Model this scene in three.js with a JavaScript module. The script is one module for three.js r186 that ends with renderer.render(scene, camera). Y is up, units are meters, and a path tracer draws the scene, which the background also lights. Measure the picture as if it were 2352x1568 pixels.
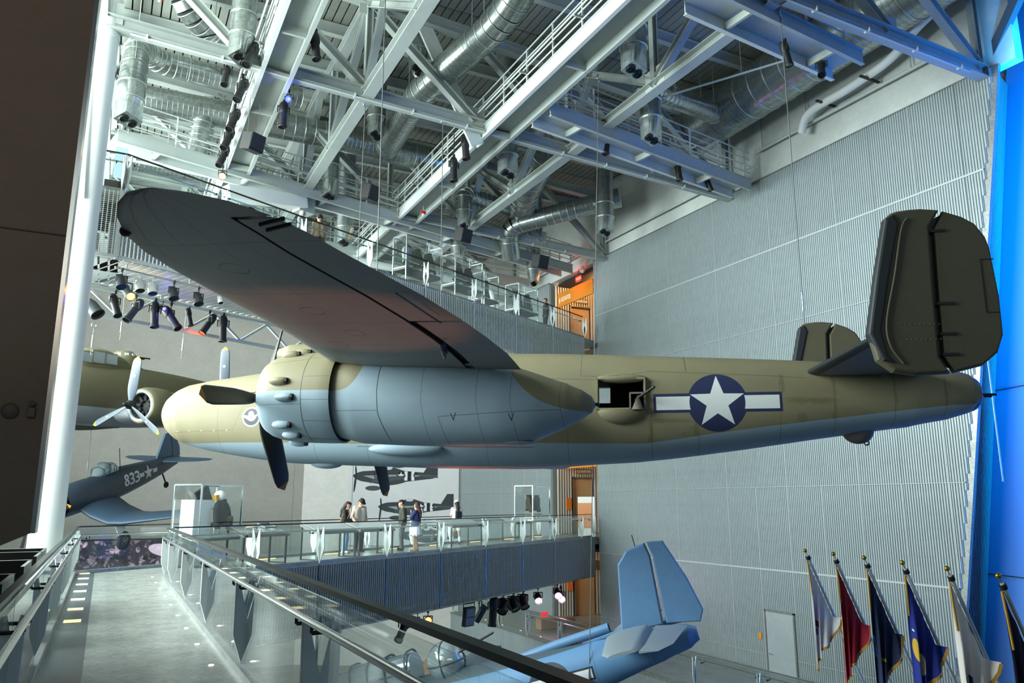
import * as THREE from 'three';
import { mergeGeometries, mergeVertices, toCreasedNormals } from 'three/addons/utils/BufferGeometryUtils.js';
import { RoundedBoxGeometry } from 'three/addons/geometries/RoundedBoxGeometry.js';
import { RectAreaLightUniformsLib } from 'three/addons/lights/RectAreaLightUniformsLib.js';
import { MarchingCubes } from 'three/addons/objects/MarchingCubes.js';
import { Brush, Evaluator, SUBTRACTION } from 'three-bvh-csg';

// ---------------------------------------------------------------- camera, sky, daylight, exposure
// y = 0 is the floor of the bridge the photographer stands on; -z runs along the bridge and the fluted wall.
const scene = new THREE.Scene();
const camera = new THREE.PerspectiveCamera(2 * Math.atan(784 / 1790) * 180 / Math.PI, 2352 / 1568, 0.05, 200);
camera.position.set(0, 1.6, 0);
camera.rotation.order = 'YXZ';
camera.rotation.set(11.7 * Math.PI / 180, -27.2 * Math.PI / 180, 0);
scene.background = new THREE.Color(0.62, 0.75, 0.9);
const renderer = new THREE.WebGLRenderer();
renderer.toneMapping = THREE.LinearToneMapping;
renderer.toneMappingExposure = 1.32;
renderer.shadowMap.enabled = true;
RectAreaLightUniformsLib.init();
function areaLight(name, color, intensity, w, h, pos, target) {
  const l = new THREE.RectAreaLight(color, intensity, w, h);
  l.name = name; l.position.set(...pos); l.lookAt(...target); scene.add(l); return l;
}
// daylight through the tall glazed wall along the left side of the hall (the glazing itself is built with the room)
const SKYC = new THREE.Color(0.88, 1.0, 0.98);
areaLight('daylight_glazing_light', SKYC, 17.4, 27.5, 11.6, [-9.6, 9.4, -24.3], [0, 9.4, -24.3]);
areaLight('rear_fill_light', SKYC, 0.9, 20, 8, [6, 11, 13.4], [6, 9, 0]);  // added fill light behind the viewpoint; no glazing is built there
// blue wash luminaires along the foot and the head of the side wall of the stage
const BLUE = new THREE.Color(0.0, 0.36, 1.0);

// ---------------------------------------------------------------- helpers
const V = (x, y, z) => new THREE.Vector3(x, y, z);
let seed = 7;
const rnd = () => { seed = (seed * 16807) % 2147483647; return seed / 2147483647; };
const rr = (a, b) => a + (b - a) * rnd();
const taken = {};
function numbered(n) { if (!(n in taken)) { taken[n] = 0; return n; } taken[n]++; return n + '_' + String(taken[n]).padStart(3, '0'); }
function clean(g) {
  for (const k of Object.keys(g.attributes)) if (!['position', 'normal', 'uv'].includes(k)) g.deleteAttribute(k);
  if (!g.attributes.normal) g.computeVertexNormals();
  if (!g.attributes.uv) g.setAttribute('uv', new THREE.BufferAttribute(new Float32Array(g.attributes.position.count * 2), 2));
  if (!g.index) { const n = g.attributes.position.count, a = new Uint32Array(n); for (let i = 0; i < n; i++) a[i] = i; g.setIndex(new THREE.BufferAttribute(a, 1)); }
  g.morphAttributes = {}; g.clearGroups();
  return g;
}
// uv in metres, from the side of the piece's own box that each face looks along
function metric(g, k = 1) {
  const p = g.attributes.position, n = g.attributes.normal, uv = new Float32Array(p.count * 2);
  for (let i = 0; i < p.count; i++) {
    const ax = Math.abs(n.getX(i)), ay = Math.abs(n.getY(i)), az = Math.abs(n.getZ(i));
    if (ax >= ay && ax >= az) { uv[2 * i] = p.getZ(i) * k; uv[2 * i + 1] = p.getY(i) * k; }
    else if (ay >= az) { uv[2 * i] = p.getX(i) * k; uv[2 * i + 1] = p.getZ(i) * k; }
    else { uv[2 * i] = p.getX(i) * k; uv[2 * i + 1] = p.getY(i) * k; }
  }
  g.setAttribute('uv', new THREE.BufferAttribute(uv, 2)); return g;
}
const Q = new THREE.Quaternion(), M4 = new THREE.Matrix4();
function basisZ(dir, up = V(0, 1, 0)) { // rotation whose z axis is dir and whose y axis is close to up
  const z = dir.clone().normalize(); let u = up.clone();
  if (Math.abs(z.dot(u)) > 0.999) u = V(1, 0, 0);
  const x = new THREE.Vector3().crossVectors(u, z).normalize(), y = new THREE.Vector3().crossVectors(z, x);
  return new THREE.Matrix4().makeBasis(x, y, z);
}
class G {
  constructor() { this.l = []; }
  add(g, m) { g = clean(g); if (m) g.applyMatrix4(m); this.l.push(g); return this; }
  box(x0, y0, z0, x1, y1, z1) { const g = new THREE.BoxGeometry(Math.abs(x1 - x0), Math.abs(y1 - y0), Math.abs(z1 - z0)); g.translate((x0 + x1) / 2, (y0 + y1) / 2, (z0 + z1) / 2); return this.add(g); }
  cbox(c, sx, sy, sz, rot) { const g = new THREE.BoxGeometry(sx, sy, sz); const m = new THREE.Matrix4(); if (rot) m.makeRotationFromEuler(new THREE.Euler(...rot)); m.setPosition(...c); return this.add(g, m); }
  rbox(c, sx, sy, sz, r = 0.02, rot) { const g = new RoundedBoxGeometry(sx, sy, sz, 2, r); const m = new THREE.Matrix4(); if (rot) m.makeRotationFromEuler(new THREE.Euler(...rot)); m.setPosition(...c); return this.add(g, m); }
  bar(p, q, w, h, up) { const d = q.clone().sub(p), L = d.length(), g = new THREE.BoxGeometry(w, h, L), m = basisZ(d, up); m.setPosition(p.clone().add(q).multiplyScalar(0.5)); return this.add(g, m); }
  ibeam(p, q, w, h, t = 0.03, up = V(0, 1, 0)) { // rolled section: two flanges and a web
    const d = q.clone().sub(p), L = d.length(), m = basisZ(d, up); m.setPosition(p.clone().add(q).multiplyScalar(0.5));
    for (const [sx, sy, cy] of [[w, t, h / 2 - t / 2], [w, t, -h / 2 + t / 2], [t, h - 2 * t, 0]]) { const g = new THREE.BoxGeometry(sx, sy, L); g.translate(0, cy, 0); this.add(g, m.clone()); }
    return this;
  }
  tube(p, q, r, n = 8, r2 = r) { const d = q.clone().sub(p), L = d.length(), g = new THREE.CylinderGeometry(r2, r, L, n, 1); const m = new THREE.Matrix4().makeRotationFromQuaternion(Q.setFromUnitVectors(V(0, 1, 0), d.normalize())); m.setPosition(p.clone().add(q).multiplyScalar(0.5)); return this.add(g, m); }
  path(pts, r, n = 8, seg = 0, closed = false) { const c = new THREE.CatmullRomCurve3(pts, closed, 'centripetal'); return this.add(new THREE.TubeGeometry(c, seg || pts.length * 5, r, n, closed)); }
  poly(pts, r, n = 8) { for (let i = 0; i + 1 < pts.length; i++) { this.tube(pts[i], pts[i + 1], r, n); if (i) this.ball(pts[i], r, n); } return this; }
  ball(c, r, n = 8, sy = 1) { const g = new THREE.SphereGeometry(r, n, Math.max(5, n - 2)); g.scale(1, sy, 1); g.translate(c.x, c.y, c.z); return this.add(g); }
  lathe(pts, n, m) { return this.add(new THREE.LatheGeometry(pts.map(p => new THREE.Vector2(p[0], p[1])), n), m); }
  geo() { const g = this.l.length === 1 ? this.l[0] : mergeGeometries(this.l); return g; }
  build(name, mat, parent, k) { const g = this.geo(); if (mat.userData.metric) metric(g, k || 1); return mesh(name, g, mat, parent); }
}
function mesh(name, g, mat, parent) { const o = new THREE.Mesh(g, mat); o.name = parent ? name : numbered(name); o.castShadow = o.receiveShadow = true; (parent || scene).add(o); return o; }
function tag(o, label, category, group, kind) { if (label) o.userData.label = label; if (category) o.userData.category = category; if (group) o.userData.group = group; if (kind) o.userData.kind = kind; return o; }
function thing(name, label, category, group, pos) { const o = new THREE.Group(); o.name = numbered(name); scene.add(o); if (pos) o.position.set(...pos); return tag(o, label, category, group); }
function copyOf(src, label, group) { const c = src.clone(); c.name = numbered(src.name.replace(/_\d{3}$/, '')); c.userData = { ...src.userData }; if (label) c.userData.label = label; if (group) c.userData.group = group; scene.add(c); return c; }
const struct = o => { o.userData.kind = 'structure'; return o; };
const stuff = o => { o.userData.kind = 'stuff'; return o; };

// ---------------------------------------------------------------- materials
const C = h => new THREE.Color(h);
function std(color, roughness = 0.6, metalness = 0, extra = {}) { const { m, ...e } = extra; const t = new THREE.MeshStandardMaterial({ color: typeof color === 'number' || typeof color === 'string' ? C(color) : color, roughness, metalness, ...e }); t.userData.metric = !!m; return t; }
function noiseTex(n, f, srgb = true, rx = 1, ry = 1) { // f(u, v, noise) -> [r, g, b] 0..255, tiling value noise at several scales
  const d = new Uint8Array(n * n * 4), lat = {};
  const grid = (k) => lat[k] || (lat[k] = Array.from({ length: k * k }, () => rnd()));
  const val = (u, v, k) => { const g = grid(k), x = u * k, y = v * k, i = Math.floor(x), j = Math.floor(y); let a = x - i, b = y - j; a = a * a * (3 - 2 * a); b = b * b * (3 - 2 * b); const at = (p, q) => g[((q % k + k) % k) * k + (p % k + k) % k]; return (at(i, j) * (1 - a) + at(i + 1, j) * a) * (1 - b) + (at(i, j + 1) * (1 - a) + at(i + 1, j + 1) * a) * b; };
  for (let j = 0; j < n; j++) for (let i = 0; i < n; i++) { const c = f(i / n, j / n, val), o = (j * n + i) * 4; d[o] = c[0]; d[o + 1] = c[1]; d[o + 2] = c[2]; d[o + 3] = 255; }
  const t = new THREE.DataTexture(d, n, n); t.wrapS = t.wrapT = THREE.RepeatWrapping; t.magFilter = THREE.LinearFilter; t.minFilter = THREE.LinearMipmapLinearFilter; t.generateMipmaps = true; t.colorSpace = srgb ? THREE.SRGBColorSpace : THREE.NoColorSpace; t.repeat.set(rx, ry); t.needsUpdate = true; return t;
}
const g3 = v => { v = Math.max(0, Math.min(255, v)); return [v, v, v]; };
const mottle = noiseTex(256, (u, v, N) => g3(232 + 23 * (0.4 * N(u, v, 6) + 0.3 * N(u, v, 17) + 0.3 * N(u, v, 60))), true, 0.35, 0.35);
const fineBump = noiseTex(128, (u, v, N) => g3(128 + 120 * (N(u, v, 30) - 0.5)), false, 1.5, 1.5);
const brushed = noiseTex(256, (u, v, N) => { const s = N(u * 0.5, v, 128) * 0.45 + N(u, v, 40) * 0.25 + N(u, v, 9) * 0.3; return g3(165 + 90 * s); }, true, 0.5, 0.5);
const galvTex = noiseTex(256, (u, v, N) => g3(170 + 75 * (0.55 * N(u, v, 40) + 0.45 * N(u, v, 11))), true, 1, 1);
const canvas = (w, h, draw) => { const c = document.createElement('canvas'); c.width = w; c.height = h; draw(c.getContext('2d'), w, h); const t = new THREE.CanvasTexture(c); t.colorSpace = THREE.SRGBColorSpace; t.magFilter = THREE.LinearFilter; t.anisotropy = 8; return t; };
const Mt = {
  steel: std(0xa6afaa, 0.5, 0.0, { map: mottle, m: 1 }),
  steelWhite: std(0xcbd3cf, 0.42, 0.0, { map: mottle, m: 1 }),
  white: std(0xe6ebe8, 0.5),
  galv: std(0xcdd6d2, 0.27, 0.85, { map: galvTex, m: 1 }),
  galvSeam: std(0xc8d0cc, 0.3, 0.85),
  deck: std(0x84897f, 0.75, 0.0, { map: mottle, m: 1 }),
  deckGap: std(0x7d827a, 0.95),
  alu: std(0xb4b9b6, 0.42, 0.7, { map: brushed, m: 1 }),
  flute: std(0xafbabc, 0.48, 0.3, { map: mottle, m: 1 }),
  fluteBack: std(0x8b9493, 0.55, 0.3),
  plaster: std(0xd3d9d4, 0.9, 0, { map: mottle, m: 1 }),
  litFacetWall: std(0xeceae4, 0.9, 0, { map: mottle, m: 1 }),  // facet towards the window, its stronger light put into a whiter paint
  shadedBackWall: std(0xb5b2aa, 0.9, 0, { map: mottle, m: 1 }),  // rest of the back wall, its shade put into a darker paint
  darkWall: std(0x6b6155, 0.75, 0, { map: mottle, m: 1 }),
  floor: std(0xb2b5ae, 0.26, 0.0, { map: brushed, m: 1 }),
  floorDark: std(0x646a6c, 0.25, 0.0, { map: brushed, m: 1 }),
  black: std(0x0b0c0d, 0.55), blackGloss: std(0x0d0e10, 0.25), rubber: std(0x15171a, 0.8),
  darkSteel: std(0x2e3230, 0.4, 0.6), stainless: std(0xc3c8c8, 0.22, 0.95), chrome: std(0xe2e4e4, 0.1, 1),
  cable: std(0x6d706c, 0.5, 0.6), fins: std(0x3b352e, 0.35, 0.65),
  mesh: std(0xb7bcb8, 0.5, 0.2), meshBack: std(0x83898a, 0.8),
  orange: std(0xd98318, 0.6), lobby: std(0xb99a70, 0.45), brass: std(0xc39a35, 0.22, 0.95),
  glass: new THREE.MeshPhysicalMaterial({ color: 0xf9fdfc, roughness: 0.02, metalness: 0, transmission: 1, thickness: 0, ior: 1.45 }),
  clearGlass: new THREE.MeshPhysicalMaterial({ color: 0xfbfdfd, roughness: 0.02, metalness: 0, transmission: 1, thickness: 0, ior: 1.4 }),
  propDark: std(0x23241f, 0.5), propTip: std(0xa36a1c, 0.55),
  blackPanel: std(0x121517, 0.35),
  propGrey: std(0x69727b, 0.45), propYellow: std(0xe8cf2c, 0.5),
  skin: std(0xc99a7c, 0.6),
};
Mt.glassEdge = std(0x9fcabc, 0.15, 0.0, {});

// ================================================================ the hall
Mt.joint = std(0xb4bdbc, 0.5, 0.3);
const WX = 21.6;                       // plane of the fluted wall
{ // ---- shell outside or behind what the photograph shows
  struct(new G().box(-10, -9.4, -52, 30, -9, 14).build('floor', Mt.floorDark));
  const c = struct(new G().box(-10.4, 18.6, -52, 30, 18.9, 14).build('ceiling', Mt.deckGap));
  // roof deck: long ribs running along the hall with open dark slots between them
  const rib = new THREE.BoxGeometry(0.245, 0.1, 1); metric(rib, 1);
  for (let i = 0, x = -9.5; x < 21.5; i++, x += 0.29) for (const [z0, z1] of [[-51, -31.2], [-31.1, -21.6], [-21.5, -12.2], [-12.1, 0]]) {
    const g = new THREE.BoxGeometry(0.245, 0.1, z1 - z0); g.translate(x, 17.75, (z0 + z1) / 2); clean(g); metric(g); mesh('deck_plank', g, Mt.deck, c);
  }
  struct(new G().box(-10, -9, -56.6, 13, 18.6, -56).build('wall_back', Mt.shadedBackWall));
  struct(new G().bar(V(11.9, 4.8, -56.45), V(23, 4.8, -49.72), 0.3, 27.6).build('wall_mural', Mt.litFacetWall)); struct(new G().box(-10.4, -9, -56.6, -10, 18.6, -52).build('wall_side', Mt.plaster)); struct(new G().box(-10.4, 17.9, -57, 24, 18.6, -52).build('wall_head', Mt.deckGap)); struct(new G().box(-10, -9.4, -57, 24, -9, -52).build('floor_back', Mt.floorDark));
  struct(new G().box(-10, -9, 13.6, 30, 18.6, 14).build('wall_front', Mt.plaster));
  // glazed wall on the left: concrete ends, mullions, transoms, panes
  const gl = struct(new G().box(-10.4, -9, -10.5, -10, 18.6, 14).box(-10.4, -9, -52, -10, 18.6, -38.5).box(-10.4, 15.3, -38.5, -10, 18.6, -10.5).box(-10.4, -9, -38.5, -10, 3.5, -10.5).build('wall_left', Mt.plaster));
  const wn = struct(thing('window_1'));
  for (let z = -38.5; z <= -10.4; z += 2.8) new G().box(-10.3, 3.5, z - 0.06, -10.05, 15.3, z + 0.06).build('mullion', Mt.steelWhite, wn);
  for (let y = 3.5; y < 15.4; y += 2.95) new G().box(-10.28, y - 0.05, -38.5, -10.08, y + 0.05, -10.5).build('transom', Mt.steelWhite, wn);
  for (let z = -38.5; z < -11; z += 2.8) for (let y = 3.5; y < 15; y += 2.95) new G().box(-10.2, y + 0.05, z + 0.06, -10.18, y + 2.9, z + 2.74).build('pane', Mt.clearGlass, wn);
}
{ // ---- fluted metal wall along the right side, with the lift lobby cut into it
  const w = struct(new G().box(WX + 0.06, -9, -32.8, WX + 0.3, 13.86, -15.6).box(WX + 0.06, -9, -50, WX + 0.3, 13.86, -37.3).add(new THREE.ExtrudeGeometry(new THREE.Shape([[15.6, 13.86], [15.6, -5], [15.2, -5], [11.9, 13.86]].map(q => new THREE.Vector2(...q))), { depth: 0.24, bevelEnabled: false }), new THREE.Matrix4().makeBasis(V(0, 0, -1), V(0, 1, 0), V(1, 0, 0)).setPosition(WX + 0.06, 0, 0))
    .build('wall_right', Mt.fluteBack));
  const pitch = 0.0846, endZ = y => -11.85 - (13.9 - y) * 0.1845;       // the near end of the wall leans
  const ribG = (h) => { const s = new THREE.Shape([new THREE.Vector2(-0.03, 0), new THREE.Vector2(0.03, 0), new THREE.Vector2(0.017, 0.035), new THREE.Vector2(-0.017, 0.035)]); const g = new THREE.ExtrudeGeometry(s, { depth: h, bevelEnabled: false }); g.applyMatrix4(new THREE.Matrix4().makeBasis(V(0, 0, -1), V(-1, 0, 0), V(0, 1, 0))); return g; };
  const rows = [[10.985, 13.9], [8.06, 10.955], [5.115, 8.03], [2.185, 5.085], [-0.735, 2.155], [-3.66, -0.765], [-9, -3.69]];
  const pw = pitch * 18;
  for (const [y0, y1] of rows) {
    const h = y1 - y0, mk = (n) => { const q = new G(); q.box(0, y0, 0, 0.05, y1, n * pitch - 0.012); for (let i = 0; i < n; i++) { const g = ribG(h); g.translate(0, y0, (i + 0.5) * pitch - 0.006); q.add(g); } return metric(q.geo()); };
    const g18 = mk(18);
    const put = (z) => { const o = mesh('fluted_panel', g18, Mt.flute, w); o.position.set(WX + 0.005, 0, z); };
    for (let k = 0; k < 15; k++) { const z = -32.75 + k * pw; if (z + pw < endZ(y0) + 0.02) put(z); }
    for (let k = 0; k < 9; k++) { const z = -37.35 - (k + 1) * pw; if (z > -51) put(z); }
    // cut pieces at the leaning end
    const zs = -32.75 + Math.floor((endZ(y0) + 32.75) / pw) * pw, q = new G();
    for (let z = zs; z < endZ(y1); z += pitch) {
      const yb = z < endZ(y0) ? y0 : Math.min(y1, 13.9 + (z + 11.85) / 0.1845); if (y1 - yb < 0.05) continue;
      const g = ribG(y1 - yb); g.translate(WX + 0.005, yb, z + pitch / 2); q.add(g); q.box(WX + 0.005, yb, z, WX + 0.055, y1, z + pitch);
    }
    const pg = metric(q.geo()); mesh('fluted_panel', pg, Mt.flute, w);
  }
  // pale joint strips between the rows and the columns of panels
  for (const y of [10.97, 8.045, 5.1, 2.17, -0.75, -3.675]) { const wd = y === 10.97 || y === -0.75 ? 0.06 : 0.02; for (const [a, b] of [[-32.75, endZ(y)], [-50, -37.35]]) new G().box(WX - 0.045, y - wd / 2, a, WX + 0.02, y + wd / 2, b).build('joint_strip', Mt.joint, w); }
  for (let k = 1; k < 14; k++) { const z = -32.75 + k * pw, yt = Math.min(13.9, 13.9), yb = z < endZ(-9) ? -9 : 13.9 + (z + 11.85) / 0.1845; if (k % 2 === 0 || k > 5) new G().box(WX - 0.04, Math.max(-9, yb), z - 0.014, WX + 0.02, k % 2 ? 2.17 : yt, z + 0.004).build('joint_strip', Mt.joint, w); }
  for (let k = 1; k < 8; k++) new G().box(WX - 0.04, -9, -37.35 - k * pw - 0.02, WX + 0.02, 13.9, -37.35 - k * pw + 0.02).build('joint_strip', Mt.joint, w);
  // bright cap along the leaning end, thin cap along the top
  new G().bar(V(WX + 0.09, 13.95, endZ(13.95) + 0.06), V(WX + 0.09, -9, endZ(-9) + 0.06), 0.3, 0.12, V(1, 0, 0)).build('end_cap', Mt.alu, w);
  new G().box(WX - 0.05, 13.9, -32.75, WX + 0.12, 13.94, -11.9).box(WX - 0.05, 13.9, -50, WX + 0.12, 13.94, -37.3).build('top_cap', Mt.alu, w);
  // service door low in the wall, with its frame, lever and the small orange notice beside it
  const d = struct(thing('door_1'));
  new G().box(WX - 0.09, -4.6, -21.95, WX - 0.03, -2.2, -20.7).build('door_leaf', Mt.flute, d);
  new G().box(WX - 0.1, -4.6, -22.02, WX, -2.14, -21.96).box(WX - 0.1, -4.6, -20.69, WX, -2.14, -20.63).box(WX - 0.1, -2.19, -22.02, WX, -2.13, -20.63).build('door_frame', Mt.alu, d);
  new G().tube(V(WX - 0.14, -3.62, -21.85), V(WX - 0.14, -3.62, -21.7), 0.012).tube(V(WX - 0.05, -3.62, -21.85), V(WX - 0.14, -3.62, -21.85), 0.012).build('door_lever', Mt.stainless, d);
  const n = new G().box(WX - 0.05, -3.2, -22.42, WX - 0.03, -2.98, -22.26).build('notice_plate', std(0xd08a2a, 0.6)); tag(n, 'small orange notice beside the fluted service door', 'sign');
}
{ // ---- plain wall band over the fluted wall and over the lift lobby
  const w = struct(new G().box(WX + 0.12, 13.9, -50, WX + 0.5, 18.6, -11.2).build('wall_upper', Mt.plaster));
  new G().box(WX + 0.05, 13.9, -37.3, WX + 0.12, 14.25, -32.8).build('lobby_head', Mt.plaster, w);
  new G().box(WX + 0.02, 13.3, -32.8, WX + 0.1, 13.9, -32.75).build('jamb_trim', Mt.alu, w);
}
{ // ---- lift lobbies on three levels: slatted wall, door, orange fascia, lettering
  Mt.slat = std(0xd6d2c8, 0.5, 0.2); const Z = -36.7, slat = new THREE.BoxGeometry(0.075, 1, 0.09);
  const eText = canvas(512, 128, (x, w, h) => { x.fillStyle = '#6d665b'; x.fillRect(0, 0, w, h); x.fillStyle = '#f3efe6'; x.font = 'bold 92px sans-serif'; x.textAlign = 'center'; x.textBaseline = 'middle'; x.fillText('ELEVATOR', w / 2, h / 2 + 4); });
  const eSign = canvas(1024, 128, (x, w, h) => { x.fillStyle = '#d8851c'; x.fillRect(0, 0, w, h); x.fillStyle = '#fff6e6'; x.font = 'bold 58px sans-serif'; x.textBaseline = 'middle'; x.fillText('ELEVATOR', 110, 66); x.beginPath(); x.moveTo(40, 78); x.lineTo(62, 36); x.lineTo(84, 78); x.fill(); x.fillRect(54, 70, 16, 28); });
  const lobby = struct(new G().box(WX + 0.3, -9, Z - 0.4, 27, 18, Z - 0.1).box(26.6, -9, Z, 27, 18, -32).box(WX + 0.3, -9, -32.8, 27, 18, -32.5).build('wall_lobby', Mt.lobby));
  const levels = [[0, 3.9, 'middle'], [9.6, 13.3, 'upper'], [-4.2, -1.0, 'lower']];
  for (const [y0, yt, nm] of levels) {
    new G().box(WX - 0.3, y0 - 0.35, Z, 27, y0 - 0.02, -32.8).build('lobby_slab', Mt.floor, lobby);
    new G().box(WX + 0.2, yt + 0.25, Z, 27, yt + 0.4, -32.8).build('lobby_ceiling', std(0x26241f, 0.8), lobby);
    const x0 = WX - 0.02, dx = 22.6, dw = 1.3, dh = 2.93;
    const sw = struct(thing('trim_' + (levels.findIndex(l => l[0] === y0) + 1)));
    new G().box(x0, y0, Z - 0.1, dx, yt + 0.3, Z - 0.02).box(dx + dw, y0, Z - 0.1, 26.6, yt + 0.3, Z - 0.02).box(dx, y0 + dh, Z - 0.1, dx + dw, yt + 0.3, Z - 0.02).build('backing', std(0x3a3733, 0.8), sw);
    for (let x = x0 + 0.05; x < 25.2; x += 0.155) { const inD = x > dx - 0.04 && x < dx + dw + 0.04, yb = inD ? y0 + dh + 0.06 : y0; const o = mesh('slat', slat, Mt.slat, sw); o.scale.y = yt + 0.3 - yb; o.position.set(x, (yb + yt + 0.3) / 2, Z + 0.03); }
    const e = thing('elevator_door', { middle: 'pale metal elevator door behind the gallery where visitors stand', upper: 'copper-toned elevator door on the top gallery under the exit sign', lower: 'bronze elevator door low down behind the blue aircraft tail' }[nm], 'elevator door');
    const dm = std({ middle: 0xb8a888, upper: 0xb8701e, lower: 0xa07a48 }[nm], 0.3, 0.6);
    for (const s of [0, 1]) new G().box(dx + s * dw / 2 + 0.005, y0 + 0.01, Z - 0.3, dx + (s + 1) * dw / 2 - 0.005, y0 + dh - 0.04, Z - 0.26).build('door_leaf', dm, e);
    new G().box(dx - 0.06, y0, Z - 0.3, dx, y0 + dh + 0.06, Z + 0.06).box(dx + dw, y0, Z - 0.3, dx + dw + 0.06, y0 + dh + 0.06, Z + 0.06).box(dx - 0.06, y0 + dh, Z - 0.3, dx + dw + 0.06, y0 + dh + 0.06, Z + 0.06).build('door_frame', Mt.alu, e);
    const tl = mesh('lettering_board', clean(new THREE.BoxGeometry(1.0, 0.26, 0.04)), std(0xffffff, 0.6, 0, { map: eText }));
    tl.position.set(dx + 0.62, y0 + dh + 0.36, Z + 0.1); tag(tl, 'ELEVATOR lettering above the ' + { middle: 'pale elevator door of the visitors gallery', upper: 'copper elevator door on the top gallery', lower: 'bronze elevator door at the lowest level' }[nm], 'sign');
    const fz0 = -36.4, fz1 = -32.82, fy = yt - (nm === 'upper' ? 0.75 : nm === 'middle' ? 0.1 : 0.15), fh = nm === 'upper' ? 0.8 : 0.45;
    const f = mesh('orange_fascia', clean(new THREE.BoxGeometry(0.08, fh, fz1 - fz0)), nm === 'upper' ? std(0xffffff, 0.6, 0, { map: eSign }) : Mt.orange);
    f.position.set(WX + 0.02, fy - 0.2 + (nm === 'upper' ? 0.3 : 0), (fz0 + fz1) / 2); tag(f, { middle: 'plain orange fascia over the lobby of the visitors gallery', upper: 'orange directional fascia under the exit sign on the top gallery', lower: 'orange fascia below the dark mesh walkway, behind the blue tail' }[nm], 'sign');
    // small downlight recessed in the lobby ceiling
    const dl = thing('lobby_downlight', { middle: 'recessed downlight in the lobby behind the visitors gallery', upper: 'recessed downlight in the top gallery lobby', lower: 'recessed downlight in the lowest lobby' }[nm], 'light');
    new G().add(new THREE.CylinderGeometry(0.09, 0.09, 0.03, 16), new THREE.Matrix4().makeTranslation(23.2, yt + 0.235, -34.8)).build('lens', std(0x111111, 0.5, 0, { emissive: C(0xffc98a), emissiveIntensity: 3 }), dl);
    const pl = new THREE.PointLight(0xffbe7a, nm === 'upper' ? 14 : 2.5, 0, 2); pl.position.set(23.2, yt + 0.1, -34.8); pl.castShadow = true; pl.shadow.radius = 4; pl.name = 'lobby_downlight_light'; scene.add(pl);
  }
  for (const [y, lab] of [[1.55, 'orange wall notice beside the elevator of the visitors gallery'], [-2.6, 'orange wall notice beside the lowest elevator']]) { const o = new G().cbox([22.25, y, Z + 0.1], 0.34, 0.62, 0.03).build('wall_notice', std(0xd9752a, 0.6)); tag(o, lab, 'sign'); }
  // illuminated exit sign and dome camera under the top lobby head
  const ex = thing('exit_sign', 'small red illuminated EXIT sign hung on the orange fascia', 'sign');
  const exT = canvas(128, 80, (x, w, h) => { x.fillStyle = '#ff2a12'; x.fillRect(0, 0, w, h); x.fillStyle = '#ffd2c8'; x.font = 'bold 54px sans-serif'; x.textAlign = 'center'; x.textBaseline = 'middle'; x.fillText('EXIT', w / 2, h / 2 + 2); });
  const eg = mesh('panel', clean(new THREE.BoxGeometry(0.06, 0.3, 0.5)), std(0x220000, 0.5, 0, { emissive: C(0xffffff), emissiveMap: exT, emissiveIntensity: 1 }), ex); eg.position.set(WX - 0.08, 13.35, -34.1);
  new G().tube(V(WX - 0.06, 13.5, -34.1), V(WX - 0.06, 13.9, -34.1), 0.015).build('stem', Mt.black, ex);
  const el = new THREE.PointLight(0xff3311, 2, 0, 2); el.position.set(WX - 0.25, 13.35, -34.1); el.name = 'exit_sign_light'; scene.add(el);
  const dc = thing('dome_camera', 'white dome security camera beside the exit sign', 'camera');
  new G().ball(V(WX - 0.1, 13.68, -33.65), 0.13, 14).build('dome', Mt.white, dc); new G().tube(V(WX - 0.1, 13.72, -33.65), V(WX - 0.1, 13.92, -33.65), 0.07, 12).build('mount', Mt.white, dc);
}
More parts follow.
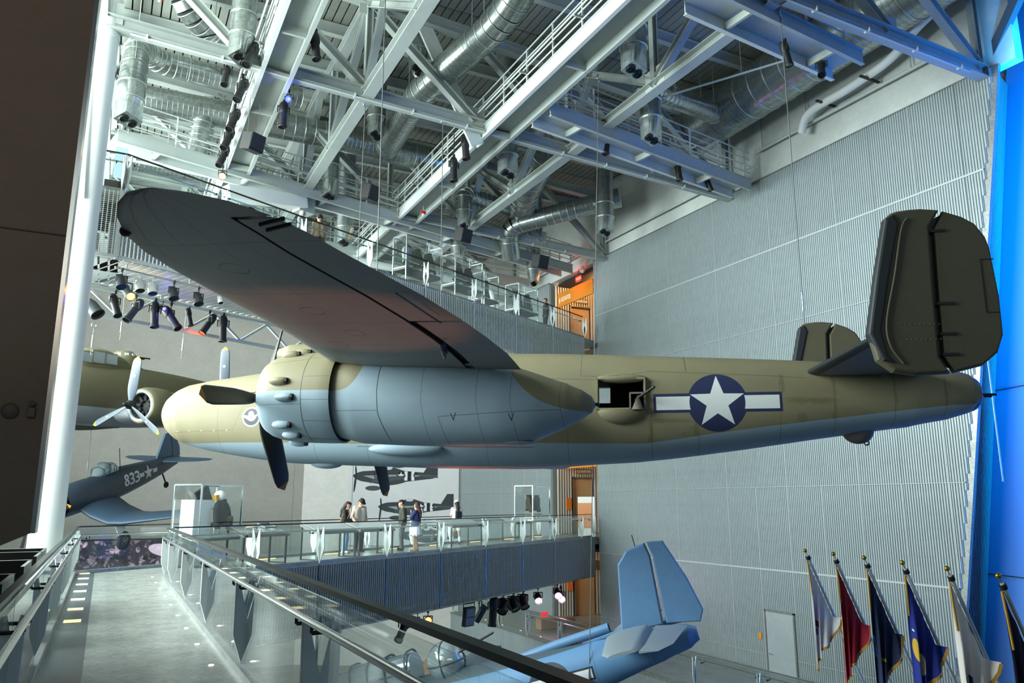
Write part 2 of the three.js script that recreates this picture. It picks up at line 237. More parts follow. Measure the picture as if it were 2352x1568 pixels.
{ // ---- blue-lit corner: perforated return panel and smooth leaning wall
  const p0 = V(21.95, 13.9, -11.95), p1 = V(21.95, -3.5, -15.1), e0 = V(23.2, 13.95, -12.36), e1 = V(23.2, -3.52, -15.27);
  const along = V(-Math.sin(0.314), 0, Math.cos(0.314)).multiplyScalar(26);
  const ext = (a, b, t) => a.clone().lerp(b, t);
  const quad = (a, b, c, d, th, n) => { const g = new THREE.BufferGeometry(); const off = n.clone().multiplyScalar(-th), P = [a, b, c, d, ...[a, b, c, d].map(q => q.clone().add(off))]; const idx = [0, 1, 2, 0, 2, 3, 4, 6, 5, 4, 7, 6, 0, 4, 5, 0, 5, 1, 1, 5, 6, 1, 6, 2, 2, 6, 7, 2, 7, 3, 3, 7, 4, 3, 4, 0]; const a3 = []; for (const i of idx) a3.push(P[i].x, P[i].y, P[i].z); g.setAttribute('position', new THREE.Float32BufferAttribute(a3, 3)); g.computeVertexNormals(); return clean(g); };
  const top = 1.27, bot = -0.42;                                        // extended past the floor and the roof
  const w = struct(mesh('wall_stage', quad(ext(e1, e0, bot), ext(e1, e0, bot).add(along), ext(e1, e0, top).add(along), ext(e1, e0, top), 0.2, V(-1, 0, -0.3)), std(0x50709c, 0.7)));  // white wall tinted: part of the blue wash is in its colour
  // seams between the boards of the blue wall
  for (const y of [4.85, -0.42]) { const t = (y - e1.y) / (e0.y - e1.y), a = ext(e1, e0, t).add(V(-0.012, 0, 0)); new G().bar(a, a.clone().add(along), 0.016, 0.02).build('board_joint', Mt.black, w); }
  const r = struct(thing('wall_return'));
  new G().add(quad(ext(p1, p0, bot), ext(e1, e0, bot), ext(e1, e0, 1.0), ext(p1, p0, 1.0), 0.05, V(0, 0, 1))).build('backing', std(0x3b3f45, 0.6), r);
  const bars = new G(), n = 13;
  for (let i = 0; i <= n; i++) { const a = ext(p1, e1, i / n).add(V(0, 0, 0.05)), b = ext(p0, e0, i / n).add(V(0, 0, 0.05)); bars.bar(a.clone().lerp(b, -0.3), b, 0.025, 0.05, V(0, 0, 1)); }
  for (let i = -30; i <= 130; i += 1) { const a = ext(p1, p0, i / 130).add(V(0, 0, 0.03)), b = ext(e1, e0, i / 130).add(V(0, 0, 0.03)); bars.bar(a, b, 0.02, 0.03, V(0, 0, 1)); }
  stuff(bars.build('grating', std(0x6d7278, 0.5, 0.3), r));
  // dark void and bracing above the return
  struct(new G().bar(V(21.9, 14.0, -12.2), V(21.2, 18.4, -8.5), 0.2, 0.3).build('trim_4', std(0x5a6068, 0.5)));
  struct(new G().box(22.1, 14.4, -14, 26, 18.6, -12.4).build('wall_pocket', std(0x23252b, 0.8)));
}

// ================================================================ aircraft helpers
// model axes of every aircraft: x aft from the nose, y up, z to port
function craft(name, label, pos, yaw, pitch, roll) {
  const o = thing(name, label, 'aircraft');
  const h = V(-Math.sin(yaw), 0, -Math.cos(yaw)), up = V(0, 1, 0), port = new THREE.Vector3().crossVectors(up, h);
  const h2 = h.clone().multiplyScalar(Math.cos(pitch)).addScaledVector(up, Math.sin(pitch)), A = h2.clone().negate();
  const up2 = new THREE.Vector3().crossVectors(port, A);
  const S = port.clone().multiplyScalar(Math.cos(roll)).addScaledVector(up2, Math.sin(roll)), U = new THREE.Vector3().crossVectors(S, A);
  o.matrix.makeBasis(A, U, S); o.quaternion.setFromRotationMatrix(o.matrix); o.position.set(...pos);
  return o;
}
// body lofted through stations [x, top, bottom, half width, exponent]
function loft(st, n = 40, cz = 0, steps = 5) {
  const ss = [];
  const cr = (a, b, c, d, t) => 0.5 * (2 * b + (c - a) * t + (2 * a - 5 * b + 4 * c - d) * t * t + (3 * b - a - 3 * c + d) * t * t * t);
  for (let i = 0; i + 1 < st.length; i++) for (let k = 0; k < steps; k++) {
    const t = k / steps, A = st[Math.max(0, i - 1)], B = st[i], Cc = st[i + 1], D = st[Math.min(st.length - 1, i + 2)];
    ss.push([0, 1, 2, 3, 4].map(j => j === 0 || j === 4 ? (B[j] ?? 2.3) + ((Cc[j] ?? 2.3) - (B[j] ?? 2.3)) * t : cr(A[j], B[j], Cc[j], D[j], t)));
  }
  ss.push([...st[st.length - 1]].concat(st[st.length - 1].length < 5 ? [2.3] : []));
  const pos = [], idx = [];
  for (const [x, t, b, w, e] of ss) for (let k = 0; k < n; k++) { const a = k / n * 2 * Math.PI, c = Math.cos(a), s = Math.sin(a), p = 2 / e; pos.push(x, (t + b) / 2 + (t - b) / 2 * Math.sign(s) * Math.abs(s) ** p, cz + Math.max(w, 0.001) * Math.sign(c) * Math.abs(c) ** p); }
  const m = ss.length;
  for (let i = 0; i + 1 < m; i++) for (let k = 0; k < n; k++) { const a = i * n + k, b = i * n + (k + 1) % n, c = a + n, d = b + n; idx.push(a, c, b, b, c, d); }
  for (const [b0, flip] of [[0, 0], [(m - 1) * n, 1]]) { const base = pos.length / 3; let y = 0; for (let k = 0; k < n; k++) { y += pos[(b0 + k) * 3 + 1] / n; pos.push(pos[(b0 + k) * 3], pos[(b0 + k) * 3 + 1], pos[(b0 + k) * 3 + 2]); } const ci = pos.length / 3; pos.push(pos[b0 * 3], y, cz); for (let k = 0; k < n; k++) { const a = base + k, b = base + (k + 1) % n; flip ? idx.push(ci, b, a) : idx.push(ci, a, b); } }
  const g = new THREE.BufferGeometry(); g.setAttribute('position', new THREE.Float32BufferAttribute(pos, 3)); g.setIndex(idx);
  // outward winding
  g.computeVertexNormals(); const N = g.attributes.normal; const mid = Math.floor(m / 2) * n + Math.floor(n / 4); if (N.getY(mid) < 0) { const ia = g.index.array; for (let i = 0; i < ia.length; i += 3) { const t = ia[i]; ia[i] = ia[i + 1]; ia[i + 1] = t; } g.computeVertexNormals(); }
  return clean(g);
}
// side projection in the body's own axes: uv = (x, y) over a window
function sideUV(g, x0, x1, y0, y1) { const p = g.attributes.position, uv = new Float32Array(p.count * 2); for (let i = 0; i < p.count; i++) { uv[2 * i] = (p.getX(i) - x0) / (x1 - x0); uv[2 * i + 1] = (p.getY(i) - y0) / (y1 - y0); } g.setAttribute('uv', new THREE.BufferAttribute(uv, 2)); return g; }
function planUV(g, x0, x1, z0, z1) { const p = g.attributes.position, uv = new Float32Array(p.count * 2); for (let i = 0; i < p.count; i++) { uv[2 * i] = (p.getX(i) - x0) / (x1 - x0); uv[2 * i + 1] = (p.getZ(i) - z0) / (z1 - z0); } g.setAttribute('uv', new THREE.BufferAttribute(uv, 2)); return g; }
// wing lofted through span stations [z, leading x, leading y, trailing x, trailing y, thickness ratio]; c0..c1 chord window
function wing(st, c0 = 0, c1 = 1, n = 22, steps = 4) {
  const ss = []; for (let i = 0; i + 1 < st.length; i++) for (let k = 0; k < steps; k++) ss.push(st[i].map((v, j) => v + (st[i + 1][j] - v) * k / steps)); ss.push(st[st.length - 1]);
  const prof = c => 5 * (0.2969 * Math.sqrt(c) - 0.126 * c - 0.3516 * c * c + 0.2843 * c ** 3 - 0.1036 * c ** 4);
  const pos = [], idx = [], N = 2 * n;
  for (const [z, lx, ly, tx, ty, th] of ss) for (let k = 0; k < N; k++) {
    const up = k < n, q = up ? k / n : (N - k) / n, c = c0 + (c1 - c0) * (1 - Math.cos(q * Math.PI / 2) ** 1) * 1, ch = tx - lx;
    const half = prof(c) * th * ch, y = ly + (ty - ly) * c + (up ? half * 1.15 : -half * 0.85) + 0.02 * ch * 4 * c * (1 - c);
    pos.push(lx + ch * c, y, z);
  }
  const m = ss.length;
  for (let i = 0; i + 1 < m; i++) for (let k = 0; k < N; k++) { const a = i * N + k, b = i * N + (k + 1) % N, c = a + N, d = b + N; idx.push(a, b, c, b, d, c); }
  for (const [base, flip] of [[0, 1], [(m - 1) * N, 0]]) { const ci = pos.length / 3; let s = [0, 0, 0]; for (let k = 0; k < N; k++) for (let j = 0; j < 3; j++) s[j] += pos[(base + k) * 3 + j] / N; pos.push(...s); for (let k = 0; k < N; k++) { const a = base + k, b = base + (k + 1) % N; flip ? idx.push(ci, b, a) : idx.push(ci, a, b); } }
  const g = new THREE.BufferGeometry(); g.setAttribute('position', new THREE.Float32BufferAttribute(pos, 3)); g.setIndex(idx); g.computeVertexNormals();
  const i0 = Math.floor(m / 2) * N + Math.floor(n / 2); if (g.attributes.normal.getY(i0) < 0) { const ia = g.index.array; for (let i = 0; i < ia.length; i += 3) { const t = ia[i]; ia[i] = ia[i + 1]; ia[i + 1] = t; } g.computeVertexNormals(); }
  const h = toCreasedNormals(g, 0.9); return clean(h);
}
// flat surface with rounded edges from an outline of [x, y]; lies in the x-y plane at z, thickness t
function plate(pts, z, t, bevel = 0.04, curve = true) {
  const s = new THREE.Shape(); if (curve) { s.moveTo(...pts[0]); s.splineThru(pts.slice(1).concat([pts[0]]).map(p => new THREE.Vector2(...p))); } else s.setFromPoints(pts.map(p => new THREE.Vector2(...p)));
  const g = new THREE.ExtrudeGeometry(s, { depth: t, bevelEnabled: bevel > 0, bevelThickness: bevel, bevelSize: bevel * 0.6, bevelOffset: -bevel * 0.6, bevelSegments: 3, curveSegments: 8 });
  g.translate(0, 0, z - t / 2); return clean(g);
}
function mirrorZ(g) { g = g.clone(); g.applyMatrix4(new THREE.Matrix4().makeScale(1, 1, -1)); const ia = g.index.array; for (let i = 0; i < ia.length; i += 3) { const t = ia[i]; ia[i] = ia[i + 1]; ia[i + 1] = t; } return g; }
// propeller blade along +y, twisted, from r0 to r1
function blade(r0, r1, wMax, twist0 = 0.9, twist1 = 0.35, tipCut = 0) {
  const st = [], m = 14, pos = [], idx = [], n = 10;
  for (let i = 0; i <= m; i++) {
    const t = i / m, r = r0 + (r1 - r0) * t, w = wMax * (t < 0.35 ? 0.35 + 0.65 * Math.sin(t / 0.35 * Math.PI / 2) : t < 0.8 ? 1 - (t - 0.35) * 0.12 : Math.sqrt(Math.max(0.0, 1 - ((t - 0.8) / 0.2) ** 2)) * 0.946 + 0.02), a = twist0 + (twist1 - twist0) * t, th = (0.13 - 0.1 * t) * (0.3 + 0.7 * (w / wMax)) * wMax * 2;
    for (let k = 0; k < n; k++) { const q = k / n * 2 * Math.PI, cx = Math.cos(q) * w / 2, cy = Math.sin(q) * th / 2; pos.push(cy * Math.cos(a) + cx * Math.sin(a), r, cx * Math.cos(a) - cy * Math.sin(a)); }
  }
  for (let i = 0; i < m; i++) for (let k = 0; k < n; k++) { const a = i * n + k, b = i * n + (k + 1) % n; idx.push(a, b, a + n, b, b + n, a + n); }
  for (let k = 1; k + 1 < n; k++) idx.push(m * n, m * n + k, m * n + k + 1);
  const g = new THREE.BufferGeometry(); g.setAttribute('position', new THREE.Float32BufferAttribute(pos, 3)); g.setIndex(idx); g.computeVertexNormals(); return clean(g);
}
function propeller(o, x, y, z, R, angles, mats, tipLen, wMax, hubR = 0.14) { // angles: from port towards up, radians
  for (const a of angles) {
    const rot = new THREE.Matrix4().makeRotationX(-(a - Math.PI / 2)); rot.setPosition(x, y, z);     // +y turned towards (cos a port, sin a up)
    const g = blade(0.12, R, wMax), tip = blade(0.12, R, wMax);
    const keep = (gg, f) => { const p = gg.attributes.position, ia = [...gg.index.array], out = []; for (let i = 0; i < ia.length; i += 3) { const r = (p.getY(ia[i]) + p.getY(ia[i + 1]) + p.getY(ia[i + 2])) / 3; if (f(r)) out.push(ia[i], ia[i + 1], ia[i + 2]); } gg.setIndex(out); return gg; };
    const b = mesh('blade', keep(g, r => r < R - tipLen).applyMatrix4(rot), mats[0], o);
    mesh('blade_tip', keep(tip, r => r >= R - tipLen).applyMatrix4(rot), mats[1], b);
  }
  new G().lathe([[0.001, -0.32], [0.06, -0.3], [0.085, -0.2], [0.09, -0.1], [hubR, -0.06], [hubR, 0.1], [0.1, 0.2], [0.001, 0.22]], 18, new THREE.Matrix4().makeRotationZ(-Math.PI / 2).setPosition(x, y, z)).build('hub', mats[2] || Mt.darkSteel, o);
}
// national insignia drawn on a canvas: centre, circle radius (px), colours
function insignia(x, cx, cy, R, navy = '#232c4d', white = '#e6ebe6', bars = true, tilt = 0, barL = 2.15) {
  x.save(); x.translate(cx, cy); x.rotate(tilt);
  if (bars) { x.fillStyle = navy; x.fillRect(-R * barL, -R * 0.33, R * barL * 2, R * 0.67); }
  x.fillStyle = navy; x.beginPath(); x.arc(0, 0, R, 0, 7); x.fill();
  if (bars) { x.fillStyle = white; x.fillRect(-R * (barL - 0.09), -R * 0.23, R * (barL - 0.09) * 2, R * 0.47); x.fillStyle = navy; x.beginPath(); x.arc(0, 0, R * 0.93, 0, 7); x.fill(); }
  x.fillStyle = white; x.beginPath(); for (let i = 0; i < 10; i++) { const a = -Math.PI / 2 + i * Math.PI / 5, r = (i % 2 ? 0.38 : 0.95) * R; i ? x.lineTo(Math.cos(a) * r, Math.sin(a) * r) : x.moveTo(Math.cos(a) * r, Math.sin(a) * r); } x.fill(); x.restore();
}
function blotch(x, w, h, cols, n, r0, r1, a) { for (let i = 0; i < n; i++) { x.globalAlpha = a * rr(0.4, 1); x.fillStyle = cols[Math.floor(rnd() * cols.length)]; x.beginPath(); x.ellipse(rr(0, w), rr(0, h), rr(r0, r1) * 2, rr(r0, r1), rr(-0.3, 0.3), 0, 7); x.fill(); } x.globalAlpha = 1; }

// ================================================================ the medium bomber
{
  const OD = '#827c5f', GR = '#8ea4b0', b = craft('twin_engine_bomber', 'large olive and grey twin-engined bomber hung across the hall', [1.0205, 3.4822, -18.3131], 0.9284, 0.0131, 0.0226);  // GR is grey paint with the blue of reflected sky mixed in
  // ---- fuselage paint: window x 0..8.2 and 8.1..16.3, y -1.3..1.3
  const side = (x0, x1, draw) => canvas(2048, 656, (x, w, h) => { const X = a => (a - x0) / (x1 - x0) * w, Y = u => (1.3 - u) / 2.6 * h, s = w / (x1 - x0); draw(x, X, Y, s, w, h); });
  const line = (x, pts, wd, col) => { x.strokeStyle = col; x.lineWidth = wd; x.beginPath(); pts.forEach((p, i) => i ? x.lineTo(...p) : x.moveTo(...p)); x.stroke(); };
  const fwd = side(0, 8.2, (x, X, Y, s, w, h) => {
    x.fillStyle = OD; x.fillRect(0, 0, w, h); blotch(x, w, h, ['#89836a', '#7a7459', '#858064'], 90, 20, 90, 0.25);
    x.fillStyle = GR; x.beginPath(); x.moveTo(X(0), Y(-0.56)); for (const [a, u] of [[0.5, -0.64], [1, -0.67], [2.6, -0.67], [4.4, -0.7], [6, -0.69], [8.2, -0.68]]) x.lineTo(X(a), Y(u)); x.lineTo(w, h); x.lineTo(0, h); x.fill();
    const pl = '#6f6a4c'; line(x, [[X(0.45), Y(-0.45)], [X(0.42), Y(0.5)]], 2, pl); line(x, [[X(0.45), Y(-0.45)], [X(1.95), Y(-0.43)], [X(2.25), Y(0.25)]], 2.5, pl);
    for (let a = 0.6; a < 1.9; a += 0.3) { x.fillStyle = '#d9d5c0'; x.fillRect(X(a), Y(-0.42), 6, 5); }
    for (const a of [1.6, 2.6, 3.7, 4.8, 6.1, 7.2]) line(x, [[X(a), 0], [X(a), h]], 1.6, 'rgba(70,68,52,.6)');
    line(x, [[X(4.6), Y(-0.75)], [X(8.2), Y(-0.76)]], 3, 'rgba(60,64,66,.7)');
    // round unit badge, half hidden by the engine cowl: white ring, dark disc, winged head
    const cx = X(2.36), cy = Y(-0.17), R = 0.2 * s; x.fillStyle = '#eef0ec'; x.beginPath(); x.arc(cx, cy, R, 0, 7); x.fill(); x.fillStyle = '#4a4c55'; x.beginPath(); x.arc(cx, cy, R * 0.86, 0, 7); x.fill();
    x.fillStyle = '#eef0ec'; x.beginPath(); x.moveTo(cx - R * 1.15, cy - R * 0.1); x.quadraticCurveTo(cx - R * 0.5, cy - R * 0.25, cx - R * 0.1, cy - R * 0.05); x.lineTo(cx + R * 0.7, cy - R * 0.3); x.lineTo(cx + R * 0.4, cy + R * 0.25); x.quadraticCurveTo(cx, cy + R * 0.6, cx - R * 0.4, cy + R * 0.25); x.fill(); x.beginPath(); x.arc(cx - R * 0.05, cy - R * 0.3, R * 0.3, 0, 7); x.fill(); x.fillStyle = '#b04a3a'; x.fillRect(cx - R * 0.2, cy + R * 0.02, R * 0.4, R * 0.06);
  });
  const aft = side(8.1, 16.3, (x, X, Y, s, w, h) => {
    x.fillStyle = OD; x.fillRect(0, 0, w, h); blotch(x, w, h, ['#898366', '#79735a', '#857e63', '#756f55'], 140, 14, 70, 0.22);
    // touched-up paint along frames and joints (darker overspray with ragged outlines)
    x.fillStyle = '#6b6443';
    const spray = (a, u0, u1, wd) => { for (let i = 0; i < 40; i++) { x.globalAlpha = 0.16; x.beginPath(); x.ellipse(X(a + rr(-wd, wd) * 0.4), Y(rr(u0, u1)), rr(4, wd * s * 0.8), rr(8, 22), 0, 0, 7); x.fill(); } x.globalAlpha = 1; };
    spray(10.28, -0.3, -0.75, 0.06); spray(11.1, -0.3, -0.6, 0.05); spray(13.55, 0.55, -0.35, 0.06); spray(14.6, 0.5, -0.2, 0.04); spray(15.45, 0.5, 0, 0.04); spray(12.65, 0.55, 0.25, 0.05);
    for (let i = 0; i < 60; i++) { x.globalAlpha = 0.16; x.beginPath(); x.ellipse(X(rr(12.8, 13.5)), Y(0.08 + rr(-0.05, 0.05)), rr(10, 50), rr(4, 10), 0, 0, 7); x.fill(); x.beginPath(); x.ellipse(X(rr(10.3, 11)), Y(-0.28 + rr(-0.03, 0.03)), rr(10, 40), rr(3, 6), 0, 0, 7); x.fill(); } x.globalAlpha = 0.5;
    for (const [a, u, r] of [[12.98, -0.22, 22], [10.87, -0.52, 9], [11.02, -0.4, 6]]) { x.beginPath(); x.arc(X(a), Y(u), r, 0, 7); x.fill(); } x.globalAlpha = 1;
    x.fillStyle = GR; x.beginPath(); x.moveTo(0, Y(-0.68)); for (const [a, u] of [[9.2, -0.69], [10.16, -0.69], [10.8, -0.6], [11.5, -0.49], [12.4, -0.37], [13.37, -0.25], [14.5, -0.11], [15.55, 0.01], [16.3, 0.06]]) x.lineTo(X(a), Y(u)); x.lineTo(w, h); x.lineTo(0, h); x.fill();
    x.strokeStyle = 'rgba(62,58,40,.75)'; for (const a of [8.75, 10.3, 11.15, 12.6, 13.55, 14.58, 15.45]) line(x, [[X(a), Y(0.45)], [X(a), Y(-1.2)]], 1.8, 'rgba(62,60,48,.6)');
    line(x, [[X(8.1), Y(0.55)], [X(9.25), Y(0.5)], [X(10.3), Y(0.66)], [X(12.6), Y(0.54)], [X(13.1), Y(0.5)]], 1.8, 'rgba(62,58,40,.7)'); line(x, [[X(9.0), Y(1.1)], [X(9.0), Y(0.58)], [X(9.75), Y(0.55)]], 2, 'rgba(62,58,40,.7)'); line(x, [[X(10.92), Y(1.0)], [X(10.95), Y(0.66)]], 4, 'rgba(62,58,40,.6)');
    insignia(x, X(11.49), Y(0.055), 0.535 * s, '#222b52', '#e4eae6', true, -0.015);
  });
  const paint = t => std(0xffffff, 0.62, 0, { map: t });
  const F1 = [[0.0, 0.02, -0.04, 0.03, 2], [0.05, 0.2, -0.24, 0.22, 2], [0.16, 0.36, -0.41, 0.36, 2], [0.35, 0.5, -0.56, 0.46, 2.1], [0.6, 0.6, -0.67, 0.54, 2.2], [1.1, 0.69, -0.79, 0.6, 2.3], [2.0, 0.8, -0.93, 0.67, 2.4], [3.0, 0.93, -1.04, 0.7, 2.5], [4.2, 1.06, -1.08, 0.71, 2.6], [6.5, 1.16, -1.13, 0.71, 2.7], [8.1, 1.14, -1.12, 0.71, 2.7]];
  const F2 = [[8.1, 1.14, -1.12, 0.71, 2.7], [9.2, 1.1, -1.04, 0.71, 2.7], [10.3, 1.05, -0.96, 0.7, 2.6], [11.9, 0.98, -0.76, 0.66, 2.5], [13.3, 0.9, -0.55, 0.6, 2.5], [14.9, 0.78, -0.33, 0.52, 2.5], [15.6, 0.72, -0.19, 0.47, 2.5], [15.95, 0.62, -0.08, 0.42, 2.5], [16.09, 0.46, 0.05, 0.34, 2.4]];
  mesh('forward_fuselage', sideUV(loft(F1, 48), 0, 8.2, -1.3, 1.3), paint(fwd), b);
  { // rear fuselage with the waist gun openings cut through it
    const ev = new Evaluator(); ev.useGroups = false; ev.attributes = ['position', 'normal', 'uv'];
    let br = new Brush(sideUV(loft(F2, 48), 8.1, 16.3, -1.3, 1.3)); br.updateMatrixWorld();
    const cut = (x0, y0, z0, x1, y1, z1) => { const c = new Brush(new G().box(x0, y0, z0, x1, y1, z1).geo()); c.updateMatrixWorld(); br = ev.evaluate(br, c, SUBTRACTION); br.updateMatrixWorld(); };
    cut(8.7, -0.4, -0.48, 10.5, 0.6, 0.48); cut(9.33, -0.05, 0.3, 10.16, 0.5, 1.2); cut(8.85, 0.22, -1.2, 9.5, 0.56, -0.3);
    const g = clean(br.geometry); sideUV(g, 8.1, 16.3, -1.3, 1.3); const rf = mesh('rear_fuselage', g, paint(aft), b);
    const lin = new G().box(8.72, -0.39, -0.46, 10.48, -0.37, 0.46).box(8.72, 0.57, -0.46, 10.48, 0.59, 0.46).box(8.71, -0.38, -0.46, 8.73, 0.58, 0.46).box(10.47, -0.38, -0.46, 10.49, 0.58, 0.46); lin.box(8.72, -0.38, -0.47, 8.85, 0.58, -0.455).box(9.5, -0.38, -0.47, 10.48, 0.58, -0.455).box(8.85, -0.38, -0.47, 9.5, 0.22, -0.455).build('cabin_shade_lining', std(0x1c222a, 0.8), rf);  // dark sheets added to stand for shade inside the cabin
  }
  { // waist gun: frame, fairings, gun
    const z = 0.745, f = new G(); f.box(9.29, 0.49, z - 0.12, 10.2, 0.525, z + 0.015).box(9.29, -0.075, z - 0.12, 10.2, -0.045, z + 0.015).box(9.29, -0.07, z - 0.12, 9.32, 0.52, z + 0.015).box(10.17, -0.07, z - 0.12, 10.2, 0.52, z + 0.015).build('window_frame', std(0x8a8468, 0.5), b);
    const bl = new THREE.SphereGeometry(1, 24, 14); bl.scale(0.46, 0.27, 0.2); bl.translate(9.76, -0.08, 0.66); const cutTop = clean(bl); const p = cutTop.attributes.position; for (let i = 0; i < p.count; i++) if (p.getY(i) > -0.08) p.setY(i, -0.08); cutTop.computeVertexNormals(); sideUV(cutTop, 8.1, 16.3, -1.3, 1.3); mesh('lower_fairing', cutTop, paint(aft), b);
    const tp = new THREE.SphereGeometry(1, 24, 14); tp.scale(0.47, 0.09, 0.12); tp.translate(9.75, 0.52, 0.67); clean(tp); sideUV(tp, 8.1, 16.3, -1.3, 1.3); mesh('upper_fairing', tp, paint(aft), b);
    const mt = new G(); mt.box(9.9, -0.06, 0.74, 9.93, 0.24, 0.8).box(9.9, 0.21, 0.74, 10.15, 0.24, 0.8).build('gun_port_frame', std(0x77735f, 0.6), b);
    const boot = new THREE.ConeGeometry(0.14, 0.3, 4); boot.rotateY(0.6); boot.translate(10.06, 0.06, 0.78); new G().add(boot).build('canvas_boot', std(0x6d675c, 0.95), b);
    const gun = new G().tube(V(10.0, 0.1, 0.72), V(10.36, 0.29, 1.05), 0.026, 10).build('gun_barrel', Mt.darkSteel, b);
    for (let i = 0; i < 9; i++) { const t = 0.2 + i * 0.085, c = V(10.0 + 0.36 * t, 0.1 + 0.19 * t, 0.72 + 0.33 * t); new G().ball(c, 0.031, 8).build('jacket_ring', Mt.black, gun); }
  }
  // ---- cockpit canopy and upper turret (mostly behind the engine and wing)
  new G().add(loft([[2.75, 0.95, 0.8, 0.2, 2], [3.2, 1.45, 0.8, 0.5, 2.4], [3.7, 1.66, 0.8, 0.56, 2.4], [4.3, 1.62, 0.8, 0.5, 2.4], [5.0, 1.3, 0.9, 0.3, 2.2]], 24)).build('cockpit_canopy', std(0x39423f, 0.2, 0.2), b);
  new G().ball(V(5.0, 1.3, 0), 0.45, 20, 0.8).build('upper_turret', std(0x2e3838, 0.2, 0.3), b);
  // ---- wings: centre section and outer panels; the underside carries grey paint darkened for its shade, seams and hatch outlines
  const LE = [[0.5, 4.75, 0.32], [2.0, 4.86, 0.42], [3.4, 5.0, 0.5], [4.6, 5.2, 0.43], [5.6, 5.34, 0.39], [6.6, 5.4, 0.37], [7.6, 5.45, 0.35], [8.4, 5.5, 0.33], [9.0, 5.6, 0.3], [9.5, 5.76, 0.27], [9.9, 5.98, 0.25], [10.2, 6.2, 0.23], [10.38, 6.4, 0.22], [10.47, 6.62, 0.21]];
  const TE = [[0.5, 8.3, 0.15], [2.0, 8.3, 0.17], [3.1, 8.28, 0.2], [4.5, 8.28, 0.2], [6.0, 8.14, 0.2], [7.3, 7.95, 0.2], [8.2, 7.74, 0.2], [9.0, 7.55, 0.2], [9.65, 7.42, 0.2], [9.97, 7.28, 0.2], [10.25, 7.1, 0.2], [10.42, 6.88, 0.2], [10.48, 6.72, 0.2]];
  const itp = (T, z, j) => { for (let i = 0; i + 1 < T.length; i++) if (z <= T[i + 1][0]) { const t = Math.max(0, (z - T[i][0]) / (T[i + 1][0] - T[i][0])); return T[i][j] + (T[i + 1][j] - T[i][j]) * t; } return T[T.length - 1][j]; };
  const zs = [0.5, 1.2, 2.0, 2.8, 3.4, 3.8, 4.6, 5.6, 6.6, 7.6, 8.4, 9.0, 9.5, 9.9, 10.2, 10.38, 10.46];
  const stn = zs.map(z => [z, itp(LE, z, 1), itp(LE, z, 2), itp(TE, z, 1), itp(TE, z, 2), 0.165 - 0.007 * z]);
  const wtex = canvas(2048, 1024, (x, w, h) => {
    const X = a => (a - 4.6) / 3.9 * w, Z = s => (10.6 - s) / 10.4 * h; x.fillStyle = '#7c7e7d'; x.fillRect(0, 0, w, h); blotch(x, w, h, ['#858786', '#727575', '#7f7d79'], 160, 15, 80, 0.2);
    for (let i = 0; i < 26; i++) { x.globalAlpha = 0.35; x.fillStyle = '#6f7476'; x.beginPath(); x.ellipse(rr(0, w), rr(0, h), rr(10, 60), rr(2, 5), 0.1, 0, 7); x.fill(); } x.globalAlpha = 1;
    for (const f of [0.12, 0.28, 0.45, 0.6]) { line(x, zs.map(z => [X(itp(LE, z, 1) + f * (itp(TE, z, 1) - itp(LE, z, 1))), Z(z)]), 2.2, 'rgba(60,64,66,.7)'); }
    for (const s of [3.9, 5.2, 6.4, 7.7, 9.3]) line(x, [[X(4.7), Z(s)], [X(8.4), Z(s)]], 1.6, 'rgba(70,74,76,.55)');
    for (const [a, s] of [[6.3, 8.6], [6.4, 7.0], [6.5, 5.9], [6.0, 5.2], [6.2, 4.5]]) { x.strokeStyle = 'rgba(50,54,56,.7)'; x.lineWidth = 2; x.beginPath(); x.ellipse(X(a), Z(s), 70, 16, 0, 0, 7); x.stroke(); }
  });
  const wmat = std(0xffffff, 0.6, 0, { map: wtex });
  // main wing box up to the control surfaces, then flap, aileron with gaps
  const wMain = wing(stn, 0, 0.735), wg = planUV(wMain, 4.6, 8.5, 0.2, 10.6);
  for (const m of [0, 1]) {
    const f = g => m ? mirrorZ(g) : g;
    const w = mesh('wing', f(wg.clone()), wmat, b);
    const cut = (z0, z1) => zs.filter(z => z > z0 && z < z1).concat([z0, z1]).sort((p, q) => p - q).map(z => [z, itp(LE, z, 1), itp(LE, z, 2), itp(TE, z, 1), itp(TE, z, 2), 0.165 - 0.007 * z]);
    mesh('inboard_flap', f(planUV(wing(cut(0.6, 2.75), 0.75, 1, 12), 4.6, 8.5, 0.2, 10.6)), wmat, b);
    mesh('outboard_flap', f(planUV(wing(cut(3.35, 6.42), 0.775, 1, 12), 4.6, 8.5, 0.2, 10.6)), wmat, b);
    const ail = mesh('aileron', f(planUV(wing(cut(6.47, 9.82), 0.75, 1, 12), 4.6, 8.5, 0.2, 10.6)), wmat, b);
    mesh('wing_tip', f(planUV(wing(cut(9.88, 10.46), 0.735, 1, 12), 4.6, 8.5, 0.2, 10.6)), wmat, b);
    const sg = m ? -1 : 1, pt = (z, c, dy) => V(itp(LE, z, 1) + (itp(TE, z, 1) - itp(LE, z, 1)) * c, itp(LE, z, 2) + (itp(TE, z, 2) - itp(LE, z, 2)) * c + dy, z * sg);
    for (const [za, zb] of [[0.7, 2.7], [3.35, 4.9], [4.9, 6.45], [6.45, 8.2], [8.2, 9.85]]) new G().bar(pt(za, 0.755, 0.06), pt(zb, 0.755, 0.05), 0.28, 0.05).build('gap_shade_plate', Mt.black, b);  // black plates added over the hinge gaps to stand for shade
    new G().bar(V(7.2, 0.145, 9.84 * sg), V(7.42, 0.18, 9.86 * sg), 0.02, 0.03).bar(V(7.2, 0.145, 9.72 * sg), V(7.42, 0.18, 9.74 * sg), 0.02, 0.03).build('aileron_hinge', Mt.black, ail);
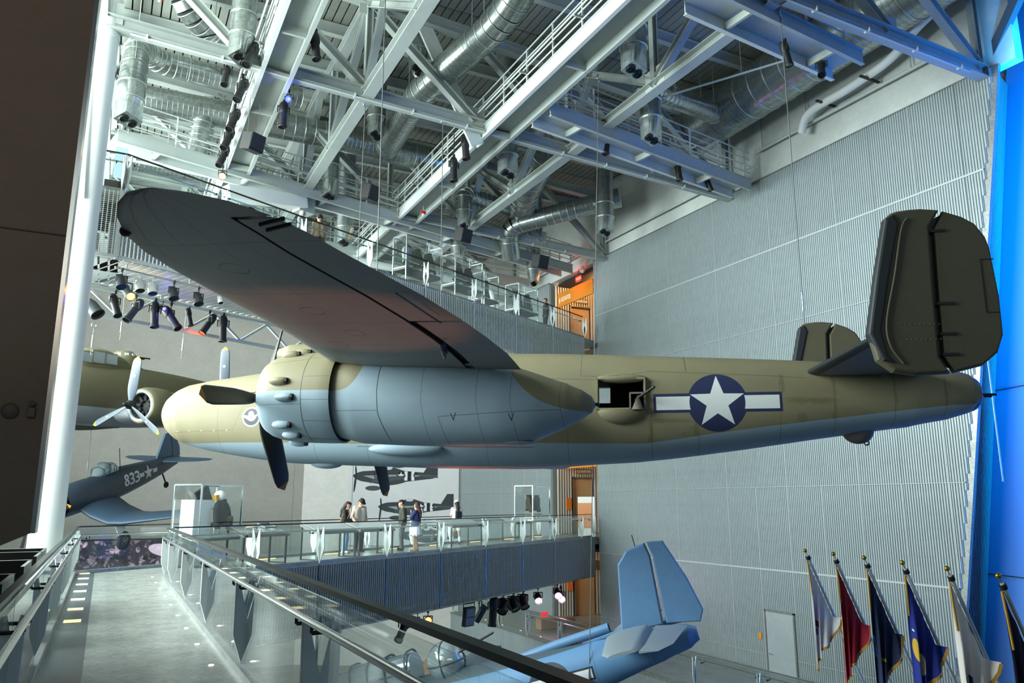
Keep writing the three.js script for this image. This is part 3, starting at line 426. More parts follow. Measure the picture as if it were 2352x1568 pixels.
    new G().bar(V(7.62, 0.0, 5.5 * sg), V(7.55, 0.12, 5.4 * sg), 0.02, 0.14).bar(V(7.62, 0.0, 5.5 * sg), V(7.6, 0.12, 5.6 * sg), 0.02, 0.14).build('flap_bracket', Mt.darkSteel, b);
    new G().bar(V(7.86, 0.12, 6.7 * sg), V(7.72, 0.12, 7.95 * sg), 0.02, 0.01).build('tab_joint', Mt.black, ail);
    // navigation lamp fairing at the tip
    new G().ball(V(5.86, 0.24, 9.62 * sg), 0.05, 10).build('landing_light_housing', Mt.black, b);
  }
  // ---- engine nacelles
  const ntex = canvas(2048, 640, (x, w, h) => {
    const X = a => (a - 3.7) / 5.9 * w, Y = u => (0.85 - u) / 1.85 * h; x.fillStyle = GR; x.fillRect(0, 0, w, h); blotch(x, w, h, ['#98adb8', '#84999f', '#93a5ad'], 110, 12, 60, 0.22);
    x.fillStyle = OD; x.fillRect(0, 0, X(5.24), Y(-0.13)); x.beginPath(); x.moveTo(X(5.2), 0); x.lineTo(X(5.75), 0); x.lineTo(X(5.72), Y(0.35)); x.quadraticCurveTo(X(5.68), Y(0.05), X(5.5), Y(-0.08)); x.quadraticCurveTo(X(5.4), Y(-0.14), X(5.2), Y(-0.14)); x.fill();
    x.beginPath(); x.moveTo(X(7.95), 0); x.lineTo(X(8.05), Y(0.25)); x.quadraticCurveTo(X(8.25), Y(-0.1), X(8.55), Y(-0.28)); x.quadraticCurveTo(X(8.85), Y(-0.42), X(9.2), Y(-0.42)); x.lineTo(w, Y(-0.44)); x.lineTo(w, 0); x.fill();
    const c = 'rgba(58,62,62,.75)'; line(x, [[X(6.02), Y(0.4)], [X(6.0), Y(-0.15)]], 4, '#23282a'); line(x, [[X(6.0), Y(-0.15)], [X(6.02), Y(-0.5)], [X(6.15), Y(-0.9)]], 4, '#23282a');
    for (const a of [6.75, 7.62, 8.15, 8.9]) line(x, [[X(a), Y(0.5)], [X(a - 0.03), Y(-0.3)], [X(a + 0.08), Y(-1)]], 2, c); line(x, [[X(7.0), Y(-0.55)], [X(8.9), Y(-0.42)]], 2.5, c); line(x, [[X(7.0), Y(-0.55)], [X(7.1), Y(-0.95)]], 2.5, c);
    line(x, [[X(4.75), Y(0.7)], [X(4.75), Y(-1)]], 4, '#30362f'); line(x, [[X(3.95), Y(-0.35)], [X(4.75), Y(-0.35)]], 2, c); line(x, [[X(3.98), Y(0.35)], [X(4.75), Y(0.42)]], 2, c); for (const u of [0.1, 0.45, -0.28, -0.6, -0.85]) line(x, [[X(4.75), Y(u)], [X(5.22), Y(u * 1.02)]], 2, c);
    line(x, [[X(5.3), Y(-0.45)], [X(6.0), Y(-0.45)]], 2.5, c); for (const a of [7.2, 8.1]) { line(x, [[X(a), Y(-0.5)], [X(a + 0.04), Y(-0.6)], [X(a + 0.08), Y(-0.49)]], 4, '#20262a'); }
  });
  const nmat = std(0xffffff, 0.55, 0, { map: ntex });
  const cx = -0.135, N = [[5.2, 0.56, -0.83, 0.68, 2], [5.6, 0.6, -0.91, 0.7, 2.2], [6.8, 0.56, -0.95, 0.69, 2.3], [7.9, 0.4, -0.94, 0.62, 2.3], [8.45, 0.22, -0.86, 0.52, 2.2], [8.95, 0.05, -0.66, 0.37, 2.1], [9.2, -0.06, -0.52, 0.25, 2], [9.35, -0.16, -0.42, 0.13, 2], [9.41, -0.26, -0.32, 0.03, 2]];
  for (const sg of [1, -1]) {
    const zc = 2.863 * sg;
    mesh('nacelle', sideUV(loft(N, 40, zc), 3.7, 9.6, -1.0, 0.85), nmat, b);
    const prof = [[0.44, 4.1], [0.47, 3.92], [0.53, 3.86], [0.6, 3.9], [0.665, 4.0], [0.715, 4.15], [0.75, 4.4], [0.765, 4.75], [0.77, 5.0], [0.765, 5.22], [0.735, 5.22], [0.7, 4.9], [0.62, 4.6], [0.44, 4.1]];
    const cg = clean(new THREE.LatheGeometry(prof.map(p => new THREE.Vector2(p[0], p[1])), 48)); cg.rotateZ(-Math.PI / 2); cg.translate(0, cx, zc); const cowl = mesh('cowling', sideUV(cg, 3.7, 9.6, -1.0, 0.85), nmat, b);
    const dk = clean(new THREE.CylinderGeometry(0.66, 0.66, 0.5, 40)); dk.rotateZ(Math.PI / 2); dk.translate(5.05, cx, zc); mesh('engine_baffle', dk, Mt.black, b);
    const ef = clean(new THREE.CylinderGeometry(0.46, 0.46, 0.1, 32)); ef.rotateZ(Math.PI / 2); ef.translate(4.15, cx, zc); mesh('engine_front', ef, Mt.darkSteel, b);
    for (const [deg, a] of [[12, 4.5], [-8, 4.62], [-44, 4.52], [-62, 4.62], [62, 4.5], [76, 4.62], [100, 4.5], [122, 4.6], [150, 4.5], [180, 4.6], [-100, 4.52], [-130, 4.6], [-155, 4.5]]) {
      const t = deg * Math.PI / 180, m = new THREE.Matrix4().makeRotationX(-(t - Math.PI / 2) * sg); if (sg < 0) m.makeRotationX(t - Math.PI / 2);
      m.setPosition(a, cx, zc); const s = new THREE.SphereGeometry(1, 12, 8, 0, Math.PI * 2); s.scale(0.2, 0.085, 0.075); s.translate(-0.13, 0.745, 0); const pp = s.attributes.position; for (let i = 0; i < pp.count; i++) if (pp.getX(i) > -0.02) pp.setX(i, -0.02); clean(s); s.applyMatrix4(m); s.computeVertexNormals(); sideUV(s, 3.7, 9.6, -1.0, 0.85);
      const st = mesh('exhaust_fairing', s, nmat, cowl); const e = clean(new THREE.CylinderGeometry(0.055, 0.055, 0.04, 12)); e.rotateZ(Math.PI / 2); e.scale(1, 1.15, 1); e.translate(-0.015, 0.755, 0); e.applyMatrix4(m); mesh('stack_outlet', e, Mt.black, st);
    }
    new G().add(loft([[3.95, 0.86 + cx, 0.6 + cx, 0.1, 2], [4.2, 0.93 + cx, 0.6 + cx, 0.17, 2], [4.9, 0.9 + cx, 0.6 + cx, 0.16, 2], [5.4, 0.75 + cx, 0.6 + cx, 0.05, 2]], 14, zc)).build('air_scoop', std(C(OD), 0.6), b);
    const base = sg > 0 ? -0.129 : 4.003; propeller(b, 3.69, -0.12, zc, 1.92, [0, 1, 2].map(i => base - i * 2 * Math.PI / 3), [Mt.propDark, Mt.propTip], 0.11, 0.36);
    const ng = clean(new THREE.SphereGeometry(0.035, 8, 6)); ng.translate(9.44, -0.29, zc); mesh('tail_light', ng, Mt.darkSteel, b);
    // bulge under the rear of the nacelle, oil cooler lip
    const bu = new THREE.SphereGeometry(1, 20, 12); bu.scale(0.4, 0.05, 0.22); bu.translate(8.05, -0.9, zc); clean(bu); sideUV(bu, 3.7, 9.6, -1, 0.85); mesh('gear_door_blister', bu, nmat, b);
  }
  // belly blister near the propellers and the small fairing ahead of it
  { const s = new THREE.SphereGeometry(1, 24, 12); s.scale(0.75, 0.13, 0.12); s.translate(5.6, -0.8, 0.62); clean(s); new G().add(s).build('belly_fairing', std(C(GR), 0.6), b); const d = new THREE.SphereGeometry(1, 16, 10); d.scale(0.36, 0.12, 0.18); d.translate(3.75, -1.03, 0); new G().add(d).build('belly_blister', std(C(GR), 0.6), b); }
  // ---- tail: plane, two fins with separate rudders and black de-icer boots
  const tm = std(C('#57533f'), 0.62, 0, { map: mottle, m: 1 }), boot = std(0x1d2326, 0.55), sb = [[0.3, 13.1, 0.62, 15.1, 0.6, 0.12], [3.35, 13.42, 0.56, 15.05, 0.56, 0.11]];
  for (const sg of [1, -1]) {
    const f = g => sg < 0 ? mirrorZ(g) : g;
    mesh('tailplane', f(wing(sb, 0.045, 0.66, 14)), std(0x6f7476, 0.6), b); mesh('elevator', f(wing(sb, 0.68, 1, 10)), std(0x6f7476, 0.6), b); mesh('tailplane_boot', f(wing(sb.map(q => [...q.slice(0, 5), q[5] * 1.06]), 0, 0.085, 10)), boot, b);
    const fin = [[13.5, 0.23], [13.42, 0.62], [13.6, 1.5], [13.76, 2.3], [13.8, 2.41], [13.86, 2.47], [13.95, 2.5], [14.12, 2.52], [14.29, 2.525], [14.55, 2.49], [14.39, 2.22], [14.36, 1.3], [14.34, 0.27], [14.46, 0.03], [14.0, 0.01], [13.71, 0.06]];
    const rud = [[14.6, 2.48], [14.85, 2.38], [15.02, 2.26], [15.14, 2.05], [15.18, 1.88], [15.23, 1.15], [15.22, 0.58], [15.12, 0.32], [14.91, 0.14], [14.52, 0.04], [14.39, 0.27], [14.41, 1.3], [14.44, 2.2]];
    mesh('gap_shade_core', f(plate([[14.3, 0.15], [14.32, 2.3], [14.6, 2.44], [14.55, 0.1]], 3.42, 0.02, 0, false)), Mt.black, b);  // black core added inside the rudder gap to stand for shade
    const fg = plate(fin, 3.42, 0.05, 0.08, false); const fm = mesh('fin', metric(f(fg)), tm, b); fm.userData.label = 'dark olive tail fin';
    mesh('rudder', metric(f(plate(rud, 3.42, 0.03, 0.06, false))), tm, b);
    mesh('fin_boot', f(plate([[13.56, 0.2], [13.4, 0.62], [13.57, 1.5], [13.765, 2.38], [13.9, 2.46], [13.98, 2.3], [13.78, 1.5], [13.6, 0.66], [13.66, 0.3], [13.76, 0.16]], 3.42, 0.1, 0.08, false)), boot, b);
    new G().path([V(13.84, 0.17, 3.53 * sg), V(13.7, 0.4, 3.53 * sg), V(13.66, 0.7, 3.53 * sg), V(13.84, 1.5, 3.53 * sg), V(14.02, 2.28, 3.53 * sg), V(14.08, 2.36, 3.53 * sg)], 0.022, 6).build('boot_piping', tm, fm);
    for (const y of [2.16, 1.05, 0.6, 0.3]) new G().box(14.38, y - 0.02, (3.42 + 0.07) * sg, 14.6 + (y === 1.05 ? 0.02 : 0), y + 0.02, (3.42 + 0.092) * sg).build('hinge_slot', Mt.black, fm);
    new G().box(15.02, 0.9, 3.485 * sg, 15.035, 1.7, 3.5 * sg).box(15.03, 1.69, 3.485 * sg, 15.2, 1.705, 3.5 * sg).box(15.03, 0.895, 3.485 * sg, 15.2, 0.91, 3.5 * sg).build('trim_tab_joint', Mt.black, fm);
    const rv = new G(); for (let i = 0; i < 9; i++) { rv.ball(V(13.85 + i * 0.065, 0.74, 3.528 * sg), 0.007, 5); rv.ball(V(13.85 + i * 0.065, 0.52, 3.528 * sg), 0.007, 5); } stuff(rv.build('rivet_row', Mt.stainless, fm));
  }
  { const g2 = new THREE.SphereGeometry(1, 20, 14); g2.scale(0.22, 0.32, 0.3); g2.translate(16.0, 0.27, 0); new G().add(g2).build('tail_gun_cupola', std(0x2c2c26, 0.4), b);
    for (const z of [0.1, -0.1]) new G().tube(V(16.0, 0.25, z), V(16.42, 0.24, z), 0.022, 8).build('tail_gun', Mt.black, b);
    const bb = new THREE.SphereGeometry(1, 18, 12); bb.scale(0.29, 0.26, 0.2); bb.translate(14.04, -0.38, 0); new G().add(bb).build('tail_skid_fairing', std(0x6b6666, 0.6), b); new G().add(new THREE.TorusGeometry(0.04, 0.012, 6, 14), new THREE.Matrix4().makeTranslation(14.18, -0.62, 0)).build('tie_down_ring', Mt.darkSteel, b); }
}

// ================================================================ roof steel, catwalks, ducts
const HB = 13.6, HT = 17.0;             // underside of the bottom chords, axis of the top chords
const crossZ = [x => -12.05 - 0.034 * x * 0, x => -20.95 - 0.0717 * x, x => -29.35 - 0.1 * x, x => -39.2 - 0.1 * x];
const lineX = [-1.1, 6.0, 13.55];
function gusset(g, c, ax) { ax === 'x' ? g.cbox([c.x, c.y, c.z], 0.75, 0.62, 0.05) : g.cbox([c.x, c.y, c.z], 0.05, 0.62, 0.75); }
// --- trusses across the hall
const crossLab = ['nearest grey roof truss crossing high above the tail', 'grey roof truss crossing above the bomber fuselage, met by the white column', 'grey roof truss crossing beyond the tip of the wing', 'farthest grey roof truss crossing above the back galleries'];
crossZ.forEach((zf, i) => {
  const t = thing('roof_truss', crossLab[i], 'truss'), xa = i ? -1.1 : 6.0, xb = 21.7;
  const P = (x, y) => V(x, y, zf(x));
  new G().ibeam(P(xa, HB + 0.2), P(xb, HB + 0.2), 0.34, 0.38, 0.035).build('bottom_chord', Mt.steel, t);
  new G().ibeam(P(xa, HT), P(xb, HT), 0.34, 0.38, 0.035).build('top_chord', Mt.steel, t);
  const nodes = [-1.1, 2.35, 6.0, 9.7, 13.55, 17.45, 21.4].filter(x => x >= xa);
  const gs = new G();
  nodes.forEach((x, k) => {
    if (k) new G().ibeam(P(nodes[k - 1], HT - 0.1), P(x, HB + 0.35), 0.24, 0.26, 0.025).build('diagonal', Mt.steel, t);
    if (k % 2 === 0 || i > 1) new G().ibeam(P(x, HB + 0.35), P(x, HT - 0.1), 0.2, 0.2, 0.025).build('vertical', Mt.steel, t);
    new G().cbox([x, HB + 0.5, zf(x)], 0.8, 0.6, 0.04).build('gusset_plate', Mt.steel, t);
    new G().cbox([x, HT - 0.25, zf(x)], 0.7, 0.5, 0.04).build('gusset_plate', Mt.steel, t);
  });
  // conduit clipped under the chord
  const cd = new G().tube(P(xa + 0.6, HB - 0.03).add(V(0, 0, 0.12)), P(xb - 1, HB - 0.03).add(V(0, 0, 0.12)), 0.03, 6); for (let x = xa + 1; x < xb - 1; x += 1.9) cd.box(x - 0.02, HB - 0.05, zf(x) + 0.02, x + 0.02, HB + 0.05, zf(x) + 0.2); cd.build('conduit', Mt.steelWhite, t);
});
// --- trusses along the hall
const alongLab = ['grey roof truss along the glazed side, carried by the white column', 'grey roof truss running lengthwise over the bomber nose', 'grey roof truss running lengthwise over the bomber tail'];
lineX.forEach((x, i) => {
  const t = thing('roof_truss', alongLab[i], 'truss'), za = i === 0 ? -20.9 : -6, zb = -49.5;
  const P = (z, y) => V(x, y, z);
  new G().ibeam(P(za, HB + 0.17), P(zb, HB + 0.17), 0.36, 0.32, 0.035).build('bottom_chord', Mt.steel, t);
  new G().ibeam(P(za, HT), P(zb, HT), 0.34, 0.36, 0.035).build('top_chord', Mt.steel, t);
  const zc = crossZ.map(f => f(x)), nodes = [zc[0], (zc[0] + zc[1]) / 2, zc[1], (zc[1] + zc[2]) / 2, zc[2], (zc[2] + zc[3]) / 2, zc[3], zc[3] - 4.8].filter(z => z <= za + 0.5);
  nodes.forEach((z, k) => {
    if (k % 2) { new G().ibeam(P(z, HB + 0.3), P(z, HT - 0.1), 0.2, 0.2, 0.025).build('vertical', Mt.steel, t); new G().ibeam(P(z, HB + 0.3), P(nodes[k - 1] ?? z + 4.6, HT - 0.1), 0.24, 0.24, 0.025).build('diagonal', Mt.steel, t); if (nodes[k + 1]) new G().ibeam(P(z, HB + 0.3), P(nodes[k + 1], HT - 0.1), 0.24, 0.24, 0.025).build('diagonal', Mt.steel, t); new G().cbox([x, HB + 0.5, z], 0.04, 0.62, 0.9).build('gusset_plate', Mt.steelWhite, t); }
    else if (k) { new G().ibeam(P(z, HB + 0.3), P(z + 2.1, HT - 0.1), 0.22, 0.22, 0.025).build('diagonal', Mt.steel, t); }
  });
});
// --- secondary beams under the deck
{ let k = 0; for (const z of [-10, -14.6, -17, -19.3, -24.1, -26.5, -28.9, -33.7, -36.1, -41.5, -44]) { const o = new G().ibeam(V(-9.8, 17.45, z), V(21.7, 17.45, z), 0.22, 0.42, 0.025).build('roof_purlin', Mt.steel); tag(o, 'grey roof purlin under the deck, number ' + 'one two three four five six seven eight nine ten eleven'.split(' ')[k++] + ' counted from the tail', 'beam', 'roof purlins'); } }
{ // the heavy diagonal strut with a dark side, dropping to the second catwalk
  const o = thing('diagonal_strut', 'broad pale diagonal strut with a dark flank above the catwalk', 'beam');
  const a = V(9.95, 13.25, -21.9), b = V(7.5, 17.5, -21.55), d = b.clone().sub(a);
  new G().bar(a, b, 0.5, 0.09, V(0, 0, 1)).build('face_plate', Mt.steelWhite, o); new G().bar(a.clone().add(V(0.22, 0.1, -0.2)), b.clone().add(V(0.22, 0.1, -0.2)), 0.06, 0.42, V(0, 0, 1)).build('flank_plate', Mt.steelWhite, o);
}
// --- catwalks: pan floor, channel sides, guard rails
function catwalk(label, p, q, w, railSides, opts = {}) {
  const o = thing('catwalk', label, 'catwalk'), d = q.clone().sub(p), L = d.length(), u = d.clone().normalize(), s = new THREE.Vector3().crossVectors(V(0, 1, 0), u).normalize();
  const at = (t, side, y) => p.clone().addScaledVector(u, t).addScaledVector(s, side).add(V(0, y, 0));
  new G().bar(at(0, 0, 0.14), at(L, 0, 0.14), w - 0.04, 0.03).build('pan_floor', Mt.steel, o);
  for (const sg of [-1, 1]) { new G().ibeam(at(0, sg * w / 2, 0.02), at(L, sg * w / 2, 0.02), 0.12, 0.46, 0.025).build('side_channel', sg > 0 ? Mt.steelWhite : Mt.steel, o); }
  for (let t = 1.4; t < L; t += opts.bay || 4.7) new G().bar(at(t, -w / 2, -0.06), at(t, w / 2, -0.06), 0.08, 0.2).build('cross_member', Mt.steel, o);
  const h = 1.1;
  for (const sg of railSides) {
    for (let t = 0.3; t < L; t += 1.55) new G().bar(at(t, sg * w / 2, 0.2), at(t, sg * w / 2, 0.25 + h), 0.05, 0.05).build('rail_post', Mt.steelWhite, o);
    for (const y of [0.5, 0.78, 1.05, 1.33]) new G().tube(at(0, sg * w / 2, y), at(L, sg * w / 2, y), 0.026, 6).build('rail', Mt.steelWhite, o);
    // outrigger pipe for lamps
    for (let t = 0.3; t < L; t += 3.1) new G().bar(at(t, sg * w / 2, 0.55), at(t, sg * (w / 2 + 0.28), 0.55), 0.05, 0.06).build('outrigger', Mt.steel, o);
    for (const y of [0.58]) new G().tube(at(0, sg * (w / 2 + 0.28), y), at(L, sg * (w / 2 + 0.28), y), 0.028, 6).build('lamp_pipe', Mt.steelWhite, o);
  }
  return o;
}
catwalk('long pale catwalk above the bomber nose, hung with stage lamps', V(3.25, 13.65, -8), V(3.25, 13.65, -48), 0.8, [-1, 1]);
catwalk('long pale catwalk with triple guard rails above the bomber fuselage', V(10.55, 13.65, -6), V(10.55, 13.65, -48), 0.85, [-1, 1]);
catwalk('short grey catwalk branching towards the fluted wall beyond the tail', V(11.1, 13.5, -19.6), V(20.9, 13.5, -21.2), 0.9, [-1, 1], { bay: 3.2 });
catwalk('broad grey catwalk nearest overhead, above the tail fin', V(11.6, 13.5, -12.75), V(17.3, 13.5, -13.25), 0.95, [-1], { bay: 3.2 });
catwalk('distant grey catwalk crossing over the back galleries', V(-0.8, 13.5, -27.6), V(20.5, 13.5, -33.6), 0.8, [-1, 1], { bay: 3.2 });
catwalk('farthest thin catwalk beyond the lengthwise trusses', V(4, 13.9, -36.4), V(20.5, 13.9, -38.2), 0.8, [-1], { bay: 3.2 });
{ // braced outriggers at the end of the white strut: bright bracket under the wing-side chord
  const o = thing('bracket_beam', 'bright white bracket beam jutting from the truss behind the wing', 'beam');
  new G().bar(V(5.95, 13.2, -29.6), V(2.9, 12.55, -28.2), 0.5, 0.5).build('arm', Mt.white, o); new G().cbox([6.0, 13.2, -29.75], 0.7, 0.75, 0.5, [0, 0.4, 0]).build('end_block', Mt.steel, o);
}
// --- round ducts
function ductRun(label, pts, r, opts = {}) { // straight spiral-seamed lengths joined by segmented elbows
  const o = thing('air_duct', label, 'duct');
  const c = [pts[0]]; const bend = opts.bend ?? r * 1.5;
  for (let i = 1; i + 1 < pts.length; i++) { const a = pts[i].clone().add(pts[i - 1].clone().sub(pts[i]).normalize().multiplyScalar(bend)), b = pts[i].clone().add(pts[i + 1].clone().sub(pts[i]).normalize().multiplyScalar(bend)); const cv = new THREE.QuadraticBezierCurve3(a, pts[i], b); for (let k = 0; k <= 4; k++) c.push(cv.getPoint(k / 4)); }
  c.push(pts[pts.length - 1]);
  for (let i = 0; i + 1 < c.length; i++) {
    const L = c[i].distanceTo(c[i + 1]), seg = new G().tube(c[i], c[i + 1], r, 28).build(L > 1 ? 'spiral_length' : 'elbow_gore', Mt.galv, o);
    const d = c[i + 1].clone().sub(c[i]).normalize(), ring = (t, rad, tr, name, parent) => { const g = new THREE.TorusGeometry(rad, tr, 6, 28), m = basisZ(d); m.setPosition(c[i].clone().addScaledVector(d, t)); return new G().add(g, m).build(name, Mt.galvSeam, parent); };
    if (L > 1) { const sg = new G(); for (let t = 0.2; t < L; t += 0.17) { const g = new THREE.TorusGeometry(r + 0.002, 0.007, 4, 28), m = basisZ(d); m.setPosition(c[i].clone().addScaledVector(d, t)); sg.add(g, m); } stuff(sg.build('lock_seams', Mt.galv, seg)); }
    ring(0, r + 0.006, 0.02, 'joint_band', seg);
    if (L > 1) for (let t = 0.5; t < L; t += 3.2) { const q = c[i].clone().addScaledVector(d, t); for (const s of [-1, 1]) new G().tube(V(q.x, q.y, q.z + s * (r + 0.02) * 0.9), V(q.x, 17.6, q.z + s * (r + 0.02) * 0.9), 0.01, 5).build('hanger_rod', Mt.steel, o); ring(t, r + 0.012, 0.012, 'hanger_strap', seg); }
  }
  return o;
}
ductRun('galvanised duct bending down beside the white column', [V(4.9, 15.6, -25.9), V(0.21, 15.6, -25.6), V(-0.37, 15.55, -24.7), V(-0.38, 13.5, -24.0)], 0.38);
ductRun('long galvanised trunk duct running behind the first truss', [V(-0.66, 15.5, -28.3), V(5.5, 15.55, -28.1), V(12.7, 15.45, -28.3)], 0.5);
ductRun('wide galvanised duct sloping down at the roof beside the column', [V(0.55, 17.2, -23.2), V(0.9, 16.3, -23.4), V(2.2, 16.2, -24.6)], 0.42);
ductRun('galvanised duct above the catwalk, running down to the trunk', [V(9.6, 17.0, -15.5), V(9.2, 15.6, -18.6), V(8.4, 15.4, -23.0), V(8.7, 15.4, -27.8)], 0.48);
ductRun('short ribbed duct dropping behind the stage lamp ladder', [V(2.0, 15.4, -28.2), V(1.95, 15.0, -28.2), V(1.75, 13.6, -28.3)], 0.36);
ductRun('big galvanised duct rising along the plain wall over the tail', [V(19.9, 16.3, -22.8), V(19.95, 16.45, -18), V(20.0, 16.6, -8)], 0.95);
ductRun('galvanised elbow duct branching off the big wall duct', [V(19.2, 16.0, -20.6), V(15.9, 15.4, -19.5), V(14.6, 15.2, -18.9), V(14.45, 13.9, -18.6)], 0.36);
ductRun('galvanised duct curving over behind the second catwalk', [V(16.4, 14.9, -30.5), V(14.0, 15.0, -30.2), V(12.85, 15.0, -29.8), V(12.85, 13.9, -29.6)], 0.36);
ductRun('galvanised duct sloping behind the short catwalk near the wall', [V(19.6, 15.2, -27.5), V(17.4, 14.6, -29), V(15.6, 14.2, -30.8), V(16.2, 13.0, -31.6)], 0.44);
ductRun('galvanised duct high behind the lengthwise truss over the fuselage', [V(14.8, 15.6, -25.8), V(15.2, 15.0, -28.4), V(16.6, 14.8, -31.5)], 0.62);
ductRun('galvanised trunk duct far back over the top gallery', [V(-0.5, 15.8, -34.5), V(8, 15.8, -35.4), V(16.5, 15.7, -36.3)], 0.5);
// --- air outlets: collar, tapering boot, two round nozzles
function outlet(label, c, r, up, face = 0.6) {
  const o = thing('air_outlet', label, 'air outlet', 'twin-nozzle air outlets', [c.x, c.y, c.z]); o.rotation.y = face;
  new G().add(new THREE.CylinderGeometry(r, r, up, 28, 1), new THREE.Matrix4().makeTranslation(0, 0.75 + up / 2, 0)).build('drop_duct', Mt.galv, o);
  for (const y of [0.76, Math.min(0.75 + up, 1.4)]) new G().add(new THREE.TorusGeometry(r + 0.01, 0.025, 6, 28), new THREE.Matrix4().makeRotationX(Math.PI / 2).setPosition(0, y, 0)).build('collar_band', Mt.galvSeam, o);
  // boot: circle at the top to a rectangle with a slanted lower face
  const n = 24, pos = [], idx = [], rect = k => { const a = k / n * 4, s = Math.floor(a), t = a - s, w = r * 0.98, d = r * 0.55; return [[w, -d + 2 * d * t], [w - 2 * w * t, d], [-w, d - 2 * d * t], [-w + 2 * w * t, -d]][s]; };
  for (let k = 0; k < n; k++) { const a = (k / n) * 2 * Math.PI - Math.PI / 4; pos.push(Math.cos(a) * r, 0.75, Math.sin(a) * r); }
  for (let k = 0; k < n; k++) { const [x, z] = rect(k); pos.push(x, 0.1 + z * 0.45, z); }
  for (let k = 0; k < n; k++) { const k2 = (k + 1) % n; idx.push(k, k2, n + k, k2, n + k2, n + k); }
  let g = new THREE.BufferGeometry(); g.setAttribute('position', new THREE.Float32BufferAttribute(pos, 3)); g.setIndex(idx); g = toCreasedNormals(g, 0.35); new G().add(g).build('boot', Mt.galv, o);
  const tilt = Math.atan(0.45), plateG = new THREE.BoxGeometry(r * 1.98, 0.03, r * 1.22); plateG.rotateX(-tilt); plateG.translate(0, 0.1, 0); new G().add(plateG).build('nozzle_plate', Mt.galv, o);
  for (const s of [-1, 1]) { const nz = new G(); const m = new THREE.Matrix4().makeRotationX(-tilt).setPosition(s * r * 0.48, 0.08, 0); nz.lathe([[0.0, -0.02], [0.05, -0.02], [0.06, -0.05], [0.075, -0.02], [0.1, -0.02], [0.115, -0.06], [0.13, -0.02], [0.15, 0.0]], 20, m).build('nozzle', Mt.darkSteel, o); }
  return o;
}
outlet('twin-nozzle air outlet hanging under the truss beside the bright first catwalk', V(2.24, 13.5, -20.72), 0.34, 3.2, 0.9);
outlet('twin-nozzle air outlet closest to the white column', V(-0.39, 12.45, -23.8), 0.37, 0.5, 0.9);
outlet('twin-nozzle air outlet just behind the broad diagonal strut', V(7.9, 15.5, -22.2), 0.34, 0.9, 0.9);
outlet('twin-nozzle air outlet below the trunk duct near the strut', V(7.65, 14.7, -25.8), 0.34, 2.3, 0.9);
outlet('large twin-nozzle air outlet nearest overhead, beside the lengthwise truss', V(11.75, 13.0, -15.6), 0.36, 3.5, 0.4);
outlet('twin-nozzle air outlet under the elbow of the wall duct', V(14.45, 12.85, -18.4), 0.34, 0.9, 0.4);
outlet('stubby twin-nozzle air outlet under the end of the second catwalk', V(11.75, 13.0, -23.2), 0.36, 4.0, 0.5);
outlet('twin-nozzle air outlet above the middle of the wing', V(6.85, 13.4, -29.2), 0.34, 2.4, 0.9);
outlet('twin-nozzle air outlet on the curved duct left of the plain wall', V(12.85, 13.3, -29.57), 0.34, 0.7, 0.9);
outlet('twin-nozzle air outlet hanging free before the plain wall', V(18.6, 13.2, -27.2), 0.4, 2.2, 0.5);
outlet('twin-nozzle air outlet over the second glass case of the top gallery', V(13.6, 12.5, -32), 0.34, 1.5, 0.9);
outlet('lowest twin-nozzle air outlet near the top lobby', V(18.3, 12.35, -33.2), 0.36, 4.65, 0.9);
outlet('twin-nozzle air outlet rising straight behind the wing', V(8.28, 12.6, -32.1), 0.36, 4, 0.9);
// --- white lagged pipes along the plain wall
{ const o = thing('lagged_pipe', 'white lagged pipe bending along the plain wall over the fluted panels', 'pipe');
  new G().path([V(20.8, 16.3, -11.6), V(20.8, 15.9, -13.2), V(21.1, 15.5, -14.6), V(21.1, 15.3, -16.2), V(21.1, 15.15, -18.0), V(21.1, 14.6, -18.3)], 0.14, 14, 40).build('pipe_run', Mt.white, o);
  for (const z of [-13.6, -15.4, -17.2]) new G().bar(V(20.7, 15.25, z), V(21.6, 15.25, z), 0.08, 0.06).build('pipe_bracket', Mt.darkSteel, o);
  const p2 = thing('sprinkler_main', 'long thin grey pipe running level along the plain upper wall', 'pipe');
  new G().tube(V(21.5, 15.05, -13.5), V(21.5, 15.05, -20.9), 0.06, 10).build('pipe_run', Mt.steelWhite, p2); new G().tube(V(21.5, 14.6, -23.5), V(21.5, 14.6, -40), 0.05, 10).build('pipe_run', Mt.steelWhite, p2);
  for (const z of [-14.2, -18.4, -20.6]) new G().tube(V(21.55, 15.05, z), V(21.55, 17, z), 0.02, 6).build('drop_pipe', Mt.steel, p2);
  const p3 = thing('lagged_pipe', 'pale lagged pipe elbow over the top gallery glass cases', 'pipe');
  new G().path([V(9, 12.75, -34.5), V(13, 12.7, -35), V(16.0, 12.6, -35.4), V(16.9, 12.5, -35.5), V(17.1, 11.6, -35.5), V(16.5, 10.9, -35.2), V(15.6, 10.4, -34.9)], 0.19, 14, 50).build('pipe_run', Mt.white, p3);
  const p4 = thing('sprinkler_branch', 'thin sprinkler branch pipe slanting above the tail end', 'pipe'); new G().tube(V(14.3, 14.4, -19.2), V(17.4, 14.5, -14.0), 0.035, 8).build('pipe_run', Mt.steelWhite, p4); for (const t of [0.25, 0.6]) { const c = V(14.3, 14.4, -19.2).lerp(V(17.4, 14.5, -14), t); new G().tube(c, c.clone().add(V(0, 1.6, 0)), 0.012, 6).build('hanger_rod', Mt.steel, p4); }
}

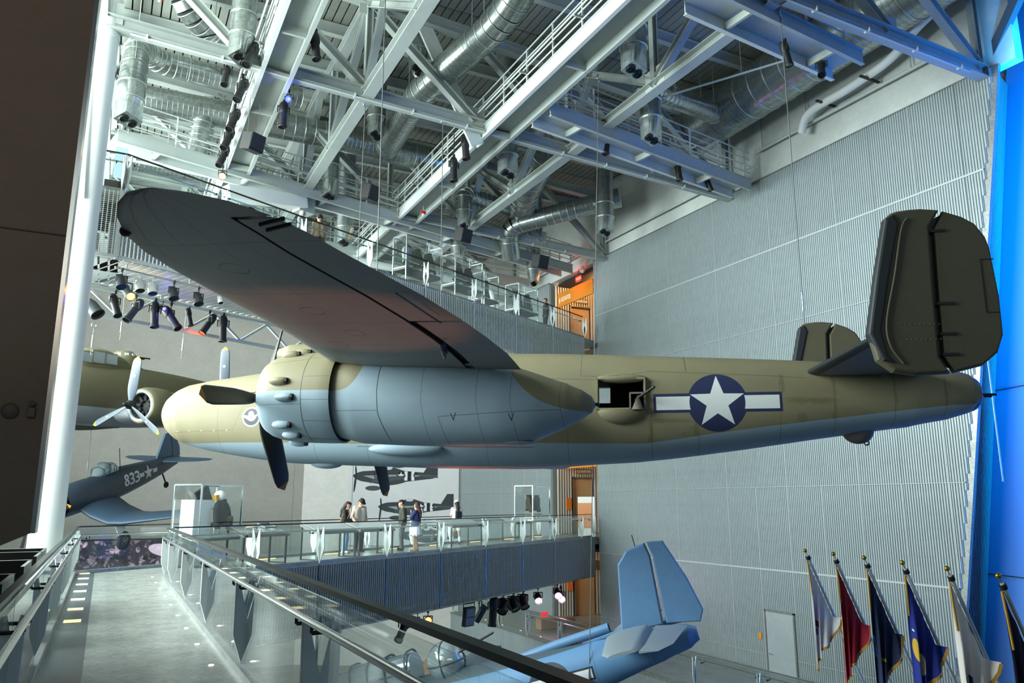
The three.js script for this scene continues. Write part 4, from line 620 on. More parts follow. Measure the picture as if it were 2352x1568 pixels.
// ================================================================ column and dark wall at the left
{ const c = thing('round_column', 'tall white round steel column by the dark wall', 'column');
  new G().add(new THREE.CylinderGeometry(0.35, 0.35, 26.5, 48), new THREE.Matrix4().makeTranslation(-1.1, 4.3, -21.15)).build('shaft', Mt.white, c);
  for (const [y0, y1, w] of [[13.9, 17.2, 0.55], [8.9, 12.1, 0.5]]) { const s = new THREE.Shape([[-0.3, y0], [w * 0.2, y0], [w * 0.9, y0 - 0.0], [w * 0.55, y1], [-0.1, y1]].map(p => new THREE.Vector2(...p))); const g = new THREE.ExtrudeGeometry(s, { depth: 0.06, bevelEnabled: false }); new G().add(g, new THREE.Matrix4().makeTranslation(-1.55, 0, -20.78)).build('connection_plate', Mt.steelWhite, c); }
  for (const y of [13.5]) new G().add(new THREE.CylinderGeometry(0.37, 0.37, 0.5, 40), new THREE.Matrix4().makeTranslation(-1.1, y + 0.2, -21.15)).build('node_ring', Mt.white, c);
}
{ const s = new THREE.Shape([[-10, 1.16], [-0.92, 1.16], [-0.665, 1.28], [-0.665, 18.6], [-10, 18.6]].map(p => new THREE.Vector2(...p))); const g = new THREE.ExtrudeGeometry(s, { depth: 0.4, bevelEnabled: false }); g.translate(0, 0, -10.4);
  const w = struct(new G().add(g).build('wall_pier', Mt.darkWall)); new G().box(-10, 4.62, -9.998, -0.67, 4.635, -9.985).build('board_joint', Mt.black, w);
  new G().box(-0.665, 1.28, -10.4, -0.62, 18.6, -10.0).build('edge_trim', Mt.stainless, w);
  const st = thing('alarm_strobe', 'small square fire alarm strobe on the dark wall', 'alarm', null, [-0.79, 2.6, -9.97]); new G().rbox([0, -0.03, 0], 0.075, 0.11, 0.04, 0.01).build('housing', std(0x4a4540, 0.5), st); new G().add(new THREE.CylinderGeometry(0.034, 0.034, 0.03, 18), new THREE.Matrix4().makeRotationX(Math.PI / 2).setPosition(0, 0.07, 0.01)).build('lens', Mt.blackGloss, st);
  const sp = thing('ceiling_speaker', 'flat round speaker cover on the dark wall', 'speaker', null, [-0.99, 2.58, -9.98]); new G().lathe([[0.001, 0.03], [0.05, 0.028], [0.08, 0.012], [0.085, 0]], 24, new THREE.Matrix4().makeRotationX(Math.PI / 2)).build('cover', std(0x46413a, 0.6), sp); new G().ball(V(0, 0, 0.03), 0.008, 6).build('centre_screw', Mt.stainless, sp);
}

// ================================================================ bridges and galleries
Mt.meshBright = std(0xdfe4e0, 0.45, 0.35);
const up3 = y => V(0, y, 0);
function gratingPanel(L, H, pitch = 0.095) { // upright flat bars with thin cross wires, one bay
  const q = new G(); for (let x = pitch / 2; x < L - 0.02; x += pitch) q.box(x - 0.011, -H, 0, x + 0.011, 0, 0.035); for (let y = 0.03; y < H; y += 0.055) q.box(0, -y - 0.006, -0.012, L, -y + 0.006, -0.002); return q.geo();
}
const lens = (h, w, t) => { const s = new THREE.Shape(); s.moveTo(0, 0); s.lineTo(w * 0.5, h * 0.42); s.lineTo(0.014, h); s.lineTo(-0.014, h); s.lineTo(-w * 0.5, h * 0.42); s.lineTo(0, 0); const g = new THREE.ExtrudeGeometry(s, { depth: t, bevelEnabled: true, bevelSize: 0.004, bevelThickness: 0.004, bevelSegments: 1, curveSegments: 6 }); g.translate(0, 0, -t / 2); return clean(g); };
const lensG = lens(0.98, 0.17, 0.02), lensN = lens(0.9, 0.15, 0.025);
// a glazed balustrade between p and q (floor level), inward = unit vector to the walking side
function balustrade(o, p, q, bays, inward, opt = {}) {
  const d = q.clone().sub(p), L = d.length(), u = d.clone().normalize(), at = (t, i, y) => p.clone().addScaledVector(u, t).addScaledVector(inward, i).add(up3(y));
  const n = bays, bl = L / n, topY = 1.06, hy = 0.86;
  for (let k = 0; k < n; k++) {
    const g = new G().bar(at(k * bl + 0.012, 0, 0.5), at((k + 1) * bl - 0.012, 0, 0.5), 0.016, 1.0).build('glass_panel', Mt.glass, o);
    new G().bar(at((k + 1) * bl - 0.012, 0, 0.5), at((k + 1) * bl - 0.008, 0, 0.5), 0.018, 1.0).build('glass_edge', Mt.glassEdge, g);
  }
  new G().bar(at(0, 0, topY), at(L, 0, topY), opt.capW || 0.06, 0.03).build('top_rail', opt.cap || Mt.darkSteel, o);
  new G().tube(at(0, 0.09, hy), at(L, 0.09, hy), 0.024, 10).build('handrail', Mt.stainless, o);
  new G().bar(at(0, 0, 0.03), at(L, 0, 0.03), 0.09, 0.09).build('base_channel', Mt.alu, o);
  for (let k = 0; k <= n; k++) for (const s of k === 0 ? [0.22] : k === n ? [-0.22] : [-0.22, 0.22]) { const t = Math.min(L, k * bl + s); const br = new G().tube(at(t, 0.0, 0.8), at(t, 0.09, 0.8), 0.014, 6).tube(at(t, 0.09, 0.8), at(t, 0.09, hy - 0.02), 0.012, 6).ball(at(t, -0.02, 0.8), 0.03, 8); br.build('rail_bracket', Mt.darkSteel, o); }
  const off = opt.postOff ?? -0.12, gm = opt.near ? lensN : lensG;
  for (let k = opt.skipFirst ? 1 : 0; k <= n; k++) for (const s of [-1, 1]) { const po = mesh('post_blade', gm, opt.near ? Mt.bladeNear : Mt.blade, o), b = at(Math.min(L - 0.02, Math.max(0.02, k * bl)), off, -0.02); po.position.copy(b); po.rotation.order = 'YXZ'; po.rotation.y = Math.atan2(u.x, u.z) + (opt.near ? 0.15 : 0.25); po.rotation.z = s * (opt.near ? 0.13 : 0.09); }
}
Mt.blade = std(0xcfd6d3, 0.4, 0.3); Mt.bladeNear = Mt.blade;
const FD = V(0.8263, 0, -0.5632), FN = V(-0.5632, 0, -0.8263), F0 = V(4.13, 0, -21.05);        // front edge of the middle gallery: direction, inward normal
const fat = (t, i, y = 0) => F0.clone().addScaledVector(FD, t).addScaledVector(FN, i).add(up3(y));
const deckShape = (pts, y0, y1) => { const s = new THREE.Shape(pts.map(p => new THREE.Vector2(p[0], -p[1]))); const g = new THREE.ExtrudeGeometry(s, { depth: y1 - y0, bevelEnabled: false }); g.rotateX(-Math.PI / 2); g.translate(0, y0, 0); return g; };
{ // ---- the bridge the photographer stands on and the middle gallery
  const o = thing('glazed_bridge', 'polished grey bridge with glass sides in the foreground', 'bridge');
  new G().add(deckShape([[-0.5, 3.5], [1.38, 3.5], [1.38, -19.2], [-0.5, -21.0]], -0.3, 0)).build('deck', Mt.floor, o);
  new G().box(-0.42, 0, -21.5, -0.03, 0.003, 3).build('dark_band', Mt.floorDark, o);
  balustrade(o, V(1.33, 0, 3.4), V(1.33, 0, -17.11), 7, V(-1, 0, 0), { near: 1, capW: 0.07, postOff: -0.03 }); balustrade(o, V(1.33, 0, -17.11), V(1.33, 0, -19.1), 1, V(-1, 0, 0), { near: 1, capW: 0.07, postOff: -0.03, skipFirst: 1 });
  balustrade(o, V(-0.46, 0, 2.6), V(-0.46, 0, -21.05), 8, V(1, 0, 0), { near: 1, capW: 0.05, postOff: -0.05 });
  // luminous glass squares let into the dark band, small marker lights along the other side
  for (let k = 0; k < 7; k++) { const l = thing('floor_light', 'square glowing floor light, ' + 'nearest,second,third,fourth,fifth,sixth,farthest'.split(',')[k] + ' in the dark band of the bridge', 'floor light', 'square floor lights'); const z = -12.8 - k * 1.39; new G().box(-0.33, 0.003, z - 0.14, -0.12, 0.012, z + 0.14).build('glass_tile', std(0xe8dcc0, 0.3, 0, { emissive: C(0xffe7a8), emissiveIntensity: 0.75 }), l); new G().box(-0.34, 0.002, z - 0.15, -0.11, 0.007, z + 0.15).build('frame', Mt.stainless, l); }
  for (let k = 0; k < 9; k++) { const z = -8.81 - k * 1.34; const l = tag(new G().add(new THREE.CylinderGeometry(0.022, 0.03, 0.008, 12), new THREE.Matrix4().makeTranslation(1.12, 0.004, z)).build('marker_light', std(0xffffff, 0.3, 0, { emissive: C(0xfff0f4), emissiveIntensity: 2 })), 'tiny round marker light, ' + 'nearest,second,third,fourth,fifth,sixth,seventh,eighth,farthest'.split(',')[k] + ' beside the glass of the bridge', 'floor light', 'marker lights'); }
}
{
  const o = thing('gallery', 'middle gallery with mesh front where the visitors stand', 'gallery');
  new G().add(deckShape([[-0.5, -21.05], [1.4, -19.15], [21.55, -32.92], [21.55, -36.1], [-0.5, -21.09]], -0.3, 0)).build('deck', Mt.floor, o);
  const x0 = fat(-3.28, 0), L = 24.3, n = 8, t0 = 1.45;
  balustrade(o, fat(-3.2, 0.05), fat(t0, 0.05), 2, FN, {});
  balustrade(o, fat(t0, 0.05), fat(t0 + 2.95 * 6, 0.05), 6, FN, { skipFirst: 1 });
  balustrade(o, fat(t0 + 2.95 * 6, 0.05), fat(20.6, 0.05), 1, FN, { skipFirst: 1 });
  balustrade(o, V(-0.44, 0, -21.15), fat(20.3, 2.62), 9, FN.clone().negate(), {});
  const pg = gratingPanel(2.91, 1.72), ry = Math.atan2(-FD.z, FD.x);
  const put = (t, g) => { const m = stuff(mesh('fascia_grating', g, Mt.mesh, o)); const p = fat(t + 0.02, -0.06, -0.06); m.position.copy(p); m.rotation.y = ry; };
  for (let k = 0; k < 6; k++) put(t0 + 2.95 * k, pg); put(t0 + 2.95 * 6, gratingPanel(1.55, 1.72)); put(t0 - 2.95, pg); put(t0 - 4.6, gratingPanel(1.6, 1.72));
  for (let k = -1; k <= 6; k++) new G().bar(fat(t0 + 2.95 * k, -0.07, -0.02), fat(t0 + 2.95 * k, -0.07, -1.8), 0.05, 0.05).build('fascia_mullion', Mt.alu, o);
  new G().bar(fat(-3.2, -0.05, -0.03), fat(20.7, -0.05, -0.03), 0.06, 0.05).bar(fat(-3.2, -0.05, -1.8), fat(20.7, -0.05, -1.8), 0.06, 0.04).build('fascia_edge', Mt.alu, o);
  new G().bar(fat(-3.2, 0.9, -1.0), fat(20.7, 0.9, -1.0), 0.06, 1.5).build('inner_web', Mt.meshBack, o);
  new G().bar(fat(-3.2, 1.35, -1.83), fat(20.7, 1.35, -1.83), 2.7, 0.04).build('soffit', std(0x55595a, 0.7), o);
  for (let k = 0; k < 12; k++) { const l = tag(new G().add(new THREE.CylinderGeometry(0.035, 0.045, 0.012, 12), new THREE.Matrix4().makeTranslation(...fat(0.6 + k * 1.6, 0.28, 0.006).toArray())).build('marker_light', std(0xffffff, 0.3, 0, { emissive: C(0xffefd8), emissiveIntensity: 2 })), 'tiny marker light at the front edge of the middle gallery, ' + 'first second third fourth fifth sixth seventh eighth ninth tenth eleventh last'.split(' ')[k] + ' from the bridge', 'floor light', 'gallery marker lights'); }
  for (let k = 0; k < 7; k++) { const l = tag(new G().bar(fat(1.5 + k * 2.95, 2.42, 0.008), fat(2.3 + k * 2.95, 2.42, 0.008), 0.06, 0.014).build('strip_light', std(0xffe0b0, 0.3, 0, { emissive: C(0xffd890), emissiveIntensity: 1.2 })), 'warm strip light in the gallery floor under the back rail, ' + 'first second third fourth fifth sixth last'.split(' ')[k] + ' from the bridge', 'floor light', 'gallery strip lights'); }
}
const UD = V(0.8976, 0, -0.4408), UN = V(-0.4408, 0, -0.8976), U0 = V(-0.27, 9.6, -21.74);       // top gallery
const uat = (t, i, y = 0) => U0.clone().addScaledVector(UD, t).addScaledVector(UN, i).add(up3(y));
{
  const o = thing('gallery', 'top gallery with bright mesh front behind the bomber wing', 'gallery'), L = 23.0, bay = 2.7, ry = Math.atan2(-UD.z, UD.x);
  new G().bar(uat(0, 1.35, -0.15), uat(L + 1, 1.35, -0.15), 2.7, 0.3).build('deck', Mt.floor, o);
  new G().box(-4.6, 9.3, -24.6, -0.2, 9.6, -21.75).build('deck_wing', Mt.floor, o);
  balustrade(o, uat(0, 0.05), uat(L, 0.05), 8, UN, {}); balustrade(o, uat(0.8, 2.65), uat(L, 2.65), 8, UN.clone().negate(), {}); balustrade(o, V(-4.5, 9.6, -21.8), V(-0.3, 9.6, -21.8), 2, V(0, 0, -1), {});
  const pg = gratingPanel(bay - 0.04, 1.72, 0.1); for (let k = 0; k < 8; k++) { const m = stuff(mesh('fascia_grating', pg, Mt.meshBright, o)); m.position.copy(uat(k * 2.875 + 0.02, -0.05, -0.04)); m.rotation.y = ry; m.scale.x = 2.875 / 2.7; new G().bar(uat(k * 2.875, -0.05, 0), uat(k * 2.875, -0.05, -1.8), 0.06, 0.05).build('fascia_mullion', Mt.steelWhite, o); }
  const pw = stuff(mesh('fascia_grating', gratingPanel(4.2, 1.72, 0.1), Mt.meshBright, o)); pw.position.set(-4.55, 9.56, -21.7);
  new G().box(-0.36, 7.8, -21.78, -0.27, 9.6, -21.66).build('corner_post', Mt.steelWhite, o);
  new G().bar(uat(0, -0.04, -1.8), uat(L, -0.04, -1.8), 0.1, 0.08).box(-4.6, 7.76, -21.75, -0.25, 7.84, -21.65).build('lower_edge', Mt.steelWhite, o);
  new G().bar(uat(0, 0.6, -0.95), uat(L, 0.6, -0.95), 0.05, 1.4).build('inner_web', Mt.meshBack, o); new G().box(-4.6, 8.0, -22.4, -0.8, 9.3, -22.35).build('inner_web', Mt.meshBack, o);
  for (let t = 0.05; t < L; t += 0.24) new G().bar(uat(t, 0.0, -1.84), uat(t, 2.7, -1.84), 0.19, 0.03).build('soffit_slat', Mt.steelWhite, o);
  for (let x = -4.5; x < -0.4; x += 0.24) new G().box(x, 7.745, -24.4, x + 0.19, 7.775, -21.8).build('soffit_slat', Mt.steelWhite, o);
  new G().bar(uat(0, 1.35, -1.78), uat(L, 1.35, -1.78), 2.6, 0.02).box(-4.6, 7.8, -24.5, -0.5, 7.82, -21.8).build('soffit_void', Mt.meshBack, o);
  // open lattice girder and lamp pipe below the back of the soffit
  const tr = thing('lattice_girder', 'thin white lattice girder under the soffit of the top gallery', 'truss');
  for (const y of [-1.95, -2.75]) new G().bar(uat(-0.6, 2.75, y), uat(12, 2.75, y), 0.1, 0.1).build('chord', Mt.steelWhite, tr);
  for (let k = 0; k < 6; k++) { new G().bar(uat(k * 2 - 0.4, 2.75, -2.72), uat(k * 2 + 0.6, 2.75, -2.0), 0.07, 0.07).build('lattice_bar', Mt.steelWhite, tr); new G().bar(uat(k * 2 + 0.6, 2.75, -2.0), uat(k * 2 + 1.6, 2.75, -2.72), 0.07, 0.07).build('lattice_bar', Mt.steelWhite, tr); }
  const lp = thing('lamp_pipe', 'grey pipe under the top gallery carrying the stage lamps', 'pipe'); new G().tube(uat(-0.2, 2.45, -2.02), uat(12, 2.45, -2.02), 0.03, 8).build('pipe_run', Mt.steelWhite, lp); for (let t = 0.3; t < 12; t += 2.3) new G().tube(uat(t, 2.45, -2.02), uat(t, 2.45, -1.83), 0.02, 6).build('hanger', Mt.steelWhite, lp);
  const lp2 = thing('lamp_pipe', 'pale pipe along the front lower edge of the top gallery carrying short lamps', 'pipe'); new G().tube(uat(0.1, 0.25, -2.0), uat(6, 0.25, -2.0), 0.03, 8).build('pipe_run', Mt.steelWhite, lp2); for (let t = 0.4; t < 6; t += 1.8) new G().tube(uat(t, 0.25, -2.0), uat(t, 0.25, -1.83), 0.02, 6).build('hanger', Mt.steelWhite, lp2);
}
Mt.ledge = std(0xa3a39b, 0.3, 0, { map: brushed, m: 1 });
{ // ---- lower ledge along the fluted wall
  const o = thing('lower_gallery', 'lowest gallery with ribbed front along the fluted wall', 'gallery');
  new G().box(17.4, -4.5, -41, 21.6, -4.2, -32.7).box(17.4, -4.5, -32.7, WX, -4.2, -12).build('deck', Mt.ledge, o);
  const rib = new G(); for (let z = -41; z < -12; z += 0.085) rib.box(17.33, -6.4, z, 17.38, -4.25, z + 0.05); rib.box(17.38, -6.4, -41, 17.42, -4.2, -12); stuff(rib.build('ribbed_front', Mt.flute, o));
  new G().box(17.3, -4.24, -41, 17.45, -4.18, -12).build('edge_cap', Mt.alu, o);
  balustrade(o, V(17.5, -4.2, -40.8), V(17.5, -4.2, -12.5), 10, V(1, 0, 0), { cap: Mt.stainless });
  new G().box(17.4, -4.2, -41, 21.5, -3.1, -40.9).build('end_glass', Mt.glass, o);
  for (let k = 0; k < 8; k++) tag(new G().add(new THREE.CylinderGeometry(0.04, 0.05, 0.012, 12), new THREE.Matrix4().makeTranslation(17.75, -4.19, -37.5 + k * 1.9)).build('marker_light', std(0xffffff, 0.3, 0, { emissive: C(0xffefd8), emissiveIntensity: 2.5 })), 'tiny marker light on the lowest gallery, ' + 'farthest second third fourth fifth sixth seventh nearest'.split(' ')[k] + ' of the row', 'floor light', 'lowest gallery marker lights');
  const bench = new G().rbox([19.6, -3.95, -33.6], 1.9, 0.5, 0.5, 0.04).build('wooden_bench', std(0xb08a68, 0.5)); tag(bench, 'long wooden block bench on the lowest gallery', 'bench');
  const ex = new G().cbox([19.2, -3.6, -34.0], 0.4, 0.22, 0.04).build('exit_reflection_sign', std(0x400000, 0.5, 0, { emissive: C(0xff2a3a), emissiveIntensity: 0.8 })); ex.name = numbered('exit_reflection'); tag(ex, 'small glowing red plate standing for a sign reflection on the lowest gallery', 'light');  // plate glows to imitate an exit sign reflection, no lamp here
}
{ // ---- upright black panels left of the bridge
  const zs = [-14.6, -13.6, -11.7, -9.5, -7.3, -5.1], lab = ['farthest', 'second farthest', 'third farthest', 'fourth farthest', 'second nearest', 'nearest'];
  zs.forEach((z, k) => { const o = thing('stepped_panel', 'black upright panel, ' + lab[k] + ' of the row beside the bridge', 'panel', 'black panels beside the bridge'); new G().box(-2.2, -1.4, z - 0.05, -0.74, 0.9, z).build('face', Mt.blackPanel, o); new G().box(-0.76, -1.4, z, -0.72, 0.9, z + 1.1).build('side_return', Mt.blackPanel, o); new G().box(-2.2, 0.9, z - 0.05, -0.72, 0.905, z + 0.005).build('edge_trim', Mt.alu, o); });
}

// ================================================================ the other aircraft
{ // ---- four-engined bomber, half hidden by the column
  const o = craft('four_engine_bomber', 'drab green four-engined bomber nose with yellow-tipped propellers', [-4.3425, 5.5257, -30.2408], 2.3384, -0.0395, -0.0055);
  const tex = canvas(1024, 256, (x, w, h) => { const X = a => a / 22.7 * w, Y = u => (1.6 - u) / 3 * h; x.fillStyle = '#555139'; x.fillRect(0, 0, w, h); blotch(x, w, h, ['#5c5840', '#4b4731', '#575442'], 80, 8, 40, 0.25); x.fillStyle = '#8f9498'; x.fillRect(0, Y(-0.62), w, h); });  // drab darkened: shade of the visible side is in the colour
  const F = [[0, 0.1, -0.4, 0.1, 2], [0.3, 0.45, -0.75, 0.6, 2], [1.2, 0.75, -1.0, 0.85, 2], [3, 1.0, -1.15, 1.1, 2], [5, 1.12, -1.2, 1.15, 2], [7, 1.2, -1.2, 1.15, 2], [9.5, 1.15, -1.1, 1.1, 2], [12, 1.0, -0.95, 0.95, 2], [16, 0.85, -0.5, 0.7, 2], [20, 0.8, 0, 0.4, 2], [22.5, 0.7, 0.35, 0.1, 2]];
  mesh('fuselage', sideUV(loft(F, 36), 0, 22.7, -1.4, 1.6), std(0xffffff, 0.6, 0, { map: tex }), o);
  const drab = std(0x5f5c42, 0.6), grey = std(0x8d9398, 0.6);
  const can = new G().add(loft([[3.3, 0.95, 0.6, 0.4, 2], [4.1, 1.55, 0.6, 0.62, 2.6], [4.9, 1.72, 0.6, 0.66, 2.6], [5.6, 1.62, 0.6, 0.6, 2.4], [7.2, 1.25, 0.7, 0.35, 2]], 24)).build('cockpit_roof', drab, o);
  for (const [x0, x1, y0, y1] of [[3.75, 4.2, 1.05, 1.42], [4.25, 4.8, 1.08, 1.5], [4.85, 5.4, 1.1, 1.48]]) { for (const s of [1, -1]) { const f = new G().box(x0, y0, 0.665 * s, x1, y1, 0.69 * s).build('cockpit_window', std(0xaab6b8, 0.1, 0.5), can); new G().box(x0 - 0.03, y0 - 0.03, 0.66 * s, x1 + 0.03, y0, 0.7 * s).box(x0 - 0.03, y1, 0.66 * s, x1 + 0.03, y1 + 0.03, 0.7 * s).box(x0 - 0.03, y0, 0.66 * s, x0, y1, 0.7 * s).build('window_frame', drab, can); } }
  const tur = new G().lathe([[0.5, 1.1], [0.52, 1.45], [0.46, 1.65], [0.3, 1.8], [0.05, 1.84], [0.001, 1.84]], 22, new THREE.Matrix4().makeTranslation(6.4, 0, 0)).build('top_turret', drab, o);
  for (let i = 0; i < 5; i++) { const a = 0.3 + i * 0.62, c = V(6.4 + Math.cos(a) * 0.45, 1.62, Math.sin(a) * 0.45); new G().rbox([c.x, c.y, c.z], 0.16, 0.16, 0.04, 0.02, [0, Math.PI / 2 - a, 0]).build('turret_pane', std(0xc4cccb, 0.1, 0.4), tur); }
  for (const z of [0.15, -0.15]) new G().tube(V(6.5, 1.62, z), V(7.6, 1.66, z), 0.03, 8).build('turret_gun', Mt.black, tur);
  const ws = [[0.8, 5.3, -0.85, 11.0, -0.95, 0.17], [2.8, 5.5, -0.75, 10.7, -0.85, 0.165], [6.3, 6.1, -0.5, 10.4, -0.57, 0.15], [15.4, 8.9, 0.2, 10.6, 0.18, 0.1]];
  for (const sg of [1, -1]) {
    const f = g => sg < 0 ? mirrorZ(g) : g; mesh('wing', f(wing(ws)), grey, o);
    for (const [z, x, y, k] of [[2.8, 4.054, -0.62, 0], [6.3, 4.754, -0.37, 1]]) {
      const nx = x + 0.45, zz = z * sg;
      const N = [[nx + 1.0, y + 0.62, y - 0.62, 0.62, 2], [nx + 1.8, y + 0.6, y - 0.66, 0.62, 2], [nx + 3.2, y + 0.4, y - 0.6, 0.5, 2], [nx + 4.6, y + 0.1, y - 0.45, 0.3, 2]];
      mesh('nacelle', loft(N, 28, zz), drab, o);
      const cg = new THREE.LatheGeometry([[0.5, 0.35], [0.52, 0.08], [0.58, 0.0], [0.64, 0.06], [0.7, 0.25], [0.72, 0.6], [0.7, 1.05], [0.6, 1.05], [0.5, 0.35]].map(p => new THREE.Vector2(...p)), 32); cg.rotateZ(-Math.PI / 2); cg.translate(nx, y, zz); const cw = new G().add(cg).build('cowling', drab, o);
      new G().add(new THREE.TorusGeometry(0.54, 0.07, 8, 32), new THREE.Matrix4().makeRotationY(Math.PI / 2).setPosition(nx + 0.06, y, zz)).build('cowl_lip', std(0x9aa5ad, 0.5), cw);
      new G().add(new THREE.CylinderGeometry(0.5, 0.5, 0.1, 28), new THREE.Matrix4().makeRotationZ(Math.PI / 2).setPosition(nx + 0.4, y, zz)).build('engine_face', Mt.darkSteel, o);
      const cy = new G(); for (let i = 0; i < 9; i++) { const a = i / 9 * 2 * Math.PI; cy.tube(V(nx + 0.3, y + Math.cos(a) * 0.2, zz + Math.sin(a) * 0.2), V(nx + 0.3, y + Math.cos(a) * 0.48, zz + Math.sin(a) * 0.48), 0.07, 8); } stuff(cy.build('engine_cylinders', Mt.rubber, o));
      const base = k ? 1.6 : 1.437; propeller(o, x, y, zz, 1.765, [0, 1, 2].map(i => base - i * 2 * Math.PI / 3), [Mt.propGrey, Mt.propYellow, Mt.black], 0.13, 0.34, 0.16);
      for (let i = 0; i < 3; i++) { const a = base - i * 2 * Math.PI / 3; const mk = new THREE.Matrix4().makeRotationX(-(a - Math.PI / 2)).setPosition(x, y, zz); const d = new THREE.CylinderGeometry(0.05, 0.05, 0.012, 14); d.rotateZ(Math.PI / 2); d.rotateY(0.66); d.translate(-0.035, 1.05, 0.0); const p = new G().add(d, mk).build('maker_decal', std(0xd9c9b8, 0.5), o); }
    }
  }
  for (let i = 0; i < 3; i++) new G().tube(V(6.3, -0.5 + 0.0 * i, 8.2 + i * 0.0), V(5.6, -0.5, 8.2), 0.03, 8); 
}
{ // ---- gull-winged fighter
  const o = craft('gull_wing_fighter', 'dark blue gull-winged fighter numbered 833, nose down behind the column', [-2.6193, 1.2205, -38.8987], 2.4642, -0.255, -0.0479);
  const tex = canvas(2048, 512, (x, w, h) => { const X = a => a / 10.3 * w, Y = u => (1.3 - u) / 2.6 * h, s = w / 10.3; x.fillStyle = '#2d3a46'; x.fillRect(0, 0, w, h); blotch(x, w, h, ['#33424f', '#293540', '#384754'], 60, 12, 50, 0.3); x.fillStyle = '#4a6478'; x.beginPath(); x.moveTo(0, Y(-0.35)); x.lineTo(X(5), Y(-0.45)); x.lineTo(X(9.5), Y(-0.05)); x.lineTo(w, Y(0)); x.lineTo(w, h); x.lineTo(0, h); x.fill();
    insignia(x, X(7.0), Y(0.15), 0.42 * s, '#2a2c36', '#cfcfd2', true, 0, 1.9); x.fillStyle = '#d7dade'; x.font = 'bold 150px sans-serif'; x.textAlign = 'center'; x.textBaseline = 'middle'; x.fillText('833', X(5.65), Y(0.15)); });
  const F = [[1.2, 0.66, -0.7, 0.68, 2], [2.6, 0.7, -0.72, 0.66, 2], [4.0, 0.72, -0.72, 0.6, 2.1], [5.2, 0.78, -0.68, 0.52, 2.1], [7, 0.68, -0.5, 0.4, 2.1], [8.6, 0.58, -0.28, 0.25, 2], [9.9, 0.46, -0.02, 0.08, 2], [10.15, 0.36, 0.1, 0.03, 2]];
  const bodyM = std(0xffffff, 0.5, 0, { map: tex }), nav = std(0x34485a, 0.5);
  { const g = sideUV(loft(F, 32), 0, 10.3, -1.3, 1.3), uv = g.attributes.uv; mesh('fuselage', g, bodyM, o); }
  const cg = new THREE.LatheGeometry([[0.5, 0.3], [0.52, 0.05], [0.6, 0], [0.67, 0.12], [0.69, 0.6], [0.68, 1.1], [0.5, 0.3]].map(p => new THREE.Vector2(...p)), 30); cg.rotateZ(-Math.PI / 2); cg.translate(0.25, -0.02, 0); new G().add(cg).build('cowling', std(0x3e6280, 0.5), o); new G().add(new THREE.CylinderGeometry(0.52, 0.52, 0.1, 24), new THREE.Matrix4().makeRotationZ(Math.PI / 2).setPosition(0.6, -0.02, 0)).build('engine_face', Mt.black, o);
  propeller(o, -0.05, -0.02, 0, 2.0, [0.2, 0.2 + 2.094, 0.2 + 4.189], [Mt.propDark, std(0xe09a2a, 0.5)], 0.12, 0.34);
  new G().add(loft([[3.55, 0.7, 0.5, 0.12, 2], [3.9, 1.05, 0.5, 0.3, 2.2], [4.25, 1.2, 0.5, 0.34, 2.2], [4.6, 1.16, 0.5, 0.32, 2.2], [5.0, 0.95, 0.5, 0.25, 2]], 20)).build('canopy_glass', std(0x9fb0b2, 0.08, 0.5), o);
  for (const x of [3.9, 4.3, 4.75]) { const h = x < 4 ? 1.05 : x < 4.5 ? 1.2 : 1.1; new G().path([V(x, 0.66, 0.36), V(x, h - 0.1, 0.3), V(x, h + 0.01, 0.0), V(x, h - 0.1, -0.3), V(x, 0.66, -0.36)], 0.022, 6).build('canopy_frame', nav, o); }
  for (const sg of [1, -1]) {
    const f = g => sg < 0 ? mirrorZ(g) : g;
    mesh('wing', f(wing([[0.3, 2.1, -0.35, 4.7, -0.4, 0.16], [1.0, 2.1, -0.75, 4.7, -0.85, 0.15], [1.8, 2.15, -1.02, 4.65, -1.12, 0.14], [2.5, 2.2, -1.0, 4.6, -1.1, 0.14], [4.5, 2.4, -0.72, 4.3, -0.8, 0.12], [5.8, 2.7, -0.52, 4.0, -0.58, 0.1], [6.25, 3.0, -0.46, 3.7, -0.5, 0.06]])), nav, o);
    mesh('tailplane', f(wing([[0.1, 8.3, 0.38, 9.7, 0.4, 0.1], [2.0, 8.7, 0.42, 9.6, 0.42, 0.08], [2.5, 9.0, 0.43, 9.4, 0.43, 0.05]])), nav, o);
    new G().tube(V(2.7, -1.0, 1.85 * sg), V(2.95, -1.95, 1.85 * sg), 0.09, 12).build('gear_leg', std(0xd5d9d8, 0.4), o); new G().bar(V(2.6, -0.95, 2.0 * sg), V(2.85, -1.6, 2.02 * sg), 0.5, 0.03, V(0, 0, 1)).build('gear_door', std(0xdfe3e2, 0.5), o);
    const wh = new G().add(new THREE.TorusGeometry(0.31, 0.11, 12, 28), new THREE.Matrix4().makeTranslation(2.98, -2.02, 1.98 * sg)).build('tyre', Mt.rubber, o); new G().add(new THREE.CylinderGeometry(0.25, 0.25, 0.12, 24), new THREE.Matrix4().makeRotationX(Math.PI / 2).setPosition(2.98, -2.02, 1.98 * sg)).build('wheel_hub', std(0x8d9193, 0.4, 0.4), wh); for (let i = 0; i < 8; i++) { const a = i * Math.PI / 4; new G().cbox([2.98 + Math.cos(a) * 0.16, -2.02 + Math.sin(a) * 0.16, 2.05 * sg], 0.13, 0.03, 0.03, [0, 0, a]).build('wheel_spoke', Mt.darkSteel, wh); }
  }
  mesh('fin', plate([[8.1, 0.55], [8.9, 1.75], [9.35, 1.82], [9.45, 0.5]], 0, 0.03, 0.04, false), std(0x3f5a70, 0.5), o); mesh('rudder', plate([[9.5, 0.45], [9.4, 1.78], [9.75, 1.6], [10.1, 0.9], [10.12, 0.4]], 0, 0.03, 0.03, false), std(0x3f5a70, 0.5), o);
